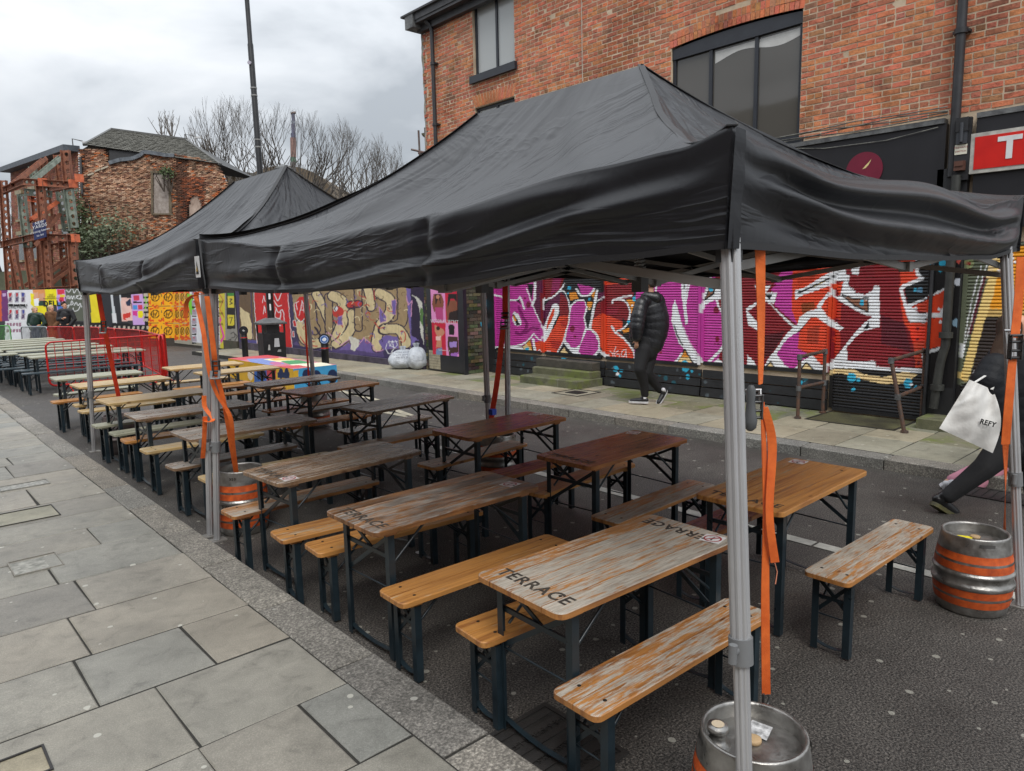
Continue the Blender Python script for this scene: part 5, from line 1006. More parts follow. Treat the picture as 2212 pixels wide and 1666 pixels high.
# ================================================================ barriers
def tubm(m, pts, r=.014, seg=7): m.tube(pts, r, seg)
redp = M('barrier_red', S(205, 30, 26), S(165, 22, 20), rough=.38, ns=8); gryp = M('barrier_galvanised', S(165, 170, 172), S(120, 125, 128), rough=.4, metal=.5); grn = M('barrier_green', S(70, 160, 60), rough=.5)
def barrier(a, b, label, mat, h=1.08, zb=.16, n=22, grid_=False, grp='crowd barriers fencing the far tables'):
    a = Vector(a); b = Vector(b); a.z = gz(a.y); b.z = gz(b.y); d = (b-a); Lg = d.length; d.normalize(); Z = Vector((0, 0, 1))
    t = thing('crowd_barrier', label, 'barrier', a, 0, grp); r = .11
    pts = [a+Z*zb+d*r]+[a+Z*(zb+r*(1-math.cos(k*PI/8)))+d*(r-r*math.sin(k*PI/8)) for k in range(1, 5)]+[a+Z*(h-r*math.cos(k*PI/8)*1+0-0) if False else a+Z*(h-r+r*math.sin(k*PI/8))+d*(r-r*math.cos(k*PI/8)) for k in range(0, 5)]
    pts2 = [b+Z*(h-r+r*math.sin(k*PI/8))-d*(r-r*math.cos(k*PI/8)) for k in range(4, -1, -1)]+[b+Z*(zb+r*(1-math.cos(k*PI/8)))-d*(r-r*math.sin(k*PI/8)) for k in range(4, 0, -1)]+[b+Z*zb-d*r, a+Z*zb+d*r]
    m = MB(); m.tube(pts+pts2, .020, 8); m.build('frame', mat, t)
    for i in range(1, n):
        p = a+d*(Lg*i/n); m = MB(); m.tube([p+Z*zb, p+Z*h], .007, 5, cap=False); m.build('upright', mat, t)
    if grid_:
        for k in range(1, 8): m = MB(); m.tube([a+Z*(zb+(h-zb)*k/8), b+Z*(zb+(h-zb)*k/8)], .0045, 5, cap=False); m.build('cross_wire', mat, t)
    s_ = d.cross(Z)
    for p in (a+d*.35, b-d*.35):
        m = MB(); m.tube([p-s_*.3, p-s_*.22+Z*.03, p+Z*zb, p+s_*.22+Z*.03, p+s_*.3], .014, 6); m.build('foot', mat, t)
    return t
b0 = G(108, 834, .15); b1 = G(361, 807, .15)
barrier((b0.x, b0.y, 0), (b1.x, b1.y, 0), 'nearest red barrier with a wide mesh, in front of the long pale tables', redp, h=1.06, n=15, grid_=True)
def gp(px, py, z): v = G(px, py, z); return (v.x, v.y, 0)
P_ = [gp(44, 701, 1.0), gp(101, 702, 1.0), gp(158, 703.5, 1.0), gp(214, 706, 1.0), gp(248, 710, 1.0), gp(303, 716, 1.0)]
barrier(P_[0], P_[1], 'galvanised grey barrier in front of the woman in the green jacket', gryp)
barrier(P_[1], P_[2], 'red barrier in front of the man and woman standing arm in arm', redp)
barrier(P_[2], P_[3], 'red barrier just right of the standing couple', redp)
barrier(P_[3], P_[4], 'narrow-looking red barrier turned away at the corner of the fence', redp)
barrier(P_[4], P_[5], 'red barrier in the side run nearer the yellow posters', redp)
q = gp(352, 733, 1.0)
barrier(P_[5], q, 'red barrier with a small red plate in the side run next to the open road', redp)
q2 = (q[0]-.1, q[1]-.05, 0); barrier(q2, (b1.x+.05, b1.y+.1, 0), 'red barrier closing the corner behind the nearest mesh barrier', redp)
barrier(gp(-40, 697, 1.0), gp(20, 697, 1.0), 'green barrier at the left edge of the picture', grn)

# ================================================================ lamp post, bin, bollards, block, bags
blackm = M('street_black', (.020, .021, .024), (.012, .012, .013), rough=.38, ns=5, rr=.1)
lp = G(592, 770, .12); dl = float((Vector((lp.x, lp.y, 0))).dot(fwd))
top = FD(533, -6, dl); lpn = thing('lamp_post', 'tall black street lamp column rising behind the litter bin', 'street lamp', lp)
m = MB(); b_ = Vector((lp.x, lp.y, .1)); ax = (top-b_).normalized()
m.tube([b_, b_+ax*2.6], .10, 16); m.tube([b_+ax*2.6, b_+ax*2.75, top-ax*1.2, top-ax*1.15, top+ax*1.0], [.10, .085, .075, .062, .06], 16); m.build('column', blackm, lpn)
for py in (300, 315, 355): pass
for k, frac in enumerate((.74, .76, .60, .62, .52)):
    c = b_+ax*((top-b_).length*frac); m = MB(); m.tube([c-ax*.018, c+ax*.018], .088, 14); m.build('band', M('band_steel', (.3, .3, .29), rough=.4, metal=.5), lpn)
c = b_+ax*((top-b_).length*.825); m = MB(); m.tube([c-dvw*.03-fwd*.07, c-dvw*.03-fwd*.12], .05, 10); m.build('sensor', M('sensor_pale', (.45, .42, .5)), lpn)
m = MB(); t1 = top-ax*.02; m.tube([t1, t1-dvw*.25+Vector((0, 0, .10)), t1-dvw*.6+Vector((0, 0, .12))], .035, 8); m.build('arm', blackm, lpn)
m = MB(); m.hexa([tuple(t1-dvw*.6+fwd*s1*.1+Vector((0, 0, .04))-dvw*w) for s1, w in ((-1, 0), (-1, .6), (1, .6), (1, 0))]+[tuple(t1-dvw*.6+fwd*s1*.08+Vector((0, 0, .16))-dvw*w) for s1, w in ((-1, 0), (-1, .55), (1, .55), (1, 0))]); m.build('lantern', blackm, lpn)
for k, (z, c_) in enumerate(((2.05, OG), (1.72, WH), (1.42, WH))):
    c = b_+ax*z; nrm = (Vector(EYEP)-c); nrm.z = 0; nrm.normalize(); sd2 = nrm.cross(Vector((0, 0, 1)))
    m = MB(); w, h = ((.09, .16), (.05, .08), (.04, .09))[k]
    m.grid(lambda u, v: tuple(c+nrm*(.102*math.cos((u-.5)*w*10)*1.0)+sd2*(.102*math.sin((u-.5)*w*10))+Vector((0, 0, (v-.5)*h*2))), 5, 1, col=c_); m.build('sticker', M('sticker_print', (1, 1, 1), attr=True, rough=.5), lpn)
text('HSH', .09, frame(b_+ax*2.05+(Vector(EYEP)-b_).normalized()*.108, dvw, (0, 0, 1)), blk, lpn)
bn = G(590, 786, .12)
bin_ = thing('litter_bin', 'black hooded litter bin with torn stickers standing on the far pavement', 'litter bin', bn)
zz = bn.z
bv = lambda r, f_, z: tuple(Vector((bn.x, bn.y, 0))+Vector((r*math.cos(-.15), r*math.sin(-.15), 0))+Vector((-math.sin(-.15)*f_, math.cos(-.15)*f_, 0))+Vector((0, 0, zz+z)))
def bbox(m, r0, r1, f0, f1, z0, z1, s=1.0): m.hexa([bv(r0, f0, z0), bv(r1, f0, z0), bv(r1, f1, z0), bv(r0, f1, z0), bv(r0*s, f0*s, z1), bv(r1*s, f0*s, z1), bv(r1*s, f1*s, z1), bv(r0*s, f1*s, z1)])
m = MB(); bbox(m, -.27, .27, -.27, .27, .0, .80, 1.06); m.build('body', blackm, bin_)
for sx in (-1, 1):
    for sy in (-1, 1): m = MB(); bbox(m, sx*.27-.02, sx*.27+.02, sy*.27-.02, sy*.27+.02, .80, 1.02); m.build('corner_post', blackm, bin_)
m = MB(); bbox(m, -.16, .16, -.22, .22, .8, 1.02); m.build('liner', blackm, bin_)
m = MB(); bbox(m, -.33, .33, -.33, .33, 1.02, 1.06); m.hexa([bv(-.33, -.33, 1.06), bv(.33, -.33, 1.06), bv(.33, .33, 1.06), bv(-.33, .33, 1.06), bv(-.12, -.12, 1.17), bv(.12, -.12, 1.17), bv(.12, .12, 1.17), bv(-.12, .12, 1.17)]); m.build('hood', M('bin_hood', (.04, .042, .045), (.10, .10, .10), rough=.45, ns=9), bin_)
for (f0, z0, w, h, c_) in ((-.02, .45, .14, .22, (.55, .56, .58)), (-.18, .38, .06, .14, (.5, .5, .48)), (.05, .32, .1, .06, (.4, .4, .4))):
    m = MB(); m.add([bv(f0, -.293, z0), bv(f0+w, -.293, z0), bv(f0+w*.9, -.300, z0+h), bv(f0+.02, -.300, z0+h)], [(0, 1, 2, 3)], c_); m.build('torn_sticker', MATS['sticker_print'], bin_)
def bollard(p, label, blue):
    t = thing('bollard', label, 'bollard', p, 0, None); x, y, z = p; r = .085
    m = MB(); m.lathe([(r*1.05, 0), (r, .03), (r, .60), (r*1.1, .61), (r*1.1, .63), (r, .64), (r, .80)], (x, y, z), 20); m.build('post', blackm, t)
    m = MB(); m.lathe([(r*1.03, .645), (r*1.03, .668)], (x, y, z), 20, col=S(200, 40, 35)); m.build('red_band', M('band_red', (1, 1, 1), attr=True), t)
    c = Vector((x, y, z+.86)); nr = Vector(EYEP)-c; nr.z = 0; nr.normalize()
    m = MB(); m.tube([c-nr*.09, c+nr*.09], .125, 24, smooth=False); m.build('head', blackm, t)
    m = MB(); s_ = nr.cross(Vector((0, 0, 1))); f_ = lambda rr_, d: [tuple(c+nr*d+s_*rr_*math.cos(k*PI/10)+Vector((0, 0, rr_*math.sin(k*PI/10)))) for k in range(20)]
    m.add(f_(.098, .0915), [tuple(range(20))], S(36, 96, 170) if blue else S(30, 30, 34))
    if blue:
        m.add(f_(.088, .0925), [tuple(range(20))], S(225, 230, 235)); m.add(f_(.080, .0935), [tuple(range(20))], S(36, 96, 170))
        m.add([tuple(c+nr*.0945+s_*a*.1+Vector((0, 0, b*.1))) for a, b in ((-.5, -.1), (-.2, -.45), (.3, -.4), (.5, 0), (.25, .3), (-.1, .45), (-.45, .3))], [tuple(range(7))], S(225, 230, 235))
    else: m.add([tuple(c+nr*.0935+s_*a*.1+Vector((0, 0, b*.1))) for a, b in ((-.4, -.1), (0, -.3), (.4, 0), (.1, .35))], [(0, 1, 2, 3)], S(190, 190, 190))
    m.build('badge', MATS['sticker_print'], t); return t
q = G(705, 813, .0); bollard((q.x, q.y, .0), 'black round-headed bollard with a blue white-rimmed badge beside the painted block', True)
q = G(531, 778, .0); bollard((q.x, q.y, .0), 'black round-headed bollard with a dark badge left of the litter bin', False)
blk_t = thing('painted_block', 'long low block painted in bright geometric shapes at the kerb', 'bench block', (6.8, 15, 0))
bx0, bx1, by0, by1, bz = 6.2, 7.15, 13.35, 16.75, .45
S7 = (crop_of(900, 1100, .4521), [('P', S(205, 70, 80), [(0, 650), (450, 650), (470, 730), (0, 745)]), ('P', S(120, 140, 200), [(180, 730), (420, 725), (520, 775), (260, 790)]), ('P', S(235, 230, 180), [(330, 735), (500, 722), (640, 745), (470, 760)]), ('P', S(60, 150, 90), [(480, 750), (640, 740), (760, 765), (560, 780)]), ('P', S(236, 232, 205), [(560, 780), (860, 760), (960, 790), (650, 812)]), ('P', S(225, 180, 80), [(380, 728), (560, 725), (600, 738), (420, 745)]), ('P', S(205, 70, 80), [(430, 795), (640, 785), (760, 805), (540, 815)]), ('E', S(190, 100, 150), (55, 12), (440, 768))])
S7s = (S7[0], [('P', S(225, 178, 50), [(0, 700), (250, 700), (250, 1000), (0, 1000)]), ('E', S(240, 225, 200), (26, 55), (218, 865)), ('P', S(60, 110, 190), [(250, 800), (360, 800), (360, 1000), (250, 1000)]), ('P', S(205, 70, 80), [(360, 800), (440, 800), (440, 1000), (360, 1000)]), ('P', S(225, 178, 50), [(440, 800), (575, 800), (575, 1000), (440, 1000)]), ('E', S(30, 50, 90), (18, 45), (290, 870)), ('E', S(30, 50, 90), (18, 45), (335, 870)), ('E', S(30, 50, 90), (20, 50), (485, 860)), ('E', S(30, 50, 90), (20, 50), (535, 860)), ('P', S(30, 50, 90), [(455, 850), (560, 850), (560, 900), (455, 900)])])
S7f = (S7[0], [('P', S(70, 165, 215), [(570, 780), (1000, 780), (1000, 1000), (570, 1000)]), ('E', S(225, 178, 50), (48, 60), (625, 890)), ('P', S(70, 165, 215), [(640, 820), (700, 820), (700, 960), (640, 960)]), ('E', S(28, 48, 86), (42, 60), (715, 880)), ('E', S(28, 48, 86), (42, 60), (800, 890)), ('E', S(28, 48, 86), (45, 62), (940, 885)), ('P', S(70, 165, 215), [(570, 940), (1000, 940), (1000, 1000), (570, 1000)])])
bpm = M('block_paint', (1, 1, 1), attr=True, rough=.55, var=.1, ns=7, bmp=.003, bs=30)
panel('top_face', lambda u, v: (bx0+u*(bx1-bx0), by0+v*(by1-by0), bz), 50, 120, [S7], S(200, 120, 140), blk_t, bpm)
panel('long_face', lambda u, v: (bx0, by1-u*(by1-by0), v*(bz-.002)), 160, 30, [S7s], S(225, 178, 50), blk_t, bpm)
panel('end_face', lambda u, v: (bx0+u*(bx1-bx0), by0, v*(bz-.002)), 80, 36, [S7f], S(70, 165, 215), blk_t, bpm)
m = MB(); m.box((bx0+.006, by0+.006, 0), (bx1, by1, bz-.006)); m.build('core', M('block_concrete', (.3, .3, .28)), blk_t)

plast = M('refuse_plastic', S(205, 210, 216), S(170, 176, 184), rough=.32, bmp=.03, bs=14, ns=5)
def bag(px, py, r, h, label, seed):
    c = G(px, py, .12); t = thing('refuse_bag', label, 'rubbish bag', c, 0, None); rn = random.Random(seed)
    def fn(u, v):
        a = u*2*PI; ph = v*PI; rr_ = math.sin(ph)**.8*r*(1.12-.45*v); zz_ = (1-math.cos(ph))/2*h*.86
        w = 1+.07*math.sin(a*2+seed)+.05*math.sin(a*13+v*3+seed*2)*v*v+.16*vn(a*2.2+seed, v*5)+.10*vn(a*6+seed, v*11)
        return (c.x+math.cos(a)*rr_*w, c.y+math.sin(a)*rr_*w, c.z+zz_+.02*vn(a*2, v*5+seed))
    m = MB(); m.grid(fn, 44, 24); m.build('sack', plast, t)
    m = MB(); m.grid(lambda u, v: (c.x+math.cos(u*2*PI)*(.035+.03*v)*(1+.35*math.sin(u*2*PI*5)), c.y+math.sin(u*2*PI)*(.035+.03*v)*(1+.35*math.sin(u*2*PI*5)), c.z+h*.80+v*h*.2), 30, 5); m.build('tied_neck', plast, t)
    return t, c
_, c = bag(872, 796, .36, .52, 'squat white refuse sack with printed lettering leaning by the wall', 2)
nr = (Vector(EYEP)-c); nr.z = 0; nr.normalize(); sx_ = Vector((0, 0, 1)).cross(nr)
for k, s in enumerate(('MORE WASTE', 'WASTE DISPOSAL', '0161 876 9696')): text(s, .05, frame(c+nr*(.30-.03*(k == 0))+Vector((0, 0, .40-.055*k)), sx_, (0, 0, 1)), M('bag_print', (.10, .10, .16)), _)
bag(901, 797, .29, .60, 'taller tied white refuse sack beside the brick pier', 5)

# ================================================================ ruined building, steel shoring, background
def FDl(px, py, f): return FD(px, py, f)
rn_ = thing('ruined_building', 'derelict brick building with slate hipped roof, boarded window and torn gable wall', 'building', FD(330, 640, 46))
DW = 46.0
ruin_cols = [S(196, 150, 118), S(178, 132, 104), S(168, 120, 96), S(206, 164, 134), S(140, 98, 80), S(214, 178, 150), S(128, 104, 86), S(188, 148, 118)]
ruin_old = [S(150, 92, 66), S(134, 84, 62), S(120, 72, 54), S(165, 108, 78), S(100, 66, 52), S(178, 128, 96), S(84, 66, 54), S(142, 100, 76)]
outline = [(168, 660), (172, 480), (169, 325), (190, 312), (231, 324), (300, 330), (380, 333), (420, 340), (469, 352), (482, 380), (493, 408), (500, 480), (505, 660)]
nrm = -fwd
# wall made of thousands of uneven bricks, one piece of stuff
rq = random.Random(12); m = MB(); mback = MB()
a0 = FD(168, 640, DW); kx = DW/1543.0
def WP(px, py, dd=0.0): return FD(px, py, DW)+fwd*dd
mback.add([tuple(WP(x, y, .16)) for x, y in outline], [tuple(range(len(outline)))])
mback.build('wall_core', M('ruin_mortar', (.12, .095, .075), (.06, .05, .042), rough=.95, ns=1.5), rn_)
py = 322; row = 0
ol = [tuple(p) for p in outline]
arch_c = (421, 446)
while py < 545:
    px = 168-(3.8 if row % 2 else 0)
    while px < 500:
        c = np.array([[px+3.8, py+1.3]])
        inside = pip(c, ol)[0]
        win = 331 < px+3.8 < 367 and 371 < py < 461
        ar = (px+3.8-arch_c[0])**2/14**2+(py-arch_c[1])**2/24**2 < 1 if py < 446 else abs(px+3.8-arch_c[0]) < 14
        tar = pip(c, [(228, 322), (300, 330), (310, 330), (285, 342), (232, 353)])[0]
        doorh = 196 < px < 222 and 497 < py < 540
        if inside and not win and not ar and not tar and not doorh:
            n_ = vn(px*.035, py*.05)*2+vn(px*.12+9, py*.14)
            pr = .05*n_+rq.uniform(-.03, .03)
            core = pip(c, [(195, 380), (240, 345), (290, 345), (330, 360), (330, 470), (300, 500), (240, 480), (200, 440)])[0]
            cc_ = rq.choice(ruin_cols[3:6]+ruin_cols[:2]) if core else rq.choice(ruin_cols)
            k_ = rq.uniform(.62, .98)*(1+.45*vn(px*.02, py*.03))
            if 375 < px < 400 or (px < 190 and rq.random() < .5): k_ *= .6; cc_ = S(140, 100, 80)
            if rq.random() < .08: k_ *= .35
            if not core and rq.random() < .12: cc_ = S(214, 124, 74)
            if 385 < px < 440 and 380 < py: cc_ = rq.choice([S(160, 92, 62), S(136, 84, 62), S(104, 72, 58), S(180, 104, 68)])
            p00 = WP(px+.25, py+.1); w_ = 7.1*kx*rq.uniform(.86, 1); h_ = 2.35*kx*rq.uniform(.8, 1)
            o = p00+fwd*(-pr); q = [o, o+dvw*w_, o+dvw*w_+fwd*.2, o+fwd*.2]
            m.hexa([tuple(v-Vector((0, 0, h_))) for v in q]+[tuple(v) for v in q], tuple(x*k_ for x in cc_))
        px += 7.6
    py += 2.62; row += 1
m.build('weathered_bricks', M('ruin_brick', (1, 1, 1), attr=True, rough=.9, var=.3, ns=3, bmp=.02, bs=20), rn_, kind='stuff')
def qd(name, pts, mat, dd, parent=rn_, th=.06):
    m_ = MB(); a = [WP(x, y, dd) for x, y in pts]; n = len(a)
    m_.add([tuple(p) for p in a]+[tuple(p+fwd*th) for p in a], [tuple(range(n)), tuple(range(n, 2*n))[::-1]]+[(i, n+i, n+(i+1) % n, (i+1) % n) for i in range(n)]); return m_.build(name, mat, parent)
chip = M('chipboard', S(170, 160, 152), S(128, 116, 108), rough=.8, ns=5)
w_ = qd('boarded_window', [(331, 461), (367, 461), (367, 373), (331, 373)], chip, .06)
oldt = M('weathered_timber', S(125, 112, 92), S(78, 68, 54), rough=.9, ns=4)
for pts in ([(327, 373), (331, 373), (331, 463), (327, 463)], [(364, 378), (369, 376), (372, 463), (366, 463)], [(325, 369), (372, 368), (372, 373), (325, 374)], [(328, 461), (374, 462), (374, 465), (328, 464)]): qd('frame', pts, oldt, -.05, w_, .1)
qd('blocked_arch', [(408, 470)]+[(421-13.5*math.cos(k*PI/8), 444-22*math.sin(k*PI/8)) for k in range(9)]+[(435, 470)], M('pale_blocking', S(185, 165, 150), S(140, 118, 104), ns=2, bmp=.01), .08)
qd('tar_patch', [(236, 324), (300, 331), (306, 336), (290, 343), (238, 353)], M('tar_black', (.03, .03, .032), rough=.6), -.02)
m = MB()
pts = [(238, 353), (262, 346), (290, 343), (306, 336), (312, 329), (330, 331), (360, 336), (378, 337)]
for i in range(len(pts)-1): m.bar(WP(*pts[i], -.12), WP(*pts[i+1], -.12), .12, .22)
m.build('torn_lead', M('lead_grey', S(110, 116, 122), S(70, 74, 80), rough=.5, ns=4), rn_)
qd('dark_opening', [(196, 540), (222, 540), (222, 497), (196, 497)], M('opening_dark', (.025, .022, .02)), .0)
qd('lintel', [(194, 498), (224, 498), (224, 494), (194, 494)], oldt, -.08)
m = MB(); m.tube([WP(176, 340, -.12), WP(180, 420, -.12)], .07, 8); m.tube([WP(195, 440, -.15), WP(208, 515, -.15)], .03, 6); m.build('dangling_pipe', M('old_pipe', (.07, .07, .075)), rn_)
m = MB()
for a, b in (((191, 379), (204, 375)), ((206, 371), (218, 366)), ((220, 366), (235, 360))): m.bar(WP(*a, -.08), WP(*b, -.08), .05, .1)
m.build('stone_band', M('pale_band', S(180, 170, 150)), rn_)
# hipped slate roof: slates laid on the slope
sl_m = M('slate', S(104, 102, 94), S(84, 83, 76), rough=.75, ns=4, bmp=.004, bs=30)
E0, E1 = WP(185, 314, -.15), WP(478, 356, -.15); Rr0, Rr1 = FD(241, 280, DW+3.2), FD(402, 302, DW+3.2)
def RP(u, v): return (E0.lerp(E1, u)).lerp(Rr0.lerp(Rr1, u), v)
m = MB(); m.add([tuple(RP(0, 0)), tuple(RP(1, 0)), tuple(RP(1, 1)), tuple(RP(0, 1))], [(0, 1, 2, 3)])
bk = [FD(300, 300, DW+6.5)]*2
m.add([tuple(E1), tuple(Rr1), tuple(E1+fwd*7)], [(0, 1, 2)][::1]); m.add([tuple(Rr0), tuple(Rr1), tuple(E1+fwd*7), tuple(E0+fwd*7)], [(0, 1, 2, 3)]); m.add([tuple(E0), tuple(Rr0), tuple(E0+fwd*7)], [(0, 2, 1)])
m.build('roof', M('roof_under', (.05, .05, .05)), rn_)
un = (RP(1, 0)-RP(0, 0)).cross(RP(.5, 1)-RP(.5, 0)).normalized()
if un.dot(fwd) > 0: un = -un
sll = []
rows_n = 15
for r in range(rows_n):
    v0 = r/rows_n; v1 = (r+1.25)/rows_n; n = 36
    for i in range(n):
        u0 = (i+(.5 if r % 2 else 0))/n; u1 = u0+1/n-.0025
        if u1 <= 1.0: sll.append((u0, u1, v0, min(1, v1)))
farm = MB()
for k, (u0, u1, v0, v1) in enumerate(sll):
    lift = rq.uniform(.02, .05); q = [RP(u0, v0)+un*(lift+.03), RP(u1, v0)+un*(lift+.03), RP(u1, v1)+un*.01, RP(u0, v1)+un*.01]
    mm = MB() if k < 280 else farm
    mm.add([tuple(p) for p in q]+[tuple(p-un*.025) for p in q], [(0, 1, 2, 3), (0, 4, 5, 1), (1, 5, 6, 2), (3, 7, 4, 0)])
    if k < 280: mm.build('slate', sl_m, rn_)
farm.build('slate_courses', sl_m, rn_, kind='stuff')
m = MB(); m.bar(Rr0, Rr1, .25, .18); m.bar(E0, Rr0, .2, .15); m.bar(E1, Rr1, .2, .12); m.build('ridge', M('ridge_grey', (.10, .10, .095)), rn_)
# front elevation receding to the left behind the steelwork
F0, F1 = WP(169, 325), FD(23, 372, DW+14); B0, B1 = WP(176, 640), FD(30, 640, DW+14)
def FP(u, v): return (B0.lerp(B1, u)).lerp(F0.lerp(F1, u), v)
fr_n = (F1-F0).cross(Vector((0, 0, 1))).normalized()
if fr_n.dot(fwd) > 0: fr_n = -fr_n
m = MB(); m.add([tuple(FP(0, 0)), tuple(FP(1, 0)), tuple(FP(1, 1)), tuple(FP(0, 1))], [(0, 1, 2, 3)], S(140, 86, 66))
m.build('front_wall', M('front_brick', S(150, 96, 74), S(118, 74, 58), rough=.85, ns=2, bmp=.01), rn_)
m = MB()
for j in range(70):
    v = j/70
    for i in range(50):
        u = (i+(.5 if j % 2 else 0))/50; a = FP(u, v)+fr_n*.03; b = FP(min(1, u+.0185), v)+fr_n*.03; c = FP(min(1, u+.0185), v+.0115)+fr_n*.03; d = FP(u, v+.0115)+fr_n*.03
        m.add([tuple(a), tuple(b), tuple(c), tuple(d)], [(0, 1, 2, 3)], tuple(x*rq.uniform(.75, 1.1) for x in rq.choice([S(158, 100, 78), S(140, 84, 64), S(168, 112, 88)])))
m.build('front_bricks', MATS['ruin_brick'], rn_, kind='stuff')
stc = M('stone_buff', S(165, 150, 118), S(120, 108, 84), ns=3)
for v0, v1 in ((.60, .82), (.28, .50), (.02, .18)):
    for u in (.12, .34, .56, .78):
        q = lambda a, b, o: FP(a, b)+fr_n*o
        mm = MB(); pts = [q(u, v0, .05), q(u+.09, v0, .05), q(u+.09, v1, .05), q(u, v1, .05)]; mm.add([tuple(p) for p in pts], [(0, 1, 2, 3)])
        wo = mm.build('window', M('far_dark_window', (.03, .035, .035), rough=.2), rn_)
        mm = MB(); mm.bar(q(u-.01, v0, .1), q(u+.1, v0, .1), .2, .16); mm.bar(q(u-.01, v1, .1), q(u+.1, v1, .1), .2, .3); mm.build('stone_surround', stc, wo)
m = MB(); m.bar(F0+fr_n*.35+Vector((0, 0, .1)), F1+fr_n*.35+Vector((0, 0, .1)), .9, .35); m.build('eaves', M('eaves_slate_blue', S(84, 90, 98), S(60, 64, 70), rough=.6), rn_)
# ivy and buddleia against the gable
leaf = M('shrub_leaf', (.15, .20, .09), (.08, .12, .05), rough=.6, ns=14, attr=False)
def foliage(name, label, pts, n, size, spread, mat, cat='shrub', depth=0):
    t = thing(name, label, cat, pts[0]); m_ = MB(); r_ = random.Random(n)
    for i in range(n):
        p = r_.choice(pts); c = Vector(p)+Vector((r_.gauss(0, spread), r_.gauss(0, spread*.6), r_.gauss(0, spread)))
        a = Vector((r_.gauss(0, 1), r_.gauss(0, 1), r_.gauss(0, .6))).normalized()*size*r_.uniform(.6, 1.3); b = a.cross(Vector((r_.gauss(0, 1), r_.gauss(0, 1), r_.gauss(0, 1)))).normalized()*size*.45
        m_.add([tuple(c-a), tuple(c+b), tuple(c+a), tuple(c-b)], [(0, 1, 2, 3)])
    m_.build('leaves', mat, t, kind='stuff')
    m_ = MB()
    for i in range(14):
        p = Vector(r_.choice(pts)); m_.tube([p-Vector((0, 0, 1.2)), p+Vector((r_.gauss(0, .2), 0, -.4)), p+Vector((r_.gauss(0, .3), 0, .3))], [.04, .03, .01], 5)
    m_.build('stem', M('stem_brown', (.08, .06, .045)), t); return t
WQ = lambda px, py, dd: tuple(WP(px, py, dd))
foliage('climbing_shrub', 'green shrub growing up the left corner of the ruined gable', [WQ(x, y, -.6) for x, y in ((184, 445), (180, 465), (186, 480), (190, 500), (186, 520), (194, 540), (182, 505))], 750, .12, .34, leaf)
foliage('buddleia_bush', 'pale green bush sprawling at the foot of the ruined gable behind the canopy', [WQ(x, y, -1.2) for x, y in ((200, 530), (215, 520), (230, 515), (245, 505), (262, 500), (240, 525), (255, 515), (275, 495), (285, 505), (220, 540), (300, 498), (198, 545), (240, 540), (262, 488))], 1500, .12, .45, M('buddleia_leaf', (.24, .28, .18), (.12, .16, .09), rough=.6, ns=14))
foliage('ledge_plant', 'small plant sprouting from the boarded window head', [WQ(365, 372, -.3), WQ(356, 373, -.3), WQ(371, 374, -.3)], 240, .09, .16, leaf)

# ---- perforated steel shoring frame
rustb = M('rusty_beam', S(160, 102, 76), S(112, 74, 60), rough=.75, ns=3, bmp=.004, bs=30); palb = M('pale_beam', S(150, 158, 146), S(100, 110, 98), rough=.65, ns=3); orgb = M('orange_beam', S(216, 112, 70), S(160, 80, 54), rough=.6)
fr = thing('steel_shoring', 'rusty perforated steel shoring frame with diagonal struts holding up the ruin', 'steel frame', FD(80, 640, 40))
def pbeam(p0, p1, w, mat, face=None, name='beam'):
    p0 = Vector(p0); p1 = Vector(p1); d = (p1-p0); Lg = d.length; d.normalize(); toc = Vector((0, 0, 0))-fwd
    s_ = d.cross(toc).normalized(); n_ = s_.cross(d).normalized()
    cells = max(2, int(Lg/(w*.92))); m_ = MB(); r = w*.29; cl = Lg/cells
    for i in range(cells):
        c = p0+d*(cl*(i+.5)); V_ = []
        sq = [(-cl/2, -w/2), (cl/2, -w/2), (cl/2, w/2), (-cl/2, w/2)]
        out_ = [(-cl/2, -w/2), (0, -w/2), (cl/2, -w/2), (cl/2, 0), (cl/2, w/2), (0, w/2), (-cl/2, w/2), (-cl/2, 0)]
        inn = [(r*math.cos(a), r*math.sin(a)) for a in [math.radians(k) for k in (225, 270, 315, 0, 45, 90, 135, 180)]]
        for o in (0, -.05): 
            for a, b in out_+inn: V_.append(tuple(c+d*a+s_*b+n_*o))
        Fs = []
        for k in range(8):
            k2 = (k+1) % 8; Fs += [(k, k2, 8+k2, 8+k), (24+k, 24+k2, 16+k2, 16+k), (8+k, 8+k2, 24+k2, 24+k)]
        m_.add(V_, Fs)
    for sg in (-1, 1): m_.bar(p0+s_*sg*w/2+n_*.06, p1+s_*sg*w/2+n_*.06, .02, .22, upv=n_)
    return m_.build(name, mat, fr)
D1 = 38.0; D2 = 44.0
bt = .50
def q2(px, py, dd): return FD(px, py, dd)
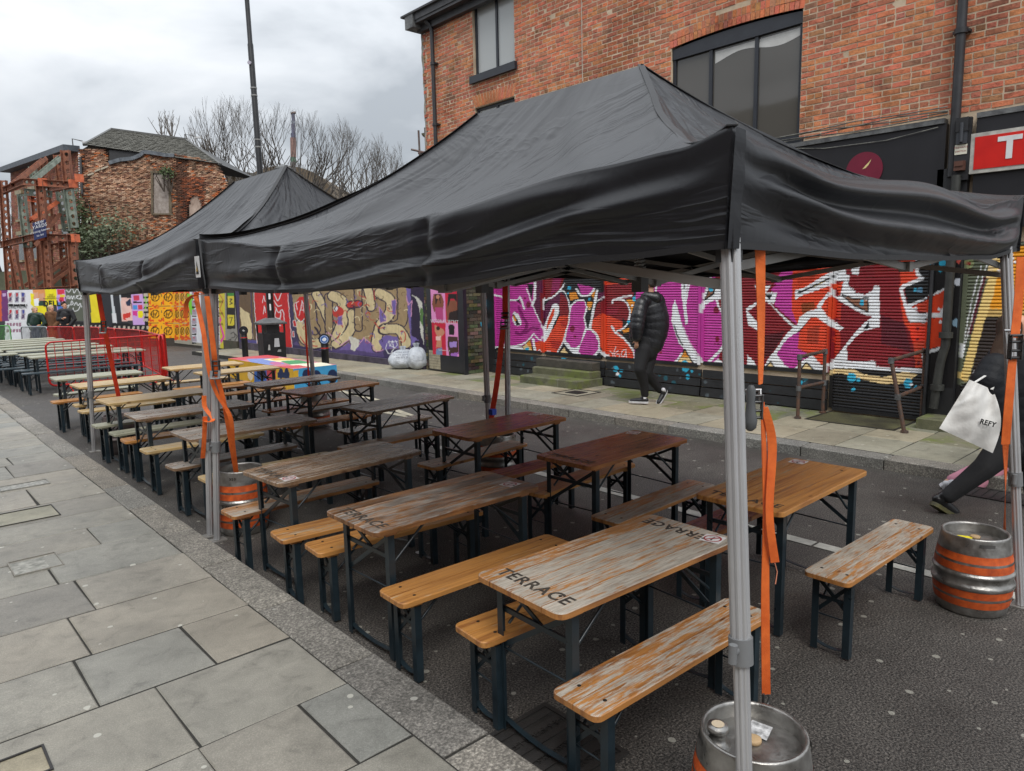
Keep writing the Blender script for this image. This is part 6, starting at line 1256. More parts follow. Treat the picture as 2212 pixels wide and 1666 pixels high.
# front uprights (px top, px bottom)
for xt, yt, xb, yb, mt, dd in ((88, 392, 108, 630, rustb, D1), (247, 0, 0, 0, None, 0), (8, 390, 24, 630, rustb, D1+4), (48, 420, 62, 535, palb, D1+2), (62, 535, 75, 630, rustb, D1+2), (28, 540, 45, 630, rustb, D1+3)):
    if mt is None: continue
    pbeam(q2(xt, yt, dd), q2(xb, yb, dd), 0.37, mt, name='upright')
for xt, yt, xb, yb, mt, dd in ((259, 325, 272, 396, rustb, D1), (272, 410, 292, 492, palb, D1), (285, 505, 300, 628, rustb, D1)):
    s_ = .5; pbeam(q2(xt*.55-.0, yt, dd), q2(xb*.55, yb, dd), .40, mt, name='upright')
for xt, yt, xb, yb, mt in ((95, 345, 104, 400, rustb), (125, 335, 135, 400, rustb), (71, 360, 76, 385, palb), (98, 400, 112, 500, rustb), (128, 405, 146, 500, palb), (103, 505, 110, 625, rustb), (135, 510, 145, 625, rustb), (75, 420, 84, 500, rustb), (88, 505, 92, 600, rustb)):
    pbeam(q2(xt, yt, D2), q2(xb, yb, D2), 0.37, mt, name='upright')
for a, b, mt, dd in (((50, 393), (158, 400), rustb, (D1, D1)), ((52, 415), (112, 420), palb, (D1+.5, D1+.5)), ((105, 410), (158, 400), rustb, (D2, D1)), ((5, 415), (52, 394), rustb, (D1+5, D1)), ((88, 512), (168, 515), rustb, (D1, D1)), ((0, 530), (88, 510), rustb, (D1+5, D1)), ((60, 428), (92, 434), orgb, (D2, D2)),
                     ((100, 628), (170, 624), rustb, (D1, D1)), ((0, 640), (100, 628), rustb, (D1+5, D1)), ((100, 535), (168, 525), rustb, (D2, D2)), ((92, 397), (168, 408), palb, (D2, D2))):
    pbeam(q2(*a, dd[0]), q2(*b, dd[1]), .32, mt, name='ledger')
for a, b, mt in (((30, 400), (98, 345), rustb), ((65, 398), (135, 340), palb), ((68, 520), (118, 470), rustb), ((72, 535), (128, 465), rustb), ((60, 620), (150, 560), rustb), ((70, 640), (160, 575), rustb), ((66, 478), (124, 440), orgb), ((85, 640), (140, 590), orgb)):
    pbeam(q2(*a, D1+2), q2(*b, D2), .30, mt, name='strut')
for px, py in ((91, 512), (163, 515), (92, 394), (158, 397), (171, 385), (176, 588)):
    m = MB(); c = FD(px, py, D1-.1); m.box(tuple(c-Vector((.2, .05, .2))), tuple(c+Vector((.2, .05, .2)))); m.build('node_plate', orgb, fr)
sg = thing('site_sign', 'dark blue contractor board with white print hung on the steel shoring', 'sign', FD(86, 500, D1-.4))
m = MB(); pts = [(70, 482), (98, 474), (100, 512), (74, 519)]; a = [FD(x, y, D1-.4) for x, y in pts]; m.add([tuple(p) for p in a]+[tuple(p+fwd*.05) for p in a], [(0, 1, 2, 3), (7, 6, 5, 4), (0, 4, 5, 1), (1, 5, 6, 2), (2, 6, 7, 3), (3, 7, 4, 0)]); m.build('board', M('site_blue', S(40, 48, 92)), sg)
for k, (s, py, sz) in enumerate((('NEW', 481, .20), ('YARDS', 489, .24), ('creating homes', 499, .15), ('to let', 508, .15))):
    text(s, sz, frame(FD(85+k*.6, py, D1-.46), (a[1]-a[0]).normalized(), Vector((0, 0, 1))), MATS['sign_letter_white'], sg)

# ---- wall and low things behind the hoarding
m = MB(); c = FD(60, 640, D2+4); m.bar(FD(-80, 700, D2+3), FD(176, 690, D2+1), .4, 6.4); tag(m.build('concrete_screen', M('mossy_concrete', S(96, 98, 76), S(60, 64, 46), ns=.7), None), 'mossy concrete retaining wall low behind the steel shoring', 'wall')
brn = M('brown_cladding', S(112, 98, 80), S(90, 78, 62), rough=.8, ns=.4)
cp = thing('car_park_block', 'brown ribbed concrete block between the ruin and the lamp post', 'building', FD(520, 640, 75))
m = MB(); A_ = FD(489, 372, 75); B_ = FD(600, 385, 82); base = Vector((0, 0, -12))
m.hexa([tuple(v+Vector((0, 0, -14))) for v in (A_, B_, B_+fwd*12, A_+fwd*12)]+[tuple(v) for v in (A_, B_, B_+fwd*12, A_+fwd*12)]); m.build('wall', brn, cp)
for i in range(9):
    p = A_.lerp(B_, (i+.5)/9)-fwd*.15; m = MB(); m.bar(p+Vector((0, 0, -12)), p+Vector((0, 0, .1)), .25, .3, upv=fwd); m.build('rib', brn, cp)
m = MB(); m.bar(A_-fwd*.3, B_-fwd*.3, .4, .35); m.build('parapet', M('parapet_grey', (.14, .13, .11)), cp)
dm = thing('domed_hall', 'brown vaulted roof seen behind the peak of the far canopy', 'building', FD(600, 640, 85))
m = MB(); L0 = FD(505, 420, 85)
for i in range(20):
    u0, u1 = i/20, (i+1)/20; hx = lambda u: 505+u*215; hy = lambda u: 428-70*math.sin(PI*min(1, max(0, u)))**.45
    a, b = FD(hx(u0), hy(u0), 85), FD(hx(u1), hy(u1), 85); m.hexa([tuple(v+Vector((0, 0, -9))) for v in (a, b, b+fwd*14, a+fwd*14)]+[tuple(v) for v in (a, b, b+fwd*14, a+fwd*14)])
m.build('vault', brn, dm)
vt = FD(612, 362, 60); v_ = thing('roof_ventilator', 'grey mushroom ventilator sticking up left of the far canopy peak', 'ventilator', vt-Vector((0, 0, 1)))
m = MB(); m.tube([vt+Vector((0, 0, -2.5)), vt+Vector((0, 0, -.3))], .22, 10); m.build('stem', blackm, v_); m = MB(); m.lathe([(.12, .25), (.5, .05), (.8, -.15), (.55, -.3), (.2, -.35)], tuple(vt), 16); m.build('cap', gut, v_)
tw = thing('mosaic_column', 'tall slender column banded with coloured mosaic behind the bare trees', 'column', FD(634, 640, 70))
bands = [(243, 246, S(120, 80, 60), 1.25), (246, 262, S(70, 72, 120), .8), (262, 268, S(140, 150, 175), .85), (268, 288, S(84, 84, 130), .9), (288, 298, S(60, 64, 120), 1.1), (298, 340, S(170, 110, 90), 1.35), (340, 350, S(60, 130, 90), 1.3), (350, 420, S(120, 110, 110), 1.3)]
for a, b, c_, r_ in bands:
    p0, p1 = FD(634, b, 70), FD(633, a, 70); m = MB(); m.tube([p0, p1], r_*.2, 10); m.build('band', M('mosaic_%d' % a, tuple(x*.6+.12 for x in c_), tuple(x*.35+.08 for x in c_), ns=6, rough=.5), tw)
for k, (px, py, d_) in enumerate(((402, 300, 60), (168, 310, 60))):
    t = thing('street_lamp', ('small far street lamp on the skyline right of the slate roof', 'short far lamp bracket at the left end of the slate roof')[k], 'street lamp', FD(px, py, d_)); p = FD(px-3 if k == 0 else px-12, py-10, d_)
    hgt = 2.2 if k == 0 else 1.0; m = MB(); m.tube([p-Vector((0, 0, hgt)), p, p+dvw*(.9 if k == 0 else .8)-Vector((0, 0, .2))], .05, 6); m.build('post', M('lamp_grey', (.12, .12, .12)), t)
    m = MB(); c = p+dvw*1.1-Vector((0, 0, .28)); m.bar(c-dvw*.3, c+dvw*.3, .2, .12); m.build('lantern', M('lamp_lens', (.6, .6, .6)), t)
# scaffold at the torn end of the brick building
sc = thing('scaffold', 'short scaffold poles beside the torn end of the brick building', 'scaffold', XP(910, 330, 10.3)); D3 = 17.5
for a, b in (((904, 282), (907, 345)), ((918, 276), (921, 330)), ((888, 323), (932, 333)), ((903, 331), (935, 326))): m = MB(); m.tube([FD(*a, D3), FD(*b, D3)], .024, 8); m.build('pole', M('scaffold_rust', (.12, .06, .05), (.18, .17, .16), rough=.5, metal=.3, ns=4), sc)
sb = thing('broken_wall', 'stub of broken brick wall with leftover slates at the torn end of the building', 'wall', XP(925, 330, 10.3)); m = MB()
for j in range(9):
    for i in range(2+(j*3) % 3):
        c = FD(934-i*6-(j % 2)*3, 345-j*6, D3+.6); m.hexa([tuple(c+dvw*x+fwd*y+Vector((0, 0, z_))) for z_ in (0, .068) for x, y in ((0, 0), (.21, 0), (.21, .3), (0, .3))], tuple(x*random.uniform(.6, 1) for x in brick_cols[j % 8]))
m.build('brick_stub', brickm, sb, kind='stuff')
m = MB()
for k in range(5): m.bar(FD(912+k*2, 292-k*1.5+k*3, D3+.5), FD(938, 286+k*2.4, D3+.5), .3, .02)
m.build('leftover_slate', M('slate_mossy', S(110, 112, 84), S(70, 70, 56)), sb)

# ================================================================ bare winter trees
bark = M('bark', (.06, .052, .046), (.11, .095, .08), rough=.9, ns=6)
def tree(base, height, spread, label, seed, limbs=6, depth_=7, lean=0.0):
    r_ = random.Random(seed); t = thing('bare_tree', label, 'tree', base, 0, 'leafless trees on the skyline'); tr = MB(); br = MB(); count = [0]
    ctr = Vector(base)+Vector((0, 0, height*.62)); R = Vector((spread*1.25, spread*1.25, height*.43))
    def inside(p):
        q = p-ctr; return (q.x/R.x)**2+(q.y/R.y)**2+(q.z/R.z)**2 < 1.0
    def grow(p, d, ln, rad, lv, mbx):
        if lv > depth_ or count[0] > 4200: return
        pts = [p]; dd = d.copy(); n = 3 if lv < 4 else 2
        for k in range(n):
            dd = (dd+Vector((r_.gauss(0, .10), r_.gauss(0, .10), r_.gauss(0, .06)+.05))).normalized(); pts.append(pts[-1]+dd*ln/n)
        count[0] += 1
        mbx.tube(pts, [rad*(1-.38*k/n) for k in range(n+1)], 6 if lv < 3 else (4 if lv < 5 else 3), cap=False, smooth=lv < 3)
        if lv > 3 and not inside(pts[-1]): return
        nb = (2 if r_.random() < .35 else 3) if lv < depth_-1 else 3
        for k in range(nb):
            a = r_.uniform(.25, .62) if k else r_.uniform(.05, .2); s_ = dd.orthogonal().normalized(); s_.rotate(Matrix.Rotation(r_.uniform(0, 2*PI), 3, dd))
            nd = (dd*math.cos(a)+s_*math.sin(a)+Vector((0, 0, .08))).normalized()
            st_ = pts[-1] if k < 2 else pts[-1].lerp(pts[-2], r_.uniform(.1, .9))
            grow(st_, nd, ln*r_.uniform(.66, .86), max(.008, rad*(.54 if k else .68)), lv+1, br)
    th = height*.30
    tr.tube([base, Vector(base)+Vector((lean*.5, 0, th*.5)), Vector(base)+Vector((lean, 0, th))], [height*.022, height*.018, height*.015], 8); tr.build('trunk', bark, t)
    top_ = Vector(base)+Vector((lean, 0, th))
    for i in range(limbs):
        a = 2*PI*i/limbs+r_.uniform(-.3, .3); tilt = r_.uniform(.15, .95)
        grow(top_-Vector((0, 0, r_.uniform(0, th*.3))), Vector((math.cos(a)*math.sin(tilt), math.sin(a)*math.sin(tilt), math.cos(tilt))), height*.20, height*.0085, 1, br)
    br.build('branches', bark, t); return t
def treeat(px, pytop, halfw, d_, label, seed, **kw):
    b = FD(px, 640, d_); b.z = 0; tp_ = FD(px, pytop, d_).z; return tree(b, tp_, halfw*d_/1543, label, seed, **kw)
treeat(512, 205, 66, 66, 'leafless tree nearest the ruin, left of the lamp post', 3)
treeat(572, 183, 66, 70, 'tallest leafless tree, right behind the lamp post', 8)
treeat(650, 215, 62, 68, 'leafless tree in front of the mosaic column', 21)
treeat(745, 255, 66, 62, 'leafless tree over the dip between the two canopies', 34)
treeat(828, 278, 56, 66, 'smallest leafless tree, nearest the brick building', 55)
treeat(8, 380, 40, 60, 'thin leafless tree at the left edge behind the ruin', 77, limbs=4, depth_=5)
for k, (px, py) in enumerate(((352, 262), (372, 258), (440, 305))):
    b = FD(px, py+45, 58); t = thing('roof_sapling', ('sapling twigs showing above the middle of the slate roof', 'second tuft of sapling twigs above the slate roof', 'sapling twigs at the low end of the slate roof')[k], 'sapling', b); m = MB(); r_ = random.Random(k)
    for i in range(9):
        d = Vector((r_.uniform(-.5, .5), r_.uniform(-.3, .3), 1)).normalized(); p = Vector(b); pts = [p]
        for j in range(4): d = (d+Vector((r_.gauss(0, .1), 0, .1))).normalized(); pts.append(pts[-1]+d*.5)
        m.tube(pts, [.04, .03, .025, .02, .012], 4)
        for j in range(5): q = pts[r_.randrange(1, 5)]; m.tube([q, q+Vector((r_.uniform(-.25, .25), 0, .3))], .012, 3)
    m.build('twigs', M('twig_pale', (.14, .12, .10)), t)

# ================================================================ building across the street, behind the photographer (seen in the window glass)
ob = thing('opposite_building', 'brick building behind the camera seen only as a reflection in the wide window', 'building', (-4, 6, 0))
m = MB(); m.box((-9, -14, 0), (-4.02, 26, 6.4)); m.build('wall', M('opposite_brick', S(110, 78, 62), S(90, 62, 50), rough=.85, ns=3), ob)
m = MB(); m.hexa([(-4.0, -14, 6.4), (-9, -14, 6.4), (-9, 26, 6.4), (-4.0, 26, 6.4), (-6.4, -14, 8.6), (-9, -14, 8.6), (-9, 26, 8.6), (-6.4, 26, 8.6)][::1]); m.build('roof', MATS['slate'], ob)
for i in range(11):
    m = MB(); y = -12+i*3.4; m.box((-4.02, y, 3.6), (-3.98, y+1.1, 5.4)); m.build('window', gl_dark, ob)
    m = MB(); m.box((-4.06, y-.1, 3.48), (-3.97, y+1.2, 3.6)); m.build('sill', stc, ob)

# ================================================================ canopies
def cloth_mat():
    m, t, n, l, b = newmat('canopy_cloth'); v = n.new('ShaderNodeNewGeometry').outputs['Position']
    n1_ = noise(n, l, v, 1.3, 5, .6, .3); c = ramp(n, l, n1_.outputs[0], [(.3, (.011, .0115, .014)), (.7, (.018, .019, .023))]).outputs[0]
    n2_ = noise(n, l, v, 14, 5, .7, 1.2); d = ramp(n, l, n2_.outputs[0], [(.60, g3(1)), (.78, g3(1.7))]); c = mixc(n, l, 1.0, c, d.outputs[0], 'MULTIPLY')
    l.new(c, b.inputs['Base Color']); b.inputs['Roughness'].default_value = .43; b.inputs['Specular IOR Level'].default_value = .42
    b.inputs['Sheen Weight'].default_value = .04; b.inputs['Sheen Roughness'].default_value = .4
    uv = n.new('ShaderNodeAttribute'); uv.attribute_name = 'fold'
    mp_ = n.new('ShaderNodeMapping'); mp_.inputs['Scale'].default_value = (1.0, 1, 1); l.new(uv.outputs['Vector'], mp_.inputs[0])
    a1 = noise(n, l, mp_.outputs[0], 1.25, 4, .6, .6); r1 = ramp(n, l, a1.outputs[0], [(.44, g3(0)), (.495, g3(1)), (.505, g3(.7)), (.56, g3(0))])
    p = bump(n, l, b, r1.outputs[0], .009, .6)
    a2 = noise(n, l, v, 3.2, 3, .5, 1.0); r2_ = ramp(n, l, a2.outputs[0], [(.44, g3(0)), (.5, g3(1)), (.56, g3(0))])
    p = bump(n, l, b, r2_.outputs[0], .0025, .2, p); a3 = noise(n, l, v, 2.2, 3, .5, .4); p = bump(n, l, b, a3.outputs[0], .012, .4, p)
    MATS['canopy_cloth'] = m; return m
cloth = cloth_mat()
hem = M('canopy_seam', (.018, .018, .02), rough=.55); alu = M('aluminium', (.50, .50, .505), (.42, .42, .43), rough=.38, metal=.45, ns=3, bmp=.0005, bs=150)
alud = M('frame_grey', (.34, .325, .30), (.27, .26, .245), rough=.45, metal=.5, ns=3); brk = M('bracket_plastic', (.035, .036, .038), rough=.5); colr = M('collar_grey', (.20, .205, .21), rough=.5)
def interp(tab, t):
    for (a, va), (b, vb) in zip(tab[:-1], tab[1:]):
        if t <= b:
            k = (t-a)/(b-a) if b > a else 0; k = k*k*(3-2*k) if True else k; return va+(vb-va)*max(0, k)
    return tab[-1][1]
def tent(name_label, X0, X1, Y0, Y1, pk, zpk, sides, feet, tagp=None, seed=0, group='black pop-up canopies over the beer tables'):
    t = thing('pop_up_canopy', name_label, 'canopy', (X0, Y0, 0), 0, group)
    C = [Vector((X0, Y0, 0)), Vector((X1, Y0, 0)), Vector((X1, Y1, 0)), Vector((X0, Y1, 0))]
    xm = 3.50; R = [Vector((xm, pk[0], zpk)), Vector((xm, pk[1], zpk))]
    # sides: 0 front (y0) 1 right (x1) 2 back (y1) 3 left (x0)
    defs = [(C[0], C[1], R[0], R[0]), (C[1], C[2], R[0], R[1]), (C[2], C[3], R[1], R[1]), (C[3], C[0], R[1], R[0])]
    for si, (A, B, RA, RB) in enumerate(defs):
        top, bot, style = sides[si]; d = (B-A); Lg = d.length; dn = d.normalized(); outn = Vector((dn.y, -dn.x, 0)); NU = 150 if si in (0, 3) else 70; NT, NV = 46, 26
        V_ = []; FO = []
        for j in range(NV+NT+1):
            for i in range(NU+1):
                u = i/NU; zt_ = interp(top, u); zb_ = interp(bot, u); em = math.sin(PI*u)
                E_ = A+d*u; E_.z = zt_
                E_ += outn*(.012*em*math.sin(u*9+seed))
                if j <= NV:      # valance, bottom to eave
                    v = 1-j/NV; p = E_.copy(); p.z = zt_+(zb_-zt_)*v
                    edge = min(1, min(u, 1-u)*7)
                    o = .05*math.sin(min(1, v*1.15)*PI*.5)*em**.6 - .02*v
                    gs = lambda x_, c_, w_: math.exp(-((x_-c_)/w_)**2)
                    if style == 'long':
                        o += edge*(.034*gs(v, .98-.62*max(0, u-.40)/.6, .085)-.020*gs(v, .80-.62*max(0, u-.40)/.6, .10)+.020*gs(v, .30+.35*math.sin(u*6+seed), .16)+.013*vn(u*7+seed, v*2.0)+.006*vn(u*17+seed, v*3))
                        for uc, s_ in ((.30, 1), (.655, 1)): o += -.034*math.exp(-((u-uc)/.010)**2)*(1-.3*v)+.022*math.exp(-((u-uc-.025)/.02)**2)
                    else:
                        o += edge*(.050*gs(v, .10+.22*u, .10)-.035*gs(v, .24+.45*u-.2*u*u, .10)+.058*gs(v, .34+.95*u-.62*u*u, .12)-.03*gs(v, .62+.8*u-.5*u*u, .12)+.010*vn(u*4+seed, v*2)+.004*vn(u*15, v*3+seed))
                    rnd_ = max(0, 1-v*5); p += outn*(o*(1-rnd_*rnd_*.8)); p.z -= .0
                    V_.append(p); FO.append((u*Lg*.35+50, v*.8, si))
                else:
                    s = (j-NV)/NT; Rr_ = RA.lerp(RB, u); P_ = E_.lerp(Rr_, s)
                    eu = min(1, math.sin(PI*u)*1.6) if si in (1, 3) else math.sin(PI*u)
                    pw_ = 1.75-.2*eu; P_.z = E_.z+(Rr_.z-E_.z)*s**pw_-.03*math.sin(PI*s)*(1-eu)
                    hips = math.sin(PI*u)**.7 if si in (0, 2) else min(1, math.sin(PI*u)*1.3)
                    sag = .05*math.sin(PI*s)*hips
                    # roll over the eave
                    roll = .045*math.exp(-(s*NT/4.5)**2)*em**.5
                    wr_ = (.030*vn(u*9+seed*3+s*2.5, s*2.2+si)+.022*vn((u*22+s*6), s*2.0+si)+.010*vn(u*46-s*9, s*3+si))*math.sin(PI*s)**.6
                    nn = (outn*.55+Vector((0, 0, .83)))
                    P_ = P_-Vector((0, 0, sag))+nn*(wr_)+outn*(.0)
                    for uc in (.335, .665):
                        if si in (1, 3): P_ += nn*(.018*math.exp(-((u-uc+(u-.5)*0)/.02)**2)*(1-s))
                    V_.append(P_); FO.append(((u-.5)*(1-s)*9+si*20, s*1.6, si))
        NR = NV+NT; m = MB(); m.v = [tuple(p) for p in V_]
        for j in range(NR):
            for i in range(NU): q = (j*(NU+1)+i, j*(NU+1)+i+1, (j+1)*(NU+1)+i+1, (j+1)*(NU+1)+i); m.f.append(list(q)); m.c.append(None); m.sm.append(True)
        me = m.mesh('canopy_panel'); at = me.attributes.new('fold', 'FLOAT_VECTOR', 'POINT'); at.data.foreach_set('vector', np.array(FO, np.float32).ravel())
        o_ = link('canopy_panel', me, cloth, t)
        # hem strip
        m = MB(); pts = [V_[i]+outn*.004 for i in range(NU+1)]
        for a, b in zip(pts[:-1], pts[1:]): m.add([tuple(a), tuple(b), tuple(b+Vector((0, 0, .022))), tuple(a+Vector((0, 0, .022)))], [(0, 1, 2, 3)], smooth=True)
        m.build('hem', hem, o_)
        # seam ribbons up the hips
        cpts = [V_[(NV+k)*(NU+1)]+Vector((0, 0, .006)) for k in range(NT+1)]
        m = MB()
        for a, b in zip(cpts[:-1], cpts[1:]): m.bar(a, b, .035, .004)
        m.build('hip_seam', hem, o_)
        # corner flap fold
        col_ = [V_[j*(NU+1)]+outn*.012 for j in range(NV+1)]; col2 = [V_[j*(NU+1)+2]+outn*.016 for j in range(NV+1)]
        m = MB()
        for j in range(NV): m.add([tuple(col_[j]), tuple(col2[j]+dn*.004), tuple(col2[j+1]+dn*.004), tuple(col_[j+1])], [(0, 1, 2, 3)], smooth=True)
        m.build('corner_flap', cloth, o_)
    # frame: legs
    for k, (c, fx, fy, zc) in enumerate(feet):
        topp = Vector((C[c].x+(.062 if c in (0, 3) else -(X1-min(X1-.06, 5.17))-.03), C[c].y+(.04 if c in (0, 1) else -.05), interp(sides[3][1] if c in (0, 3) else sides[1][1], 1 if c in (0, 2) else 0)+.06)); ft = Vector((fx, fy, 0)); ax_ = (topp-ft)
        f_ = lambda z: ft+ax_*(z/topp.z)
        m = MB(); r = .030; zc = zc
        def flut(m, p, q, r):
            seg = 32; V0 = []
            for P_ in (p, q):
                for i in range(seg):
                    a = 2*PI*i/seg; rr_ = r*(1-.10*max(0, math.cos(a*8))**2)*(1.0/max(abs(math.cos((a+PI/8) % (PI/4)-PI/8)), .9)); V0.append((P_.x+rr_*math.cos(a), P_.y+rr_*math.sin(a), P_.z))
            m.add(V0, [(i, (i+1) % seg, seg+(i+1) % seg, seg+i) for i in range(seg)]+[tuple(range(seg))[::-1], tuple(range(seg, 2*seg))])
        flut(m, f_(zc), f_(topp.z), r); lg = m.build('leg', alu, t)
        m = MB(); flut(m, f_(.01), f_(zc), r*.80); m.build('inner_leg', alu, lg)
        m = MB(); m.tube([f_(zc-.055), f_(zc+.03)], r*1.28, 20); m.tube([f_(zc-.0)+Vector((-.02, -.005, 0)), f_(zc)+Vector((-.065, -.01, 0))], .011, 8); m.tube([f_(zc)+Vector((-.062, -.01, .03)), f_(zc)+Vector((-.066, -.01, -.03))], .014, 8); cl_ = m.build('collar', colr, lg)
        if c == 0 and tagp:
            m = MB(); p = f_(zc-.01)+Vector((.004, -.0368, 0)); m.add([tuple(p+Vector((-.018, 0, -.03))), tuple(p+Vector((.02, .008, -.03))), tuple(p+Vector((.02, .008, .022)))], [(0, 1, 2)]); m.build('warning_sticker', M('yellow_sticker', S(240, 215, 30)), cl_)
        m = MB(); m.box((ft.x-.05, ft.y-.05, .0), (ft.x+.07, ft.y+.05, .008)); m.build('foot_plate', alud, lg)
        m = MB(); m.box(tuple(f_(topp.z)-Vector((.03, .03, .10))), tuple(f_(topp.z)+Vector((.03, .03, .0)))); m.build('leg_bracket', brk, lg)
    # scissor trusses
    def truss(a, b, n, zt0, zb0):
        a = Vector(a); b = Vector(b)
        for i in range(n):
            p = a.lerp(b, i/n); q = a.lerp(b, (i+1)/n); up_ = zt0; dn_ = zb0
            P0, P1 = (p.x, p.y, up_), (q.x, q.y, dn_)
            m = MB(); m.bar((p.x, p.y, up_), (q.x, q.y, dn_), .018, .032); m.build('scissor_bar', alud, t)
            m = MB(); m.bar((p.x, p.y, dn_), (q.x, q.y, up_), .018, .032); m.build('scissor_bar', alud, t)
            c = (Vector(P0)+Vector(P1))/2; m = MB(); dd = (b-a).normalized().cross(Vector((0, 0, 1))); m.tube([c-dd*.03, c+dd*.03], .012, 8); m.build('pivot', brk, t)
            if i:
                for z in (up_, dn_): m = MB(); m.box((p.x-.024, p.y-.024, z-.02), (p.x+.024, p.y+.024, z+.028)); m.build('joint_bracket', alud, t)
    e = .07; Lx = X1-X0; zb_ = 2.02
    truss((X0+e, Y0+e, 0), (X0+e, Y1-e, 0), 3*1, 2.24, zb_); truss((X1-e, Y0+e, 0), (X1-e, Y1-e, 0), 3, 2.24, zb_)
    truss((X0+e, Y0+e, 0), (X1-e, Y0+e, 0), 2, 2.24, zb_+.05); truss((X0+e, Y1-e, 0), (X1-e, Y1-e, 0), 2, 2.24, zb_)
    for y in pk: truss((X0+e, y, 0), (X1-e, y, 0), 2, 2.28, 2.02)
    for k, y in enumerate(pk):
        m = MB(); m.tube([(xm, y, 1.97), (xm, y, 2.4)], .022, 10); m.tube([(xm, y, 2.6), (xm, y, zpk-.04)], .02, 8); m.tube([(xm, y, 2.4), (xm, y, 2.6)], .02, 8); m.build('peak_post', alud, t)
        m = MB(); m.tube([(xm+.032*math.cos(a_*.7), y+.032*math.sin(a_*.7), 2.08+a_*.0023) for a_ in range(0, 130)], .0055, 5); m.build('spring', M('spring_grey', (.3, .3, .3), rough=.4, metal=.6), t)
        m = MB(); m.box((xm-.036, y-.036, 1.97), (xm+.036, y+.036, 2.06)); m.build('hub', M('hub_grey', (.10, .10, .10), rough=.4), t)
    return t
Zf = lambda px, py: YP(px, py, 1.15).z
front_top = [(0, 2.49), (.05, 2.455), (.2, 2.40), (.5, Zf(1969, 377)+.0), (.75, 2.40), (.95, 2.46), (1, 2.50)]
front_bot = [(0, 2.13), (.3, 2.10), (.55, 2.10), (.8, 2.11), (1, 2.16)]
left_top = [(0, 2.43), (.04, 2.40), (.31, 2.31), (.66, 2.355), (.885, 2.44), (.96, 2.455), (1, 2.49)]     # from far corner to near corner
left_bot = [(0, 2.05), (.31, 2.01), (.66, 2.035), (.9, 2.11), (1, 2.13)]
std_top = [(0, 2.47), (.33, 2.36), (.66, 2.36), (1, 2.47)]; std_bot = [(0, 2.06), (.33, 2.02), (.66, 2.02), (1, 2.06)]
far_top = [(0, 2.43), (.33, 2.34), (.66, 2.33), (1, 2.44)]
t1 = tent('near black pop-up canopy with its big corner and grey leg in the foreground', 2.0, 5.31, 1.205, 5.80, (2.71, 4.2), 3.27,
     {0: (front_top, front_bot, 'short'), 1: (std_top, [(0, 2.16), (.5, 2.05), (1, 2.08)], 'long'), 2: (std_top, std_bot, 'short'), 3: (left_top, left_bot, 'long')},
     [(0, 1.912, 1.037, .87), (1, 5.08, 1.01, .80), (2, 5.05, 5.70, .55), (3, 1.95, 5.83, .80)], tagp=True, seed=1)
t2 = tent('second black pop-up canopy farther up the street', 2.0, 5.05, 5.90, 10.15, (7.38, 8.80), 3.32,
     {0: (far_top, std_bot, 'short'), 1: (far_top, std_bot, 'long'), 2: (far_top, std_bot, 'short'), 3: (far_top, [(0, 2.05), (.5, 2.01), (1, 2.05)], 'long')},
     [(0, 1.95, 5.99, .80), (1, 5.0, 5.95, .8), (2, 5.05, 10.15, .56), (3, 2.02, 10.35, .78)], seed=4)
# sewn maker's label on the corner of the near canopy
c0 = XP(442, 578, 1.985); m = MB(); m.box((1.93, c0.y-.045, c0.z-.075), (1.935, c0.y+.045, c0.z+.085)); lb = m.build('maker_label', M('label_white', S(225, 225, 225), S(205, 205, 205)), t1)
m = MB(); m.add([(1.928, c0.y+.03, c0.z-.05), (1.928, c0.y-.03, c0.z-.05), (1.928, c0.y, c0.z+.05)], [(0, 1, 2)]); m.build('label_emblem', M('label_black', (.02, .02, .02)), lb)
m = MB(); m.add([(1.926, c0.y+.015, c0.z-.03), (1.926, c0.y-.015, c0.z-.03), (1.926, c0.y, c0.z+.015)], [(0, 1, 2)]); m.build('label_emblem', M('label_gold', S(190, 150, 40)), lb)

# ================================================================ beer tables and benches
W_NEW = wood('wood_honey', (.47, .215, .058), (.24, .085, .024), (.40, .32, .22), .50, .36)
W_WORN = wood('wood_worn_white', (.44, .19, .052), (.22, .08, .025), (.46, .42, .355), .86, .34, dark=.2)
W_WORND = wood('wood_worn_wet', (.34, .15, .05), (.16, .06, .022), (.40, .37, .33), .80, .30, dark=.55)
W_GREY = wood('wood_grey_wet', (.30, .185, .105), (.14, .08, .05), (.47, .44, .40), .80, .22, dark=.35)
W_RED = wood('wood_red_brown', (.44, .175, .055), (.26, .09, .03), (.28, .2, .15), .10, .22, dark=.35)
W_PALE = wood('wood_pale_straw', (.52, .36, .16), (.36, .22, .09), (.50, .47, .37), .52, .40)
W_GREEN = wood('wood_far_cream', (.34, .34, .25), (.24, .24, .17), (.42, .43, .36), .5, .42)
steel = M('green_black_steel', (.016, .030, .040), (.010, .017, .022), rough=.34, ns=7, rr=.08, bmp=.0006, bs=60); steelw = M('worn_steel', (.10, .12, .13), rough=.35, metal=.5)
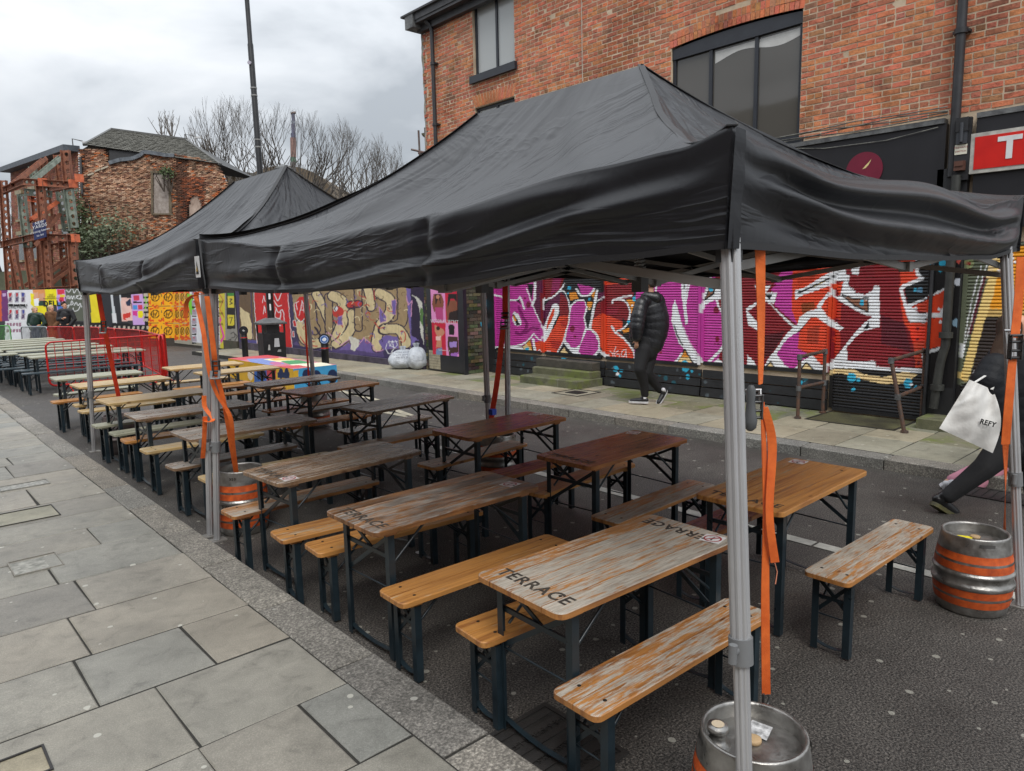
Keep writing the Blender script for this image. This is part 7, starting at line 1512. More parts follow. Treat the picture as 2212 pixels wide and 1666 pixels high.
def plank_mesh(Lx, y0, y1, th, rl=0.0, rr_=0.0, name='plank'):
    # board along x; rl/rr_: corner radius on the low-y / high-y edge
    m = MB(); g = .0016; y0 += g; y1 -= g; h = Lx/2; P = []
    def arc(cx_, cy_, r, a0, a1):
        return [(cx_+r*math.cos(a0+(a1-a0)*k/5), cy_+r*math.sin(a0+(a1-a0)*k/5)) for k in range(6)]
    P += arc(h-rl, y0+rl, rl, -PI/2, 0) if rl else [(h, y0)]
    P += arc(h-rr_, y1-rr_, rr_, 0, PI/2) if rr_ else [(h, y1)]
    P += arc(-h+rr_, y1-rr_, rr_, PI/2, PI) if rr_ else [(-h, y1)]
    P += arc(-h+rl, y0+rl, rl, PI, 1.5*PI) if rl else [(-h, y0)]
    n = len(P); cy_ = (y0+y1)/2; ins = []
    for x, y in P:
        kx = .004*(1 if x > 0 else -1); ky = .0
        if rl and y < cy_: ky = .004
        if rr_ and y > cy_: ky = -.004
        if not (rl and y < cy_) and not (rr_ and y > cy_): ky = .0008*(1 if y < cy_ else -1)
        ins.append((x-kx, y+ky))
    m.add([(x, y, -th) for x, y in P]+[(x, y, -.004) for x, y in P]+[(x, y, 0) for x, y in ins],
          [tuple(range(n))[::-1], tuple(range(2*n, 3*n))]+[(i, (i+1) % n, n+(i+1) % n, n+i) for i in range(n)]+[(n+i, n+(i+1) % n, 2*n+(i+1) % n, 2*n+i) for i in range(n)])
    return m.mesh(name)
PC = {}
def furniture(kind, Lx, Wd, H, woodm, nP, key):
    """one folding table or bench built round its own origin; later ones reuse its meshes"""
    k = (kind, key)
    if k not in PC:
        th = .027; ms = {}
        r = .042 if kind == 'table' else .035
        bw = Wd/nP; ms['plank'] = []
        for i in range(nP):
            me = plank_mesh(Lx, -Wd/2+i*bw, -Wd/2+(i+1)*bw, th, r if i == 0 else 0, r if i == nP-1 else 0)
            me.materials.append(woodm); me.transform(Matrix.Translation((0, 0, H))); ms['plank'].append(me)
        s = .030; lx = Lx/2-(.115 if kind == 'table' else .10); ly = Wd/2-(.05 if kind == 'table' else .035); ex = .015; zt = H-th
        m = MB(); m.box((-.035, -Wd/2+.03, -.022), (.035, Wd/2-.03, 0)); ms['batten'] = m.mesh('batten'); ms['batten'].materials.append(woodm)
        m = MB(); m.hexa([(-.020, -.014, .012), (.020, -.014, .012), (.020, -.009, .012), (-.020, -.009, .012), (-.020, -.014, zt-.02), (.020, -.014, zt-.02), (.020, -.009, zt-.02), (-.020, -.009, zt-.02)]); m.hexa([(-.020, -.009, .012), (-.016, -.009, .012), (-.016, .024, .012), (-.020, .024, .012), (-.020, -.009, zt-.02), (-.016, -.009, zt-.02), (-.016, .024, zt-.02), (-.020, .024, zt-.02)]); ms['leg'] = m.mesh('leg'); ms['leg'].materials.append(steel)
        m = MB(); bz = zt-.03
        if kind == 'table':
            m.bar((0, -ly, bz-.12), (0, ly, bz-.12), .012, .024); m.bar((0, -ly, bz), (0, ly, bz-.30), .008, .024); m.bar((.01, ly*.98, bz), (.01, -ly*.2, bz-.13), .008, .02); m.tube([(0, -ly, bz-.30), (0, ly, bz-.31)], .005, 6)
        else:
            m.bar((0, -ly, bz-.10), (0, ly, bz-.10), .010, .02); m.bar((0, -ly, bz), (0, ly, bz-.19), .008, .02); m.bar((.01, ly, bz), (.01, -ly, bz-.17), .008, .02); m.tube([(0, -ly, bz-.20), (0, ly, bz-.20)], .0045, 6)
        ms['cross_brace'] = m.mesh('cross_brace'); ms['cross_brace'].materials.append(steel)
        m = MB(); n = 8; pts = [(0, -ly+2*ly*i/n, .035-.028*math.cos(PI*(i/n-.5)*2)*0+.022*abs(2*i/n-1)**2) for i in range(n+1)]
        for a, b in zip(pts[:-1], pts[1:]): m.bar(a, b, .026, .004)
        ms['foot_bar'] = m.mesh('foot_bar'); ms['foot_bar'].materials.append(steel)
        m = MB(); zz = .20 if kind == 'table' else .13; m.bar((0, 0, zt-.02), (.27 if kind == 'table' else .17, 0, 0), .02, .008) if False else m.tube([(.0, 0, 0), (-.24 if kind == 'table' else -.15, 0, zz)], .0075, 6); ms['stay'] = m.mesh('stay'); ms['stay'].materials.append(steel)
        ms['geo'] = (lx, ly, zt); PC[k] = ms
    ms = PC[k]; lx, ly, zt = ms['geo']
    return ms
_b = MB(); _b.lathe([(.0085, 0), (.0085, .0012), (.006, .0018), (.0, .0018)], (0, 0, 0), 10); bolt_me = _b.mesh('bolt'); bolt_me.materials.append(M('bolt_dark', (.03, .025, .02), rough=.5, metal=.4))
def place(kind, x, y, rz, Lx, Wd, H, woodm, nP, key, label, group, lean=0.0):
    ms = furniture(kind, Lx, Wd, H, woodm, nP, key); lx, ly, zt = ms['geo']
    t = thing('beer_table' if kind == 'table' else 'bench', label, 'table' if kind == 'table' else 'bench', (x, y, gz(y)), rz, group)
    for me in ms['plank']: link('plank', me, woodm, t, local=True)
    for sx in (-1, 1):
        link('batten', ms['batten'], woodm, t, loc=(sx*lx, 0, zt), local=True)
        for sy in (-1, 1):
            o = link('leg', ms['leg'], steel, t, loc=(sx*lx, sy*ly, 0), local=True)
            if sy > 0: o.scale = (1, -1, 1)
        if y < 9:
            for sy in (-1, 1): link('bolt', bolt_me, None, t, loc=(sx*(lx-.005), sy*(Wd*.27), H+.0004), local=True)
        link('cross_brace', ms['cross_brace'], steel, t, loc=(sx*lx, 0, 0), rz=0 if sx < 0 else PI, local=True)
        link('foot_bar', ms['foot_bar'], steel, t, loc=(sx*lx, 0, 0), local=True)
        for sy in (-1, 1): link('stay', ms['stay'], steel, t, loc=(sx*(lx-.01), sy*(ly-.03), zt-(.22 if kind == 'table' else .15)), rz=0 if sx > 0 else PI, local=True)
    return t
inkb = M('stencil_black', (.028, .024, .022), (.085, .07, .055), rough=.5, ns=34); stw = M('sticker_white', S(228, 226, 224), S(205, 202, 200), rough=.4); strd = M('sticker_red', S(170, 30, 36), rough=.4)
def stencil(t, lx, flip, H, Wd, size=.098, dy=0):
    fx = -1 if lx < 0 else 1
    me = text_mesh('TERRACE', size, bold=.002, ext=.0002).copy()
    fr_ = frame((lx, dy, H+.0008), (0, -1, 0) if not flip else (0, 1, 0), (1, 0, 0) if not flip else (-1, 0, 0)); me.transform(fr_); me.materials.clear(); link('stencilled_word', me, inkb, t, local=True)
def nosmoke(t, x, y, H, rot=0.0, s=.052):
    base = Matrix.Translation((x, y, H+.0008)) @ Matrix.Rotation(rot, 4, 'Z')
    def mk(nm, mb_, mt, par):
        me = mb_.mesh(nm); me.transform(base); return link(nm, me, mt, par, local=True)
    m = MB(); m.box((-s, -s, 0), (s, s, .0004)); st_ = mk('sticker', m, stw, t)
    m = MB(); n = 28; r0, r1 = s*.86, s*.70
    m.add([(r*math.cos(2*PI*k/n), r*math.sin(2*PI*k/n), .0009) for r in (r0, r1) for k in range(n)], [(k, (k+1) % n, n+(k+1) % n, n+k) for k in range(n)]); 
    q = s*.55; w = s*.07; m.add([(-q-w, q-w, .0011), (-q+w, q+w, .0011), (q+w, -q+w, .0011), (q-w, -q-w, .0011)], [(3, 2, 1, 0)]); mk('ban_ring', m, strd, st_)
    m = MB(); m.add([(-s*.5, -s*.08, .0007), (s*.3, -s*.08, .0007), (s*.3, s*.08, .0007), (-s*.5, s*.08, .0007)], [(0, 1, 2, 3)]); m.add([(s*.34, -s*.08, .0007), (s*.5, -s*.08, .0007), (s*.5, s*.08, .0007), (s*.34, s*.08, .0007)], [(0, 1, 2, 3)])
    m.add([(s*.4, s*.12, .0007), (s*.46, s*.12, .0007), (s*.3, s*.42, .0007), (s*.2, s*.42, .0007)], [(0, 1, 2, 3)]); mk('cigarette_print', m, inkb, st_)
TG, BG = 'small folding beer tables set out in the road', 'folding benches beside the small beer tables'
TL, TW, TH, BL_, BW_, BH = 1.21, .553, .77, 1.218, .251, .47
tabs = [
 (2.473, 2.064, -.042, W_WORN, 'w', 'nearest table, heavily worn white, TERRACE stencilled at both ends'),
 (2.447, 3.41, .004, W_WORND, 'wd', 'worn TERRACE table with dark wet streaks, second from the camera in the left column'),
 (2.482, 4.723, .076, W_GREY, 'g', 'dark weathered TERRACE table with a no-smoking sticker at its near left corner'),
 (4.216, 4.838, .029, W_RED, 'r', 'glossy red-brown table with an orange strap reflected in it'),
 (4.197, 3.49, .018, W_RED, 'r2', 'red-brown table between the glossy red table and the honey-coloured one'),
 (4.169, 2.09, .019, W_NEW, 'n', 'honey-coloured varnished TERRACE table right of the grey canopy leg'),
 (4.301, 6.64, .137, W_GREY, 'g', 'dark brown wet table with a faint sticker, skewed, beside the far kerb'),
 (4.369, 8.349, .162, W_RED, 'r', 'skewed red-brown table one row behind the dark wet one'),
 (4.342, 9.374, .059, W_GREY, 'g', 'dark brown table just in front of the painted block'),
 (2.565, 6.616, .018, W_GREY, 'g', 'brown table right behind the second grey canopy leg'),
 (2.528, 8.03, -.001, W_GREY, 'g', 'grey wet table behind the brown one, left column'),
 (2.571, 9.428, .042, W_PALE, 'p', 'straw-coloured table by the far left canopy leg'),
 (2.658, 11.363, .025, W_PALE, 'p', 'yellowish table just beyond the far left canopy leg'),
 (2.614, 12.601, -.027, W_GREEN, 'f', 'pale greenish table at the end of the left column, next to the red mesh barrier'),
 (4.225, 12.57, -.035, W_PALE, 'p', 'pale table farthest back in the right column left of the painted block'),
 (4.338, 11.357, .011, W_PALE, 'p', 'straw table in front of the painted block, second from the back'),
]
TT = []
for (x, y, a, wm_, k, lab) in tabs: TT.append(place('table', x, y, a, TL, TW, TH, wm_, 5, k, lab, TG))
stencil(TT[0], -.50, False, TH, TW); stencil(TT[0], .50, True, TH, TW); stencil(TT[1], -.52, False, TH, TW); stencil(TT[2], -.51, False, TH, TW); stencil(TT[5], -.50, False, TH, TW); stencil(TT[4], -.50, False, TH, TW, .09)
nosmoke(TT[0], .515, -.185, TH, .2); nosmoke(TT[1], .49, -.11, TH, .1); nosmoke(TT[2], -.49, -.19, TH, -.1); nosmoke(TT[3], .53, .08, TH, 0); nosmoke(TT[5], .52, .16, TH, 0); nosmoke(TT[4], .5, .2, TH, .3); nosmoke(TT[6], .5, .1, TH, 0)
bens = [
 (2.422, 1.697, -.028, W_WORN, 'w', 'worn white bench at the front of the nearest table, beside the foreground keg'),
 (2.478, 2.37, -.077, W_NEW, 'n', 'honey bench tucked under the far side of the nearest table'),
 (2.437, 2.982, -.029, W_NEW, 'n', 'long honey-coloured bench between the two nearest TERRACE tables'),
 (2.466, 3.882, -.071, W_NEW, 'n', 'honey bench with its rounded end showing under the second TERRACE table'),
 (2.409, 4.252, -.078, W_NEW, 'n', 'honey bench just beyond the one under the second TERRACE table'),
 (2.364, 5.03, .035, W_WORN, 'w', 'silvery worn bench in front of the banded keg at the second canopy leg'),
 (2.568, 6.108, .01, W_PALE, 'p2', 'whitish wet bench behind the second canopy leg'),
 (2.502, 6.79, .06, W_GREY, 'g', 'striped wet bench under the brown table of the left column'),
 (2.525, 7.67, .003, W_PALE, 'p', 'bench with a glossy brown end on the near side of the grey wet table'),
 (2.516, 8.356, -.023, W_NEW, 'n', 'yellow bench on the far side of the grey wet table'),
 (2.528, 8.911, .049, W_GREEN, 'f', 'greenish grey bench in front of the straw table'),
 (2.499, 9.592, .025, W_GREEN, 'f', 'pale green bench beside the keg at the far left canopy leg'),
 (2.616, 10.943, .053, W_PALE, 'p', 'straw bench in front of the yellowish table'),
 (2.68, 11.598, .016, W_PALE, 'p', 'straw bench behind the yellowish table'),
 (2.516, 12.229, .029, W_NEW, 'n', 'yellow bench in front of the greenish end table'),
 (2.697, 13.088, .083, W_GREEN, 'f', 'pale green bench behind the greenish end table, by the red mesh barrier'),
 (4.212, 1.561, -.014, W_WORN, 'w', 'worn orange and white bench standing alone beside the keg on the right'),
 (4.104, 3.02, .028, W_WORN, 'w2', 'worn reddish bench left of the honey-coloured table'),
 (4.22, 2.46, .01, W_RED, 'r', 'pinkish bench half hidden under the honey-coloured table'),
 (4.20, 3.846, .06, W_NEW, 'n', 'orange bench behind the plain red-brown table'),
 (4.118, 5.112, .067, W_WORN, 'w', 'silvery bench passing in front of the keg with black lettering'),
 (4.05, 4.38, 0, W_RED, 'r', 'red-brown bench below the glossy red table'),
 (3.95, 6.25, .05, W_WORN, 'w', 'white worn bench behind the dark TERRACE table'),
 (4.361, 7.023, .096, W_GREY, 'g', 'brown wet bench behind the skewed dark table'),
 (3.94, 7.75, .03, W_RED, 'r', 'reddish bench between the two skewed tables'),
 (4.30, 8.62, .05, W_GREY, 'g', 'brown bench on the far side of the skewed red-brown table'),
 (4.344, 9.004, .077, W_RED, 'r', 'reddish bench in front of the dark table by the painted block'),
 (4.36, 9.85, .08, W_RED, 'r', 'reddish bench behind the dark table by the painted block'),
 (4.285, 10.95, 0, W_NEW, 'n', 'yellow bench in front of the straw table by the painted block'),
 (4.192, 12.1, 0, W_NEW, 'n', 'yellow bench between the two rearmost pale tables'),
 (4.231, 13.077, -.041, W_PALE, 'p', 'pale bench behind the rearmost table of the right column'),
 (3.978, 11.7, 0, W_NEW, 'n', 'yellow bench touching the back of the straw table by the painted block'),
]
for (x, y, a, wm_, k, lab) in bens: place('bench', x, y, a, BL_, BW_, BH, wm_, 2, k, lab, BG)
# the long tables in the distance
fy = [17.75, 18.75, 20.4, 21.8, 23.2, 24.5, 25.8, 27.1]
nth = ['nearest', 'second', 'third', 'fourth', 'fifth', 'sixth', 'seventh', 'farthest']
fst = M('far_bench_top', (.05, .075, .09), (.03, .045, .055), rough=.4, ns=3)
for i, y in enumerate(fy):
    place('table', 3.56-.02*i, y, -.02, 2.2, .5, .76, W_GREEN, 4, 'long', 'long pale green table, %s row behind the red mesh barrier' % nth[i], 'long pale tables beyond the red barrier')
    for s_, w_ in ((-.42, 'near'), (.42, 'far')):
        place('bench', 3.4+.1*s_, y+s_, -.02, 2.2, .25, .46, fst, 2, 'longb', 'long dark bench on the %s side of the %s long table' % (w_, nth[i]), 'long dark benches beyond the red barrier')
for i, y in enumerate((19.6, 21.0, 22.6, 24.2)):
    place('table', 1.15-.1*i+.25, y, .0, 2.2, .5, .76, W_GREEN, 4, 'long', 'long pale table cut by the left edge of the picture, %s row' % nth[i], 'long pale tables beyond the red barrier')
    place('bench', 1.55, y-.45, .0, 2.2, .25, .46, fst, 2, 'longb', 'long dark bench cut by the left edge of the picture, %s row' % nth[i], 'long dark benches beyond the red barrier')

# ================================================================ kegs and ratchet straps
kst = M('keg_steel', (.44, .43, .41), (.24, .23, .215), rough=.38, metal=.85, ns=13, rr=.14, bmp=.003, bs=30); kor = M('keg_orange', S(222, 100, 40), S(160, 66, 30), rough=.5, ns=16, bmp=.001); krub = M('keg_base_grey', (.16, .155, .15), (.09, .09, .085), rough=.5, metal=.6, ns=6)
kdull = M('keg_dull', (.20, .17, .165), (.12, .10, .10), rough=.5, metal=.5, ns=5)
def keg(x, y, label, steelm=kst, orange=True, R=.210, H=.485, lab=None, sticker=None, valve=False, rot=0.0):
    t = thing('beer_keg', label, 'beer keg', (x, y, 0), 0, 'steel kegs weighing down the canopies')
    P = [(.0, .02), (.80, .02), (.86, .0), (.90, .03), (.93, .10), (.965, .17), (.985, .215), (.985, .24), (1.0, .30), (1.005, .345), (1.045, .36), (1.06, .385), (1.045, .41), (1.0, .425), (1.0, .50), (1.03, .51), (1.045, .53), (1.03, .55), (.99, .56), (.985, .58), (.965, .68), (.95, .72), (.93, .74), (.92, .80), (.885, .90), (.86, .96), (.86, .985), (.84, 1.0), (.80, .995), (.785, .97), (.80, .90), (.79, .86)]
    m = MB(); m.lathe([(R*a, H*b) for a, b in P], (0, 0, 0), 48); me = m.mesh('shell'); link('shell', me, steelm, t, local=True)
    m = MB(); m.lathe([(R*.80, H*.875), (R*.55, H*.895), (R*.2, H*.90), (0.0, H*.90)], (0, 0, 0), 40); link('lid', m.mesh('lid'), steelm, t, local=True)
    m = MB(); m.lathe([(R*.07, H*.90), (R*.13, H*.905), (R*.13, H*.93), (R*.10, H*.935), (0, H*.935)], (0, 0, 0), 16); link('bung', m.mesh('bung'), M('bung_tan', S(190, 160, 120)), t, local=True)
    if orange:
        for a0, a1 in ((.13, .35), (.575, .79)):
            zz = np.linspace(a0, a1, 8); pr = []
            for z in zz: 
                r = np.interp(z, [b for _, b in P[3:24]], [a for a, _ in P[3:24]]); pr.append((R*r+.0016, H*z))
            mid = (a0+a1)/2
            m = MB(); m.lathe([p for p in pr if p[1] <= H*(mid-.006)] or pr[:4], (0, 0, 0), 48); m.lathe([p for p in pr if p[1] >= H*(mid+.002)] or pr[4:], (0, 0, 0), 48); link('orange_band', m.mesh('band'), kor, t, local=True)
    # pressed hand holds in the rim
    for a in (rot, rot+PI):
        m = MB(); n = 8; V_ = []
        for k in range(n+1):
            aa = a-.22+.44*k/n
            for z in (.905, .945): V_.append(((R*.895+.001)*math.cos(aa), (R*.895+.001)*math.sin(aa), H*z))
        m.add(V_, [(2*k, 2*k+2, 2*k+3, 2*k+1) for k in range(n)]); link('hand_hold', m.mesh('hold'), krub, t, local=True)
    if valve:
        m = MB(); m.lathe([(.045, 0), (.045, .012), (.03, .02), (.026, .05), (.036, .055), (.036, .075), (.0, .078)], (-R*.44, R*.40, H*.885), 20); link('valve', m.mesh('valve'), steelm, t, local=True)
        m = MB(); m.lathe([(.022, .0), (.0, .001)], (-R*.44, R*.40, H*.885+.0795), 16); link('valve_cap', m.mesh('cap'), M('cork_cream', S(225, 205, 175)), t, local=True)
    if sticker:
        c_, pts = sticker; m = MB(); m.add([(a*R, b*R, H*.905+.004) for a, b in pts], [tuple(range(len(pts)))]); link('sticker', m.mesh('st'), c_, t, local=True)
    if lab:
        for s, z, sz in lab:
            n = len(s); 
            for k, ch in enumerate(s):
                if ch == ' ': continue
                ang = -PI/2+rot+(k-(n-1)/2)*sz*.70/R; rr_ = R*np.interp(z, [b for _, b in P], [a for a, _ in P]) if False else R*(1.0 if z < .8 else .90)
                nx_, ny_ = math.cos(ang), math.sin(ang); me2 = text_mesh(ch, sz, bold=.001).copy(); me2.transform(frame((nx_*(rr_+.002), ny_*(rr_+.002), H*z), (-ny_, nx_, 0), (0, 0, 1))); me2.materials.clear(); link('lettering', me2, inkb, t, local=True)
    return t
keg(2.135, 1.155, 'foreground steel keg with orange bands at the foot of the nearest canopy leg', valve=True, sticker=(M('torn_white', S(225, 225, 225), S(120, 120, 120), ns=40), [(.15, -.15), (.55, -.05), (.5, .3), (.1, .25)]), rot=2.3, lab=[('10260 8', .90, .032)])
keg(4.875, 1.225, 'steel keg with two orange bands and a yellow label beside the lone worn bench', sticker=(M('keg_yellow', S(240, 225, 30), S(235, 215, 30)), [(-.62, -.05), (-.55, .25), (-.15, .42), (.0, .05)]), rot=.6)
keg(2.22, 5.93, 'steel keg with orange bands under the strap at the second canopy leg', H=.55, rot=-.7, lab=[('ECASKS', .47, .055), ('320', .90, .03)])
keg(4.78, 5.55, 'keg lettered ECASKS standing under the glossy red table', rot=-.55, lab=[('ECASKS', .66, .055)])
keg(2.28, 10.1, 'dull brownish keg at the far left canopy leg', steelm=kdull, orange=False)
keg(4.8, 9.7, 'orange-topped keg under the tables by the far right canopy leg', orange=True, rot=-.5)

ors = M('strap_orange', S(240, 118, 46), S(212, 92, 30), rough=.6, ns=12, bmp=.002, bs=350); orr = M('strap_red_orange', S(236, 66, 24), S(210, 50, 18), rough=.6, ns=12, bmp=.002, bs=350)
rch = M('ratchet_steel', (.12, .12, .12), (.07, .07, .07), rough=.35, metal=.7)
def ribbon(m, pts, w, tw, th=.003):
    pts = [Vector(p) for p in pts]
    for i in range(len(pts)-1):
        for_ = []
        a, b = pts[i], pts[i+1]
        def sd(k):
            t_ = tw[min(k, len(tw)-1)]; return Vector((math.cos(t_), math.sin(t_), 0))*w/2
        n_ = (b-a).cross(sd(i)).normalized()*th/2; s0, s1 = sd(i), sd(i+1)
        m.add([tuple(a-s0-n_), tuple(a+s0-n_), tuple(b+s1-n_), tuple(b-s1-n_), tuple(a-s0+n_), tuple(a+s0+n_), tuple(b+s1+n_), tuple(b-s1+n_)], [(0, 1, 2, 3)[::-1], (4, 5, 6, 7), (0, 1, 5, 4), (1, 2, 6, 5), (2, 3, 7, 6), (3, 0, 4, 7)], smooth=False)
def crv(pts, n=8): return [Vector(p) for p in smooth_line([tuple(p) for p in pts], n)]
def strap(label, runs, ratchets=(), hooks=(), mat=ors, w=.045):
    t = thing('ratchet_strap', label, 'strap', runs[0][0][0], 0, 'orange ratchet straps tying the canopies to kegs')
    for pts, tw in runs:
        c = crv(pts); n = len(c); tt = [np.interp(i/(n-1), np.linspace(0, 1, len(tw)), tw) for i in range(n)]; m = MB(); ribbon(m, c, w, tt); m.build('webbing', mat, t)
    for p, ax, s in ratchets:
        s *= .72; p = Vector(p); ax = Vector(ax).normalized(); m = MB(); q = ax.cross(Vector((0, 0, 1))).normalized() if abs(ax.z) < .9 else Vector((math.cos(YAW), -math.sin(YAW), 0))
        f_ = q.cross(ax)
        for sg in (-1, 1): m.bar(p+q*sg*.030*s-ax*.07*s, p+q*sg*.030*s+ax*.07*s, .004, .035*s, upv=f_)
        m.build('ratchet_frame', rch, t)
        m = MB()
        for k in (-.06, -.02, .03, .065): m.tube([p+ax*k*s-q*.038*s, p+ax*k*s+q*.038*s], .008*s, 8)
        m.build('ratchet_spool', rch, t); m = MB(); m.bar(p+ax*.02*s-f_*.02-q*.036*s, p+ax*.09*s-f_*.035-q*.036*s, .004, .02); m.bar(p+ax*.02*s-f_*.02+q*.036*s, p+ax*.09*s-f_*.035+q*.036*s, .004, .02); m.tube([p+ax*.09*s-f_*.035-q*.045*s, p+ax*.09*s-f_*.035+q*.045*s], .009*s, 8); m.build('ratchet_handle', M('ratchet_bright', (.5, .5, .5), rough=.3, metal=.9), t)
    for p in hooks:
        p = Vector(p); m = MB(); m.tube([p+Vector((-.02, 0, .01)), p+Vector((-.02, 0, -.035)), p+Vector((0, 0, -.06)), p+Vector((.02, 0, -.04)), p+Vector((.025, 0, -.02))], .005, 8); m.build('hook', rch, t)
    return t
va = -YAW   # ribbon faces the street diagonal
# foreground strap, hanging beside the near leg
s1 = YP(1642, 540, 1.22); s2 = YP(1650, 990, 1.22); s3 = YP(1655, 1500, 1.24); lo = YP(1650, 900, 1.22)
strap('long orange strap hanging beside the nearest grey canopy leg with a loose tail', [([s1, YP(1644, 700, 1.22), YP(1643, 830, 1.21)], [va, va+.5, va+.9]), ([YP(1647, 870, 1.21), YP(1654, 1100, 1.22), YP(1653, 1300, 1.23), s3], [va+.9, va+.7, va+.25, va+.1]), ([YP(1651, 880, 1.20), YP(1668, 960, 1.2), YP(1662, 1110, 1.2), YP(1674, 1215, 1.2)], [va+.5, va+.2, va+.4, va+.2])], ratchets=[(YP(1634, 880, 1.17), (.02, 0, 1), .8)], hooks=[s3], w=.034)
c = YP(1634, 880, 1.16); m = MB(); m.tube([c+Vector((0, .02, z_)) for z_ in (.07, .055, .02, -.02, -.045, -.07, -.08)], [.008, .015, .013, .017, .022, .019, .008], 14); tag(m.build('ratchet_grip', M('ratchet_grip_grey', (.10, .105, .11), rough=.45), None), 'grey oval ratchet handle clipped to the strap by the nearest leg', 'ratchet')
st_ = MB(); st_.tube([YP(1674, 1217, 1.2), YP(1679, 1235, 1.2), YP(1675, 1262, 1.2)], .002, 5); tag(st_.build('frayed_thread', M('thread_pink', S(225, 150, 120)), None), 'frayed thread dangling from the loose end of the foreground strap', 'thread')
# right edge strap
strap('orange strap with steel ratchet dropping to the keg on the right', [([YP(2206, 555, 1.05), YP(2200, 650, 1.05), YP(2192, 730, 1.05)], [va, va, va]), ([YP(2188, 770, 1.05), YP(2180, 860, 1.05), YP(2172, 960, 1.06)], [va+.1, va, va]), ([YP(2172, 960, 1.07), YP(2172, 1050, 1.1), YP(2170, 1145, 1.13)], [va+.3, va+.9, va+1.2])], ratchets=[(YP(2193, 750, 1.04), (-.04, 0, 1), 1.35)], hooks=[YP(2172, 1148, 1.12)], w=.05)
# second leg straps
X_ = 1.97
strap('orange strap with a black ratchet running from the second canopy leg down to its keg', [([XP(447, 640, 1.98), XP(462, 760, 2.0), XP(466, 800, 2.02), XP(484, 870, 2.05), XP(500, 960, 2.12), XP(516, 1055, 2.2)], [va, va+.3, va, va-.2, va+.2, va])], ratchets=[(XP(467, 795, 2.0), (.0, .1, -1), 1.2)], hooks=[XP(516, 1052, 2.2)], w=.040)
strap('loose orange strap looped round the second canopy leg', [([XP(434, 632, 1.95), XP(424, 640, 1.94), XP(440, 720, 1.95), XP(452, 800, 1.96), XP(468, 850, 2.0), XP(497, 900, 2.06), XP(503, 960, 2.1), XP(512, 1030, 2.17)], [va, va+.4, va+.2, va, va-.3, va, va+.2, va]), ([XP(436, 635, 1.93), XP(415, 640, 1.90), XP(403, 655, 1.9), XP(401, 688, 1.9)], [va+.6, va+.2, va, va]), ([XP(441, 855, 1.95), XP(443, 880, 1.95), XP(460, 905, 1.98), XP(450, 912, 1.93), XP(441, 908, 1.95)], [va, va+.4, va, va, va]), ([XP(443, 900, 1.94), XP(441, 950, 1.94), XP(438, 990, 1.94)], [va+.2, va, va+.3])], w=.036)
strap('red-orange strap slanting past the far left canopy leg', [([XP(212, 630, 2.05), XP(224, 700, 2.1), XP(240, 780, 2.2), XP(258, 865, 2.3)], [va, va+.2, va, va])], ratchets=[(XP(224, 704, 2.08), (.05, .3, -1), 1.2)], mat=orr, w=.055)
q0 = XP(1093, 690, 5.0)
strap('orange strap slanting from the rear leg to the ECASKS keg under the red table', [([XP(1091, 610, 5.0), XP(1091, 690, 5.0)], [va, va]), ([XP(1087, 705, 4.99), XP(1078, 790, 4.95), XP(1070, 850, 4.9), XP(1062, 900, 4.87), XP(1052, 985, 4.8)], [va, va+.2, va, va, va])], ratchets=[(XP(1090, 690, 4.98), (-.1, 0, -1), 1.5)], mat=orr, w=.058)
m = MB(); a = XP(1064, 890, 4.86); m.box(tuple(a-Vector((.03, .03, .03))), tuple(a+Vector((.03, .03, .03)))); tag(m.build('strap_tape', M('blue_tape', S(60, 90, 200)), None), 'blue tape wrapped round the strap above the red table', 'tape')
strap('thin orange strap hanging at the far right leg of the second canopy', [([XP(658, 640, 5.0), XP(662, 740, 5.0), XP(666, 800, 5.0), XP(670, 880, 5.0)], [va+1, va+.9, va+1, va+.6])], mat=orr, w=.035)

# ================================================================ people
def capsule(m, p0, r0, p1, r1, fl=1.0, seg=14):
    p0 = Vector(p0); p1 = Vector(p1); d = (p1-p0); Lg = max(d.length, 1e-5); d.normalize(); a = d.orthogonal().normalized()
    if abs(d.z) > .5: a = (fwd-d*fwd.dot(d)).normalized()      # first axis: depth
    b = d.cross(a); V_ = []; rings = []
    for k in range(5): t_ = -PI/2+k*PI/8; rings.append((p0+d*(r0*math.sin(t_)), r0*max(.02, math.cos(t_))))
    for k in range(5): t_ = k*PI/8; rings.append((p1+d*(r1*math.sin(t_)), r1*max(.02, math.cos(t_))))
    for c, r in rings:
        for k in range(seg): t_ = 2*PI*k/seg; V_.append(tuple(c+a*(r*fl*math.cos(t_))+b*(r*math.sin(t_))))
    n = len(rings); Fs = [(i*seg+k, i*seg+(k+1) % seg, (i+1)*seg+(k+1) % seg, (i+1)*seg+k) for i in range(n-1) for k in range(seg)]
    Fs += [tuple(range(seg))[::-1], tuple(range((n-1)*seg, n*seg))]; m.add(V_, Fs, None, True)
def chain(m, pts, fl=1.0):
    for (p0, r0), (p1, r1) in zip(pts[:-1], pts[1:]): capsule(m, p0, r0, p1, r1, fl)
def ball(m, p, rx, ry=None, rz=None, ax=None):
    ry = ry or rx; rz = rz or rx; p = Vector(p)
    m.grid(lambda u, v: tuple(p+dvw*(rx*math.cos(u*2*PI)*math.sin(v*PI))+fwd*(ry*math.sin(u*2*PI)*math.sin(v*PI))+Vector((0, 0, rz*math.cos(v*PI)))), 18, 12)
skin = M('skin', S(214, 166, 138), S(190, 138, 112), rough=.55, ns=6); skin_b = M('body_undercloth', S(200, 155, 130), rough=.6)
blkj = M('black_puffer', (.016, .017, .020), (.010, .010, .012), rough=.36, bmp=.006, bs=26, ns=5); blkt = M('black_trouser', (.010, .010, .012), (.007, .007, .008), rough=.8, bmp=.003, bs=120)
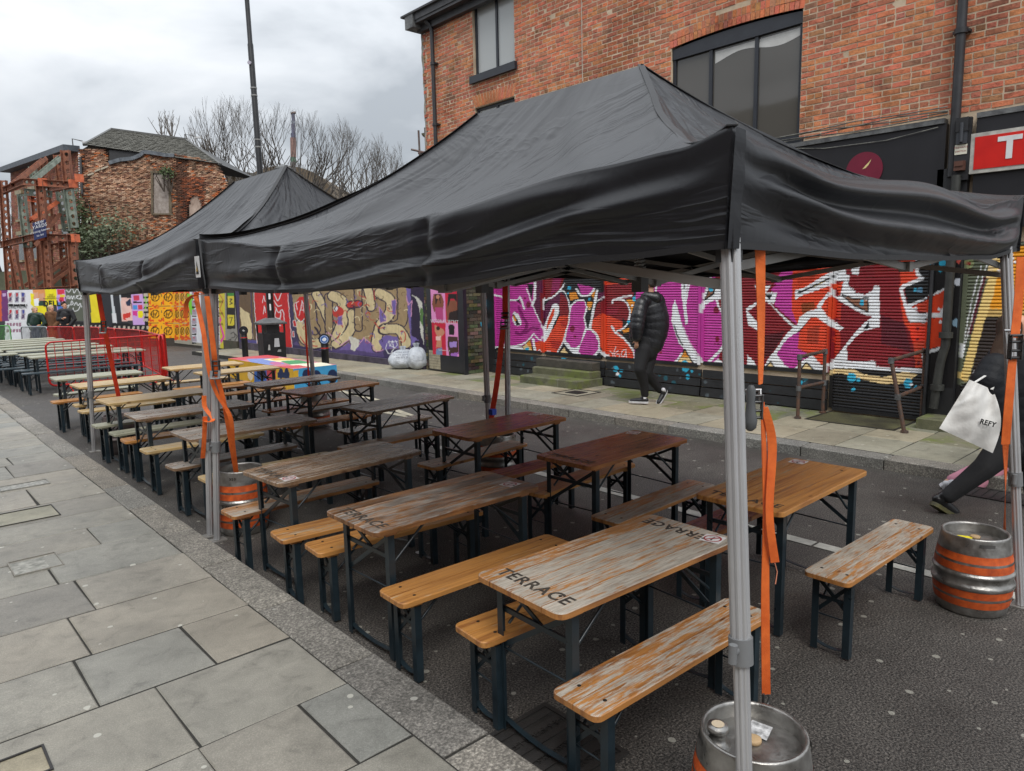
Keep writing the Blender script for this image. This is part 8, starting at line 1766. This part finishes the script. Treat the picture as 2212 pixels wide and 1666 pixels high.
hairb = M('hair_dark_brown', (.060, .032, .018), (.028, .015, .009), rough=.6, bmp=.003, bs=60, spec=.2); hairbl = M('hair_blonde', (.50, .38, .20), (.32, .22, .11), rough=.5, bmp=.01, bs=50)
shw = M('shoe_white', S(225, 225, 228), S(190, 190, 195), rough=.5); shb = M('shoe_black', (.018, .018, .022), (.012, .012, .014), rough=.45, bmp=.002, bs=90)
def hand(m, wrist, dirn, s=1.0, curl=.5, nrm_=None):
    """palm, four unequal bent fingers and a thumb off the side"""
    d = Vector(dirn).normalized(); side = d.cross(nrm_ if nrm_ is not None else fwd).normalized(); n_ = side.cross(d)
    palm = Vector(wrist)+d*.045*s; capsule(m, Vector(wrist), .026*s, palm+d*.03*s, .030*s, .6)
    for k, ln in enumerate((.070, .078, .073, .058)):
        b0_ = palm+d*.035*s+side*((k-1.5)*.019*s); d1 = (d+n_*curl*.5).normalized(); d2 = (d+n_*curl*1.6).normalized()
        b1 = b0_+d1*ln*.5*s; b2 = b1+d2*ln*.5*s; capsule(m, b0_, .0092*s, b1, .0085*s, 1, 8); capsule(m, b1, .0085*s, b2, .0072*s, 1, 8)
    tb = Vector(wrist)+d*.02*s-side*.026*s; t1_ = tb+(d*.5-side*.8+n_*.2).normalized()*.035*s; capsule(m, tb, .011*s, t1_, .010*s, 1, 8); capsule(m, t1_, .010*s, t1_+(d*.9-side*.2+n_*.3).normalized()*.028*s, .008*s, 1, 8)
def head_shape(m, c, face, s=1.0, neck=None):
    f = Vector(face).normalized(); sd_ = f.cross(Vector((0, 0, 1))).normalized(); u = sd_.cross(f)
    c = Vector(c)
    def pt(a, b, h): return c+f*a*s+sd_*b*s+u*h*s
    capsule(m, pt(-.015, 0, .03), .088*s, pt(.0, 0, .035), .086*s); capsule(m, pt(.02, 0, -.02), .068*s, pt(.035, 0, -.075), .042*s)
    capsule(m, pt(.085, 0, .015), .010*s, pt(.104, 0, -.022), .014*s, 1, 8)           # nose
    capsule(m, pt(.072, -.018, -.05), .009*s, pt(.072, .018, -.05), .009*s, 1, 8)     # mouth
    for e_ in (-1, 1): capsule(m, pt(-.01, .082*e_, .015), .014*s, pt(-.012, .085*e_, -.02), .011*s, 1, 8)   # ears
    if neck is not None: capsule(m, pt(-.01, 0, -.06), .050*s, neck, .056*s)
    return pt
def eyes(t, pt, s=1.0):
    m = MB()
    for e_ in (-1, 1): ball(m, pt(.074, .030*e_, .022), .009*s)
    m.build('eyes', M('eye_dark', (.02, .015, .012), rough=.2), t)
    m = MB()
    for e_ in (-1, 1): m.bar(pt(.082, .018*e_, .045), pt(.076, .046*e_, .045), .006, .005)
    m.bar(pt(.082, -.022, -.05), pt(.082, .022, -.05), .004, .006); m.build('brows_and_lips', M('brow_brown', (.10, .05, .035)), t)
def pm(m, name, mat, t, vox=.014, sm=3, label=None):
    me = remeshed(m, name, vox, sm); me.materials.clear(); return link(name, me, mat, t, label=label)
def quilt(m, pts, n, fl=1.0, puff=.06):
    """stack of puffed baffles along a limb or trunk: pts = [(p, r)...]"""
    P_ = [Vector(p) for p, _ in pts]; R_ = [r for _, r in pts]; tot = len(pts)-1
    for k in range(n):
        t_ = (k+.5)/n*tot; i = min(int(t_), tot-1); f = t_-i; c = P_[i].lerp(P_[i+1], f); r = R_[i]+(R_[i+1]-R_[i])*f; d = (P_[i+1]-P_[i]); ln = d.length*tot/n; d.normalize()
        capsule(m, c-d*ln*.16, r*(1-puff), c+d*ln*.16, r*(1-puff), fl, 20)
# --- man in a black puffer jacket walking away along the far pavement
ft = G(1395, 874, .12); DM = Vector((ft.x, ft.y, 0)).dot(fwd)
mc = lambda x, y, dd=0.0: FD((2450+x*.588)/1.8445, (1080+y*.588)/1.8445, DM+dd)
man = thing('person', 'person in a black hooded puffer jacket and white-soled trainers walking past the shutters', 'person', ft)
m = MB(); hd_c = mc(236, 92, .02)
face = (-dvw*.75+fwd*.65)
pt = head_shape(m, hd_c, face, 1.08, mc(240, 170, .02))
capsule(m, mc(250, 240, .03), .12, mc(235, 480, .03), .10, .8)
chain(m, [(mc(210, 530, -.02), .075), (mc(170, 660, -.14), .066), (mc(197, 760, -.06), .062), (mc(203, 850, -.02), .045)])
chain(m, [(mc(235, 530, .06), .08), (mc(214, 680, .0), .068), (mc(275, 765, .10), .062), (mc(312, 815, .16), .045)])
for w_, d_ in ((mc(150, 468, -.20), (.2, 0, -1)),): hand(m, w_, Vector((.1, .2, -1)), 1.0, .5)
hand(m, mc(300, 445, .14), Vector((-.5, .1, -.6)), .9, .9)
pm(m, 'body', skin, man, .011)
m = MB(); chain(m, [(mc(222, 480, .0), .17), (mc(216, 545, .0), .165)], .85); chain(m, [(mc(192, 535, -.06), .128), (mc(168, 665, -.15), .090), (mc(196, 760, -.06), .074), (mc(203, 838, -.02), .060)]); chain(m, [(mc(240, 545, .08), .122), (mc(214, 685, .0), .092), (mc(272, 765, .10), .072), (mc(302, 806, .14), .058)])
pm(m, 'trousers', blkt, man, .014)
m = MB(); quilt(m, [(mc(238, 215, .02), .185), (mc(262, 300, .03), .245), (mc(268, 390, .02), .235), (mc(240, 500, .0), .205)], 6, .72, .02)
m2 = m; chain(m2, [(mc(262, 222, .03), .19), (mc(250, 470, .0), .17)], .62)
quilt(m, [(mc(182, 212, -.10), .105), (mc(162, 300, -.16), .120), (mc(152, 380, -.20), .108), (mc(150, 455, -.20), .080)], 7, .95, .03); chain(m, [(mc(186, 215, -.1), .085), (mc(152, 450, -.2), .065)])
quilt(m, [(mc(310, 245, .16), .10), (mc(322, 330, .2), .11), (mc(320, 440, .2), .08)], 5, .9, .03); chain(m, [(mc(300, 235, .14), .085), (mc(320, 440, .2), .06)])
quilt(m, [(mc(128, 350, -.05), .075), (mc(128, 460, -.03), .07)], 3, 1.3, .03); chain(m, [(mc(200, 215, -.05), .12), (mc(285, 235, .1), .12)], .8)
pm(m, 'jacket', blkj, man, .010, 1)
m = MB(); chain(m, [(mc(205, 178, .0), .075), (mc(262, 200, .02), .115), (mc(298, 212, .06), .085)], .9); chain(m, [(mc(215, 170, -.05), .07), (mc(280, 185, -.05), .09)]); pm(m, 'hood', blkj, man, .012, 2)
m = MB(); rh = random.Random(1)
for k in range(90):
    a, b = rh.uniform(0, 2*PI), rh.uniform(-.3, 1); v = Vector((math.cos(a)*math.sqrt(1-b*b*.8), math.sin(a)*math.sqrt(1-b*b*.8), b*.95)); 
    if v.dot(Vector(face)) > .55 and b < .5: continue
    ball(m, hd_c+Vector((0, 0, .035))+v*.098, .022)
ball(m, hd_c-Vector(face)*.03+Vector((0, 0, .045)), .10); pm(m, 'hair', hairb, man, .010, 0)
eyes(man, pt, 1.08)
def shoe(t, heel, toe, upv, matu, mats_, L_=.30, name='shoe', hgt=.085):
    heel = Vector(heel); toe = Vector(toe); d = (toe-heel).normalized(); u = Vector(upv); u = (u-d*u.dot(d)).normalized(); s_ = d.cross(u)
    m = MB(); f = lambda a, h: heel+d*a*L_+u*h
    chain(m, [(f(.12, .05), .036), (f(.5, .040), .040), (f(.84, .030), .034)]); capsule(m, f(.18, .05), .036, f(.22, hgt+.01), .034); capsule(m, f(.35, .05), .034, f(.3, hgt-.005), .034)
    me = remeshed(m, name, .007, 2); me.materials.clear(); o = link(name, me, matu, t)
    m = MB(); ol_ = [(0, .0), (.03, .55), (.15, .85), (.5, .92), (.8, 1.05), (.95, .7), (1.0, 0)]
    P_ = [(a, b*.040) for a, b in ol_]+[(a, -b*.040) for a, b in ol_[-2:0:-1]]
    m.add([tuple(f(a, 0)+s_*b) for a, b in P_]+[tuple(f(a*1.01-.005, .028)+s_*b*1.08) for a, b in P_], [tuple(range(len(P_)))[::-1], tuple(range(len(P_), 2*len(P_)))]+[(i, (i+1) % len(P_), len(P_)+(i+1) % len(P_), len(P_)+i) for i in range(len(P_))]); m.build('sole', mats_, o)
    m = MB(); capsule(m, f(.2, hgt-.01), .036, f(.2, hgt+.022), .035); m.build('sock', shw, o)
    return o
shoe(man, mc(228, 897, -.05), mc(135, 893, .02), (0, 0, 1), shb, shw, .31)
shoe(man, mc(352, 812, .18), mc(292, 908, .06), (-.8, -.2, .6), shb, shw, .30)

# --- three people looking up, far left
def far_person(label, c, hd, sh_l, sh_r, hip, D_, jm, tm, hm, facev, long_hair, ground, w=1.0, coat=None, hands_=None, long_coat=False):
    P_ = lambda x, y, dd=0.0: FD((80+x*.1897)/1.8445, (1180+y*.1897)/1.8445, D_+dd)
    hc = P_(*hd); t = thing('person', label, 'person', (hc.x, hc.y, gz(hc.y)), 0, None); g = gz(hc.y)
    m = MB(); neck = P_((sh_l[0]+sh_r[0])/2, (sh_l[1]+sh_r[1])/2-10); pt = head_shape(m, hc, facev, 1.0, neck)
    L0, R0 = P_(*sh_l), P_(*sh_r); H_ = P_(*hip); capsule(m, L0.lerp(R0, .25), .10, L0.lerp(R0, .75), .10, .8); capsule(m, neck, .11, H_, .13, .8)
    kz = lambda p, z, dx: Vector((p.x, p.y, 0))+dvw*dx+Vector((0, 0, z))
    for s_ in (-1, 1): chain(m, [(H_+dvw*.09*s_, .10), (kz(H_, g+.5, .09*s_), .065), (kz(H_, g+.09, .09*s_), .045)])
    if hands_: 
        for hp in hands_: hand(m, P_(*hp, -.22), dvw*.8+Vector((0, 0, .3)), 1.0, .9)
    pm(m, 'body', skin, t, .013); eyes(t, pt)
    m = MB(); capsule(m, L0.lerp(R0, .2), .12*w, L0.lerp(R0, .8), .12*w, .85)
    if long_coat: chain(m, [(neck-Vector((0, 0, .12)), .17*w), (H_, .19*w), (kz(H_, g+.55, 0), .22*w)], .75)
    else: quilt(m, [(neck-Vector((0, 0, .1)), .19*w), (H_+Vector((0, 0, .1)), .20*w)], 5, .75, .01); chain(m, [(neck-Vector((0, 0, .1)), .17*w), (H_+Vector((0, 0, .08)), .18*w)], .72)
    for k, (S0, s_) in enumerate(((L0, -1), (R0, 1))):
        el = S0+dvw*.09*s_-Vector((0, 0, .29)); wr = (P_(*hands_[0], -.16) if (hands_ and s_ < 0) else el-dvw*.13*s_-Vector((0, 0, .20))-fwd*.1)
        chain(m, [(S0, .085*w), (el, .078*w), (wr, .058*w)])
    pm(m, 'coat', jm, t, .013, 2)
    m = MB(); chain(m, [(H_, .16), (H_-Vector((0, 0, .08)), .15)], .8)
    for s_ in (-1, 1): chain(m, [(H_+dvw*.09*s_-Vector((0, 0, .05)), .11), (kz(H_, g+.5, .09*s_), .078), (kz(H_, g+.08, .09*s_), .06)])
    pm(m, 'trousers', tm, t, .016, 2)
    m = MB(); ball(m, hc-Vector(facev).normalized()*.036+Vector((0, 0, .06)), .100, .100, .088)
    if long_hair: chain(m, [(hc-Vector(facev)*.05, .085), (hc-Vector(facev)*.09-Vector((0, 0, .16)), .075), (hc-Vector(facev)*.07-Vector((0, 0, .26)), .04)])
    else: chain(m, [(hc+Vector((0, 0, .10)), .05), (hc+Vector(facev)*.03+Vector((0, 0, .115)), .045)])
    for k in range(24): a = random.uniform(0, 2*PI); ball(m, hc-Vector(facev)*.06+Vector((math.cos(a)*.075, math.sin(a)*.085, random.uniform(.02, .11))), .024)
    me = remeshed(m, 'hair', .010, 1)
    # keep the face clear
    me.materials.clear(); link('hair', me, hm, t)
    for s_ in (-1, 1): shoe(t, kz(H_, g, .09*s_)+fwd*.08, kz(H_, g, .09*s_)-fwd*.2, (0, 0, 1), shb, shb)
    return t, P_
up1 = (dvw*.85-fwd*.5+Vector((0, 0, .35)))
far_person('blonde person in a dark green puffer jacket with a cross-body strap, looking up', 0, (318, 300), (215, 405), (450, 405), (330, 620), 26.2, M('green_puffer', S(38, 62, 52), S(26, 46, 40), rough=.42, bmp=.006, bs=20), M('jeans_navy', S(40, 50, 72)), hairbl, up1, True, 0, .98)
tb, Pb = far_person('blonde person in a long brown teddy coat between the two others, looking up', 0, (655, 262), (570, 375), (740, 375), (650, 600), 26.4, M('teddy_brown', S(120, 84, 56), S(92, 62, 42), rough=.9, bmp=.012, bs=40), M('dark_tights', (.02, .02, .022)), hairbl, up1, True, 0, .95, long_coat=True)
far_person('tallest of the far group, dark swept hair, black zipped bomber jacket, looking up', 0, (925, 200), (835, 320), (1075, 320), (950, 600), 26.0, M('black_bomber', (.014, .014, .017), rough=.6, bmp=.004, bs=20), blkt, hairb, up1, False, 0, .98, hands_=[(880, 480)])

# --- woman striding out of the right edge with a white tote, someone in pink behind
wf = G(2062, 1116, 0); DWm = Vector((wf.x, wf.y, 0)).dot(fwd)+.1
wc = lambda x, y, dd=0.0: FD(1951.7+x*.5124, 677.7+y*.5124, DWm+dd)
wm = thing('person', 'long-haired person in padded coat and black boots striding out at the right edge', 'person', (wf.x, wf.y, 0))
kk = DWm/1543*.5124
facew = dvw*.95-fwd*.1
m = MB(); hc = wc(468, 62, .0); pt = head_shape(m, hc, facew, 1.02, wc(455, 150, .0))
chain(m, [(wc(460, 190, 0), .15), (wc(470, 400, 0), .14), (wc(455, 540, 0), .15)], .8)
chain(m, [(wc(435, 560, -.06), .10), (wc(345, 645, -.08), .075), (wc(255, 715, -.06), .060), (wc(178, 778, -.02), .045)])
chain(m, [(wc(480, 560, .08), .10), (wc(545, 700, .06), .072), (wc(570, 850, .02), .045)])
hand(m, wc(392, 470, -.20), Vector((0, 0, -1)), .95, .8); hand(m, wc(545, 420, .2), dvw*.6-Vector((0, 0, .8)), .95, .6)
pm(m, 'body', skin, wm, .012)
m = MB(); quilt(m, [(wc(440, 195, 0), .18), (wc(462, 300, 0), .225), (wc(470, 420, 0), .225), (wc(468, 560, 0), .235)], 7, .78, .01); chain(m, [(wc(450, 190, 0), .17), (wc(468, 560, 0), .19)], .7)
quilt(m, [(wc(388, 215, -.15), .115), (wc(356, 290, -.18), .13), (wc(382, 400, -.2), .11), (wc(392, 460, -.2), .085)], 8, 1, .02); chain(m, [(wc(398, 212, -.12), .085), (wc(362, 300, -.18), .075), (wc(392, 455, -.2), .055)])
chain(m, [(wc(520, 215, .15), .09), (wc(560, 330, .22), .08), (wc(548, 410, .22), .06)]); pm(m, 'coat', M('navy_padded', (.010, .011, .014), (.006, .007, .009), spec=.25, rough=.6, bmp=.006, bs=22), wm, .012, 1)
m = MB(); chain(m, [(wc(432, 560, -.06), .135), (wc(345, 648, -.08), .095), (wc(262, 712, -.06), .078), (wc(190, 768, -.03), .066)]); chain(m, [(wc(478, 570, .08), .125), (wc(545, 700, .06), .09), (wc(568, 830, .02), .065)]); capsule(m, wc(450, 545, 0), .17, wc(455, 570, 0), .16, .8); pm(m, 'trousers', blkt, wm, .012)
m = MB(); chain(m, [(hc-Vector(facew)*.04+Vector((0, 0, .03)), .100), (wc(440, 100, -.03), .085), (wc(408, 160, -.05), .070), (wc(382, 225, -.1), .048), (wc(362, 262, -.12), .022)]); chain(m, [(wc(448, 90, -.05), .05), (wc(425, 170, -.08), .04), (wc(400, 235, -.10), .02)]); me = remeshed(m, 'hair', .008, 1); me.materials.clear(); link('hair', me, hairb, wm); eyes(wm, pt)
m = MB(); chain(m, [(wc(425, 150, -.03), .05), (wc(418, 165, -.06), .045), (wc(445, 168, -.06), .05)]); pm(m, 'scarf', M('scarf_pink', S(205, 150, 155), rough=.9), wm, .012, 1)
def boot(t, heel, toe, upv, shaft, L_=.29):
    heel = Vector(heel); toe = Vector(toe); d = (toe-heel).normalized(); u = Vector(upv); u = (u-d*u.dot(d)).normalized(); f = lambda a, h: heel+d*a*L_+u*h; m = MB()
    chain(m, [(f(.14, .06), .046), (f(.5, .055), .048), (f(.84, .045), .046)]); chain(m, [(f(.2, .06), .048), (shaft, .052)]); me = remeshed(m, 'boot', .008, 2); me.materials.clear(); o = link('boot', me, M('boot_leather', (.012, .012, .013), rough=.3, bmp=.003, bs=50), t)
    m = MB(); chain(m, [(f(.12, .008), .040), (f(.5, .008), .042), (f(.86, .008), .044)]); s_ = d.cross(u); me = m.mesh('sole'); 
    m = MB(); P_ = [(0, 0), (.03, .026), (.15, .038), (.5, .040), (.8, .046), (.95, .032), (1.0, 0)]; P_ = P_+[(a, -b) for a, b in P_[-2:0:-1]]
    m.add([tuple(f(a, -.012)+s_*b) for a, b in P_]+[tuple(f(a, .022)+s_*b*1.05) for a, b in P_], [tuple(range(12))[::-1], tuple(range(12, 24))]+[(i, (i+1) % 12, 12+(i+1) % 12, 12+i) for i in range(12)]); m.build('sole', M('boot_sole', (.03, .028, .02), (.09, .08, .02), ns=20), o)
boot(wm, wc(118, 800, -.02), wc(222, 868, .02), (.3, 0, 1), wc(178, 768, -.02))
p_ = wc(560, 905, 0); boot(wm, (p_.x-.05, p_.y, .02), (p_.x+.25, p_.y-.2, .02), (0, 0, 1), wc(570, 840, .02))
# tote bag: soft cloth with depth
bg_ = thing('tote_bag', 'white canvas tote bag with small dark print hanging from the striding person', 'bag', wc(300, 480, -.3))
Q = [(278, 278), (378, 322), (412, 442), (376, 588), (150, 484)]
def bagpt(u, v, side):
    a = Vector((278, 278, 0)).lerp(Vector((378, 322, 0)), u); b_ = Vector((150, 484, 0)).lerp(Vector((376, 588, 0)), u); q = a.lerp(b_, v); bulge = math.sin(PI*u)*math.sin(PI*min(1, v*.95+.05))
    q.x += 34*math.sin(PI*v)*u**2; q.y += 0
    dd = -.30+side*(.006+.05*bulge)+.012*math.sin(u*9+v*5)*(1 if side < 0 else .3)+.045*vn(u*4, v*3+side)+.02*vn(u*9+v*6, v*5)
    return tuple(wc(q.x, q.y, dd))
canvas = M('tote_canvas', S(226, 224, 220), S(205, 203, 198), rough=.8, bmp=.004, bs=22, ns=3)
m = MB(); m.grid(lambda u, v: bagpt(u, v, -1), 26, 26); m.grid(lambda u, v: bagpt(u, v, 1), 26, 26, flip=True); m.build('cloth', canvas, bg_)
m = MB(); 
for a, b in (((300, 290), (345, 262)), ((372, 320), (392, 282))):
    m.bar(wc(*a, -.30), wc(*b, -.27), .018, .006)
m.build('handle', canvas, bg_)
o_ = Vector(bagpt(.72, .60, -1))-fwd*.02; o2 = Vector(bagpt(.85, .64, -1)); text('REFY', .055, frame(o_-fwd*.012, (dvw-Vector((0, 0, .28))), Vector((0, 0, 1))+dvw*.28), MATS['print_black'], bg_, bold=.002)
# walker in pink behind
pk_ = thing('person', 'mostly hidden person in pink trousers and white trainers just behind the striding one', 'person', (wf.x+.5, wf.y+.1, 0)); ex_ = .75
m = MB(); hc2 = wc(560, 130, ex_); pt = head_shape(m, hc2, facew, 1.0, wc(555, 200, ex_)); chain(m, [(wc(550, 230, ex_), .14), (wc(520, 520, ex_), .14)], .8); ps = lambda z_, x: Vector((wc(x, 600, ex_).x, wc(x, 600, ex_).y, z_))
hand(m, wc(500, 450, ex_), Vector((0, 0, -1)), 1, .6); hand(m, wc(600, 450, ex_), Vector((0, 0, -1)), 1, .6)
chain(m, [(wc(505, 540, ex_), .08), (wc(345, 636, ex_), .045), (wc(185, 712, ex_-.05), .035)]); chain(m, [(wc(505, 540, ex_), .08), (wc(400, 660, ex_), .045), (wc(262, 768, ex_), .035)]); pm(m, 'body', skin, pk_, .014)
m = MB(); chain(m, [(wc(505, 540, ex_), .13), (wc(345, 636, ex_), .062), (wc(205, 700, ex_-.05), .050)]); chain(m, [(wc(505, 540, ex_), .13), (wc(400, 660, ex_), .06), (wc(285, 752, ex_), .045)]); pm(m, 'trousers', M('pink_jogger', S(205, 140, 158), rough=.9), pk_, .014)
m = MB(); chain(m, [(wc(550, 235, ex_), .18), (wc(520, 480, ex_), .18)], .7); chain(m, [(wc(500, 240, ex_), .08), (wc(500, 440, ex_), .06)]); chain(m, [(wc(600, 240, ex_), .08), (wc(600, 440, ex_), .06)]); pm(m, 'coat', M('grey_coat', S(90, 90, 98), rough=.9), pk_, .016); m = MB(); ball(m, hc2-Vector(facew)*.03+Vector((0, 0, .03)), .1); pm(m, 'hair', hairb, pk_, .014)
shoe(pk_, wc(150, 722, ex_-.05), wc(205, 768, ex_-.05), (-.4, 0, 1), shw, shw, .28, hgt=.07); g_ = wc(240, 800, ex_); shoe(pk_, (g_.x, g_.y, .003), (g_.x+.2, g_.y-.14, .003), (0, 0, 1), shw, shw, .29, hgt=.07)

# small litter under the second table
p = G(1083, 1173, 0) if False else G(905, 1195, 0); m = MB(); m.box((p.x-.02, p.y-.015, .003), (p.x+.02, p.y+.015, .012)); tag(m.build('litter', M('litter_white', S(220, 220, 225)), None), 'scrap of white litter on the road under the second TERRACE table', 'litter')
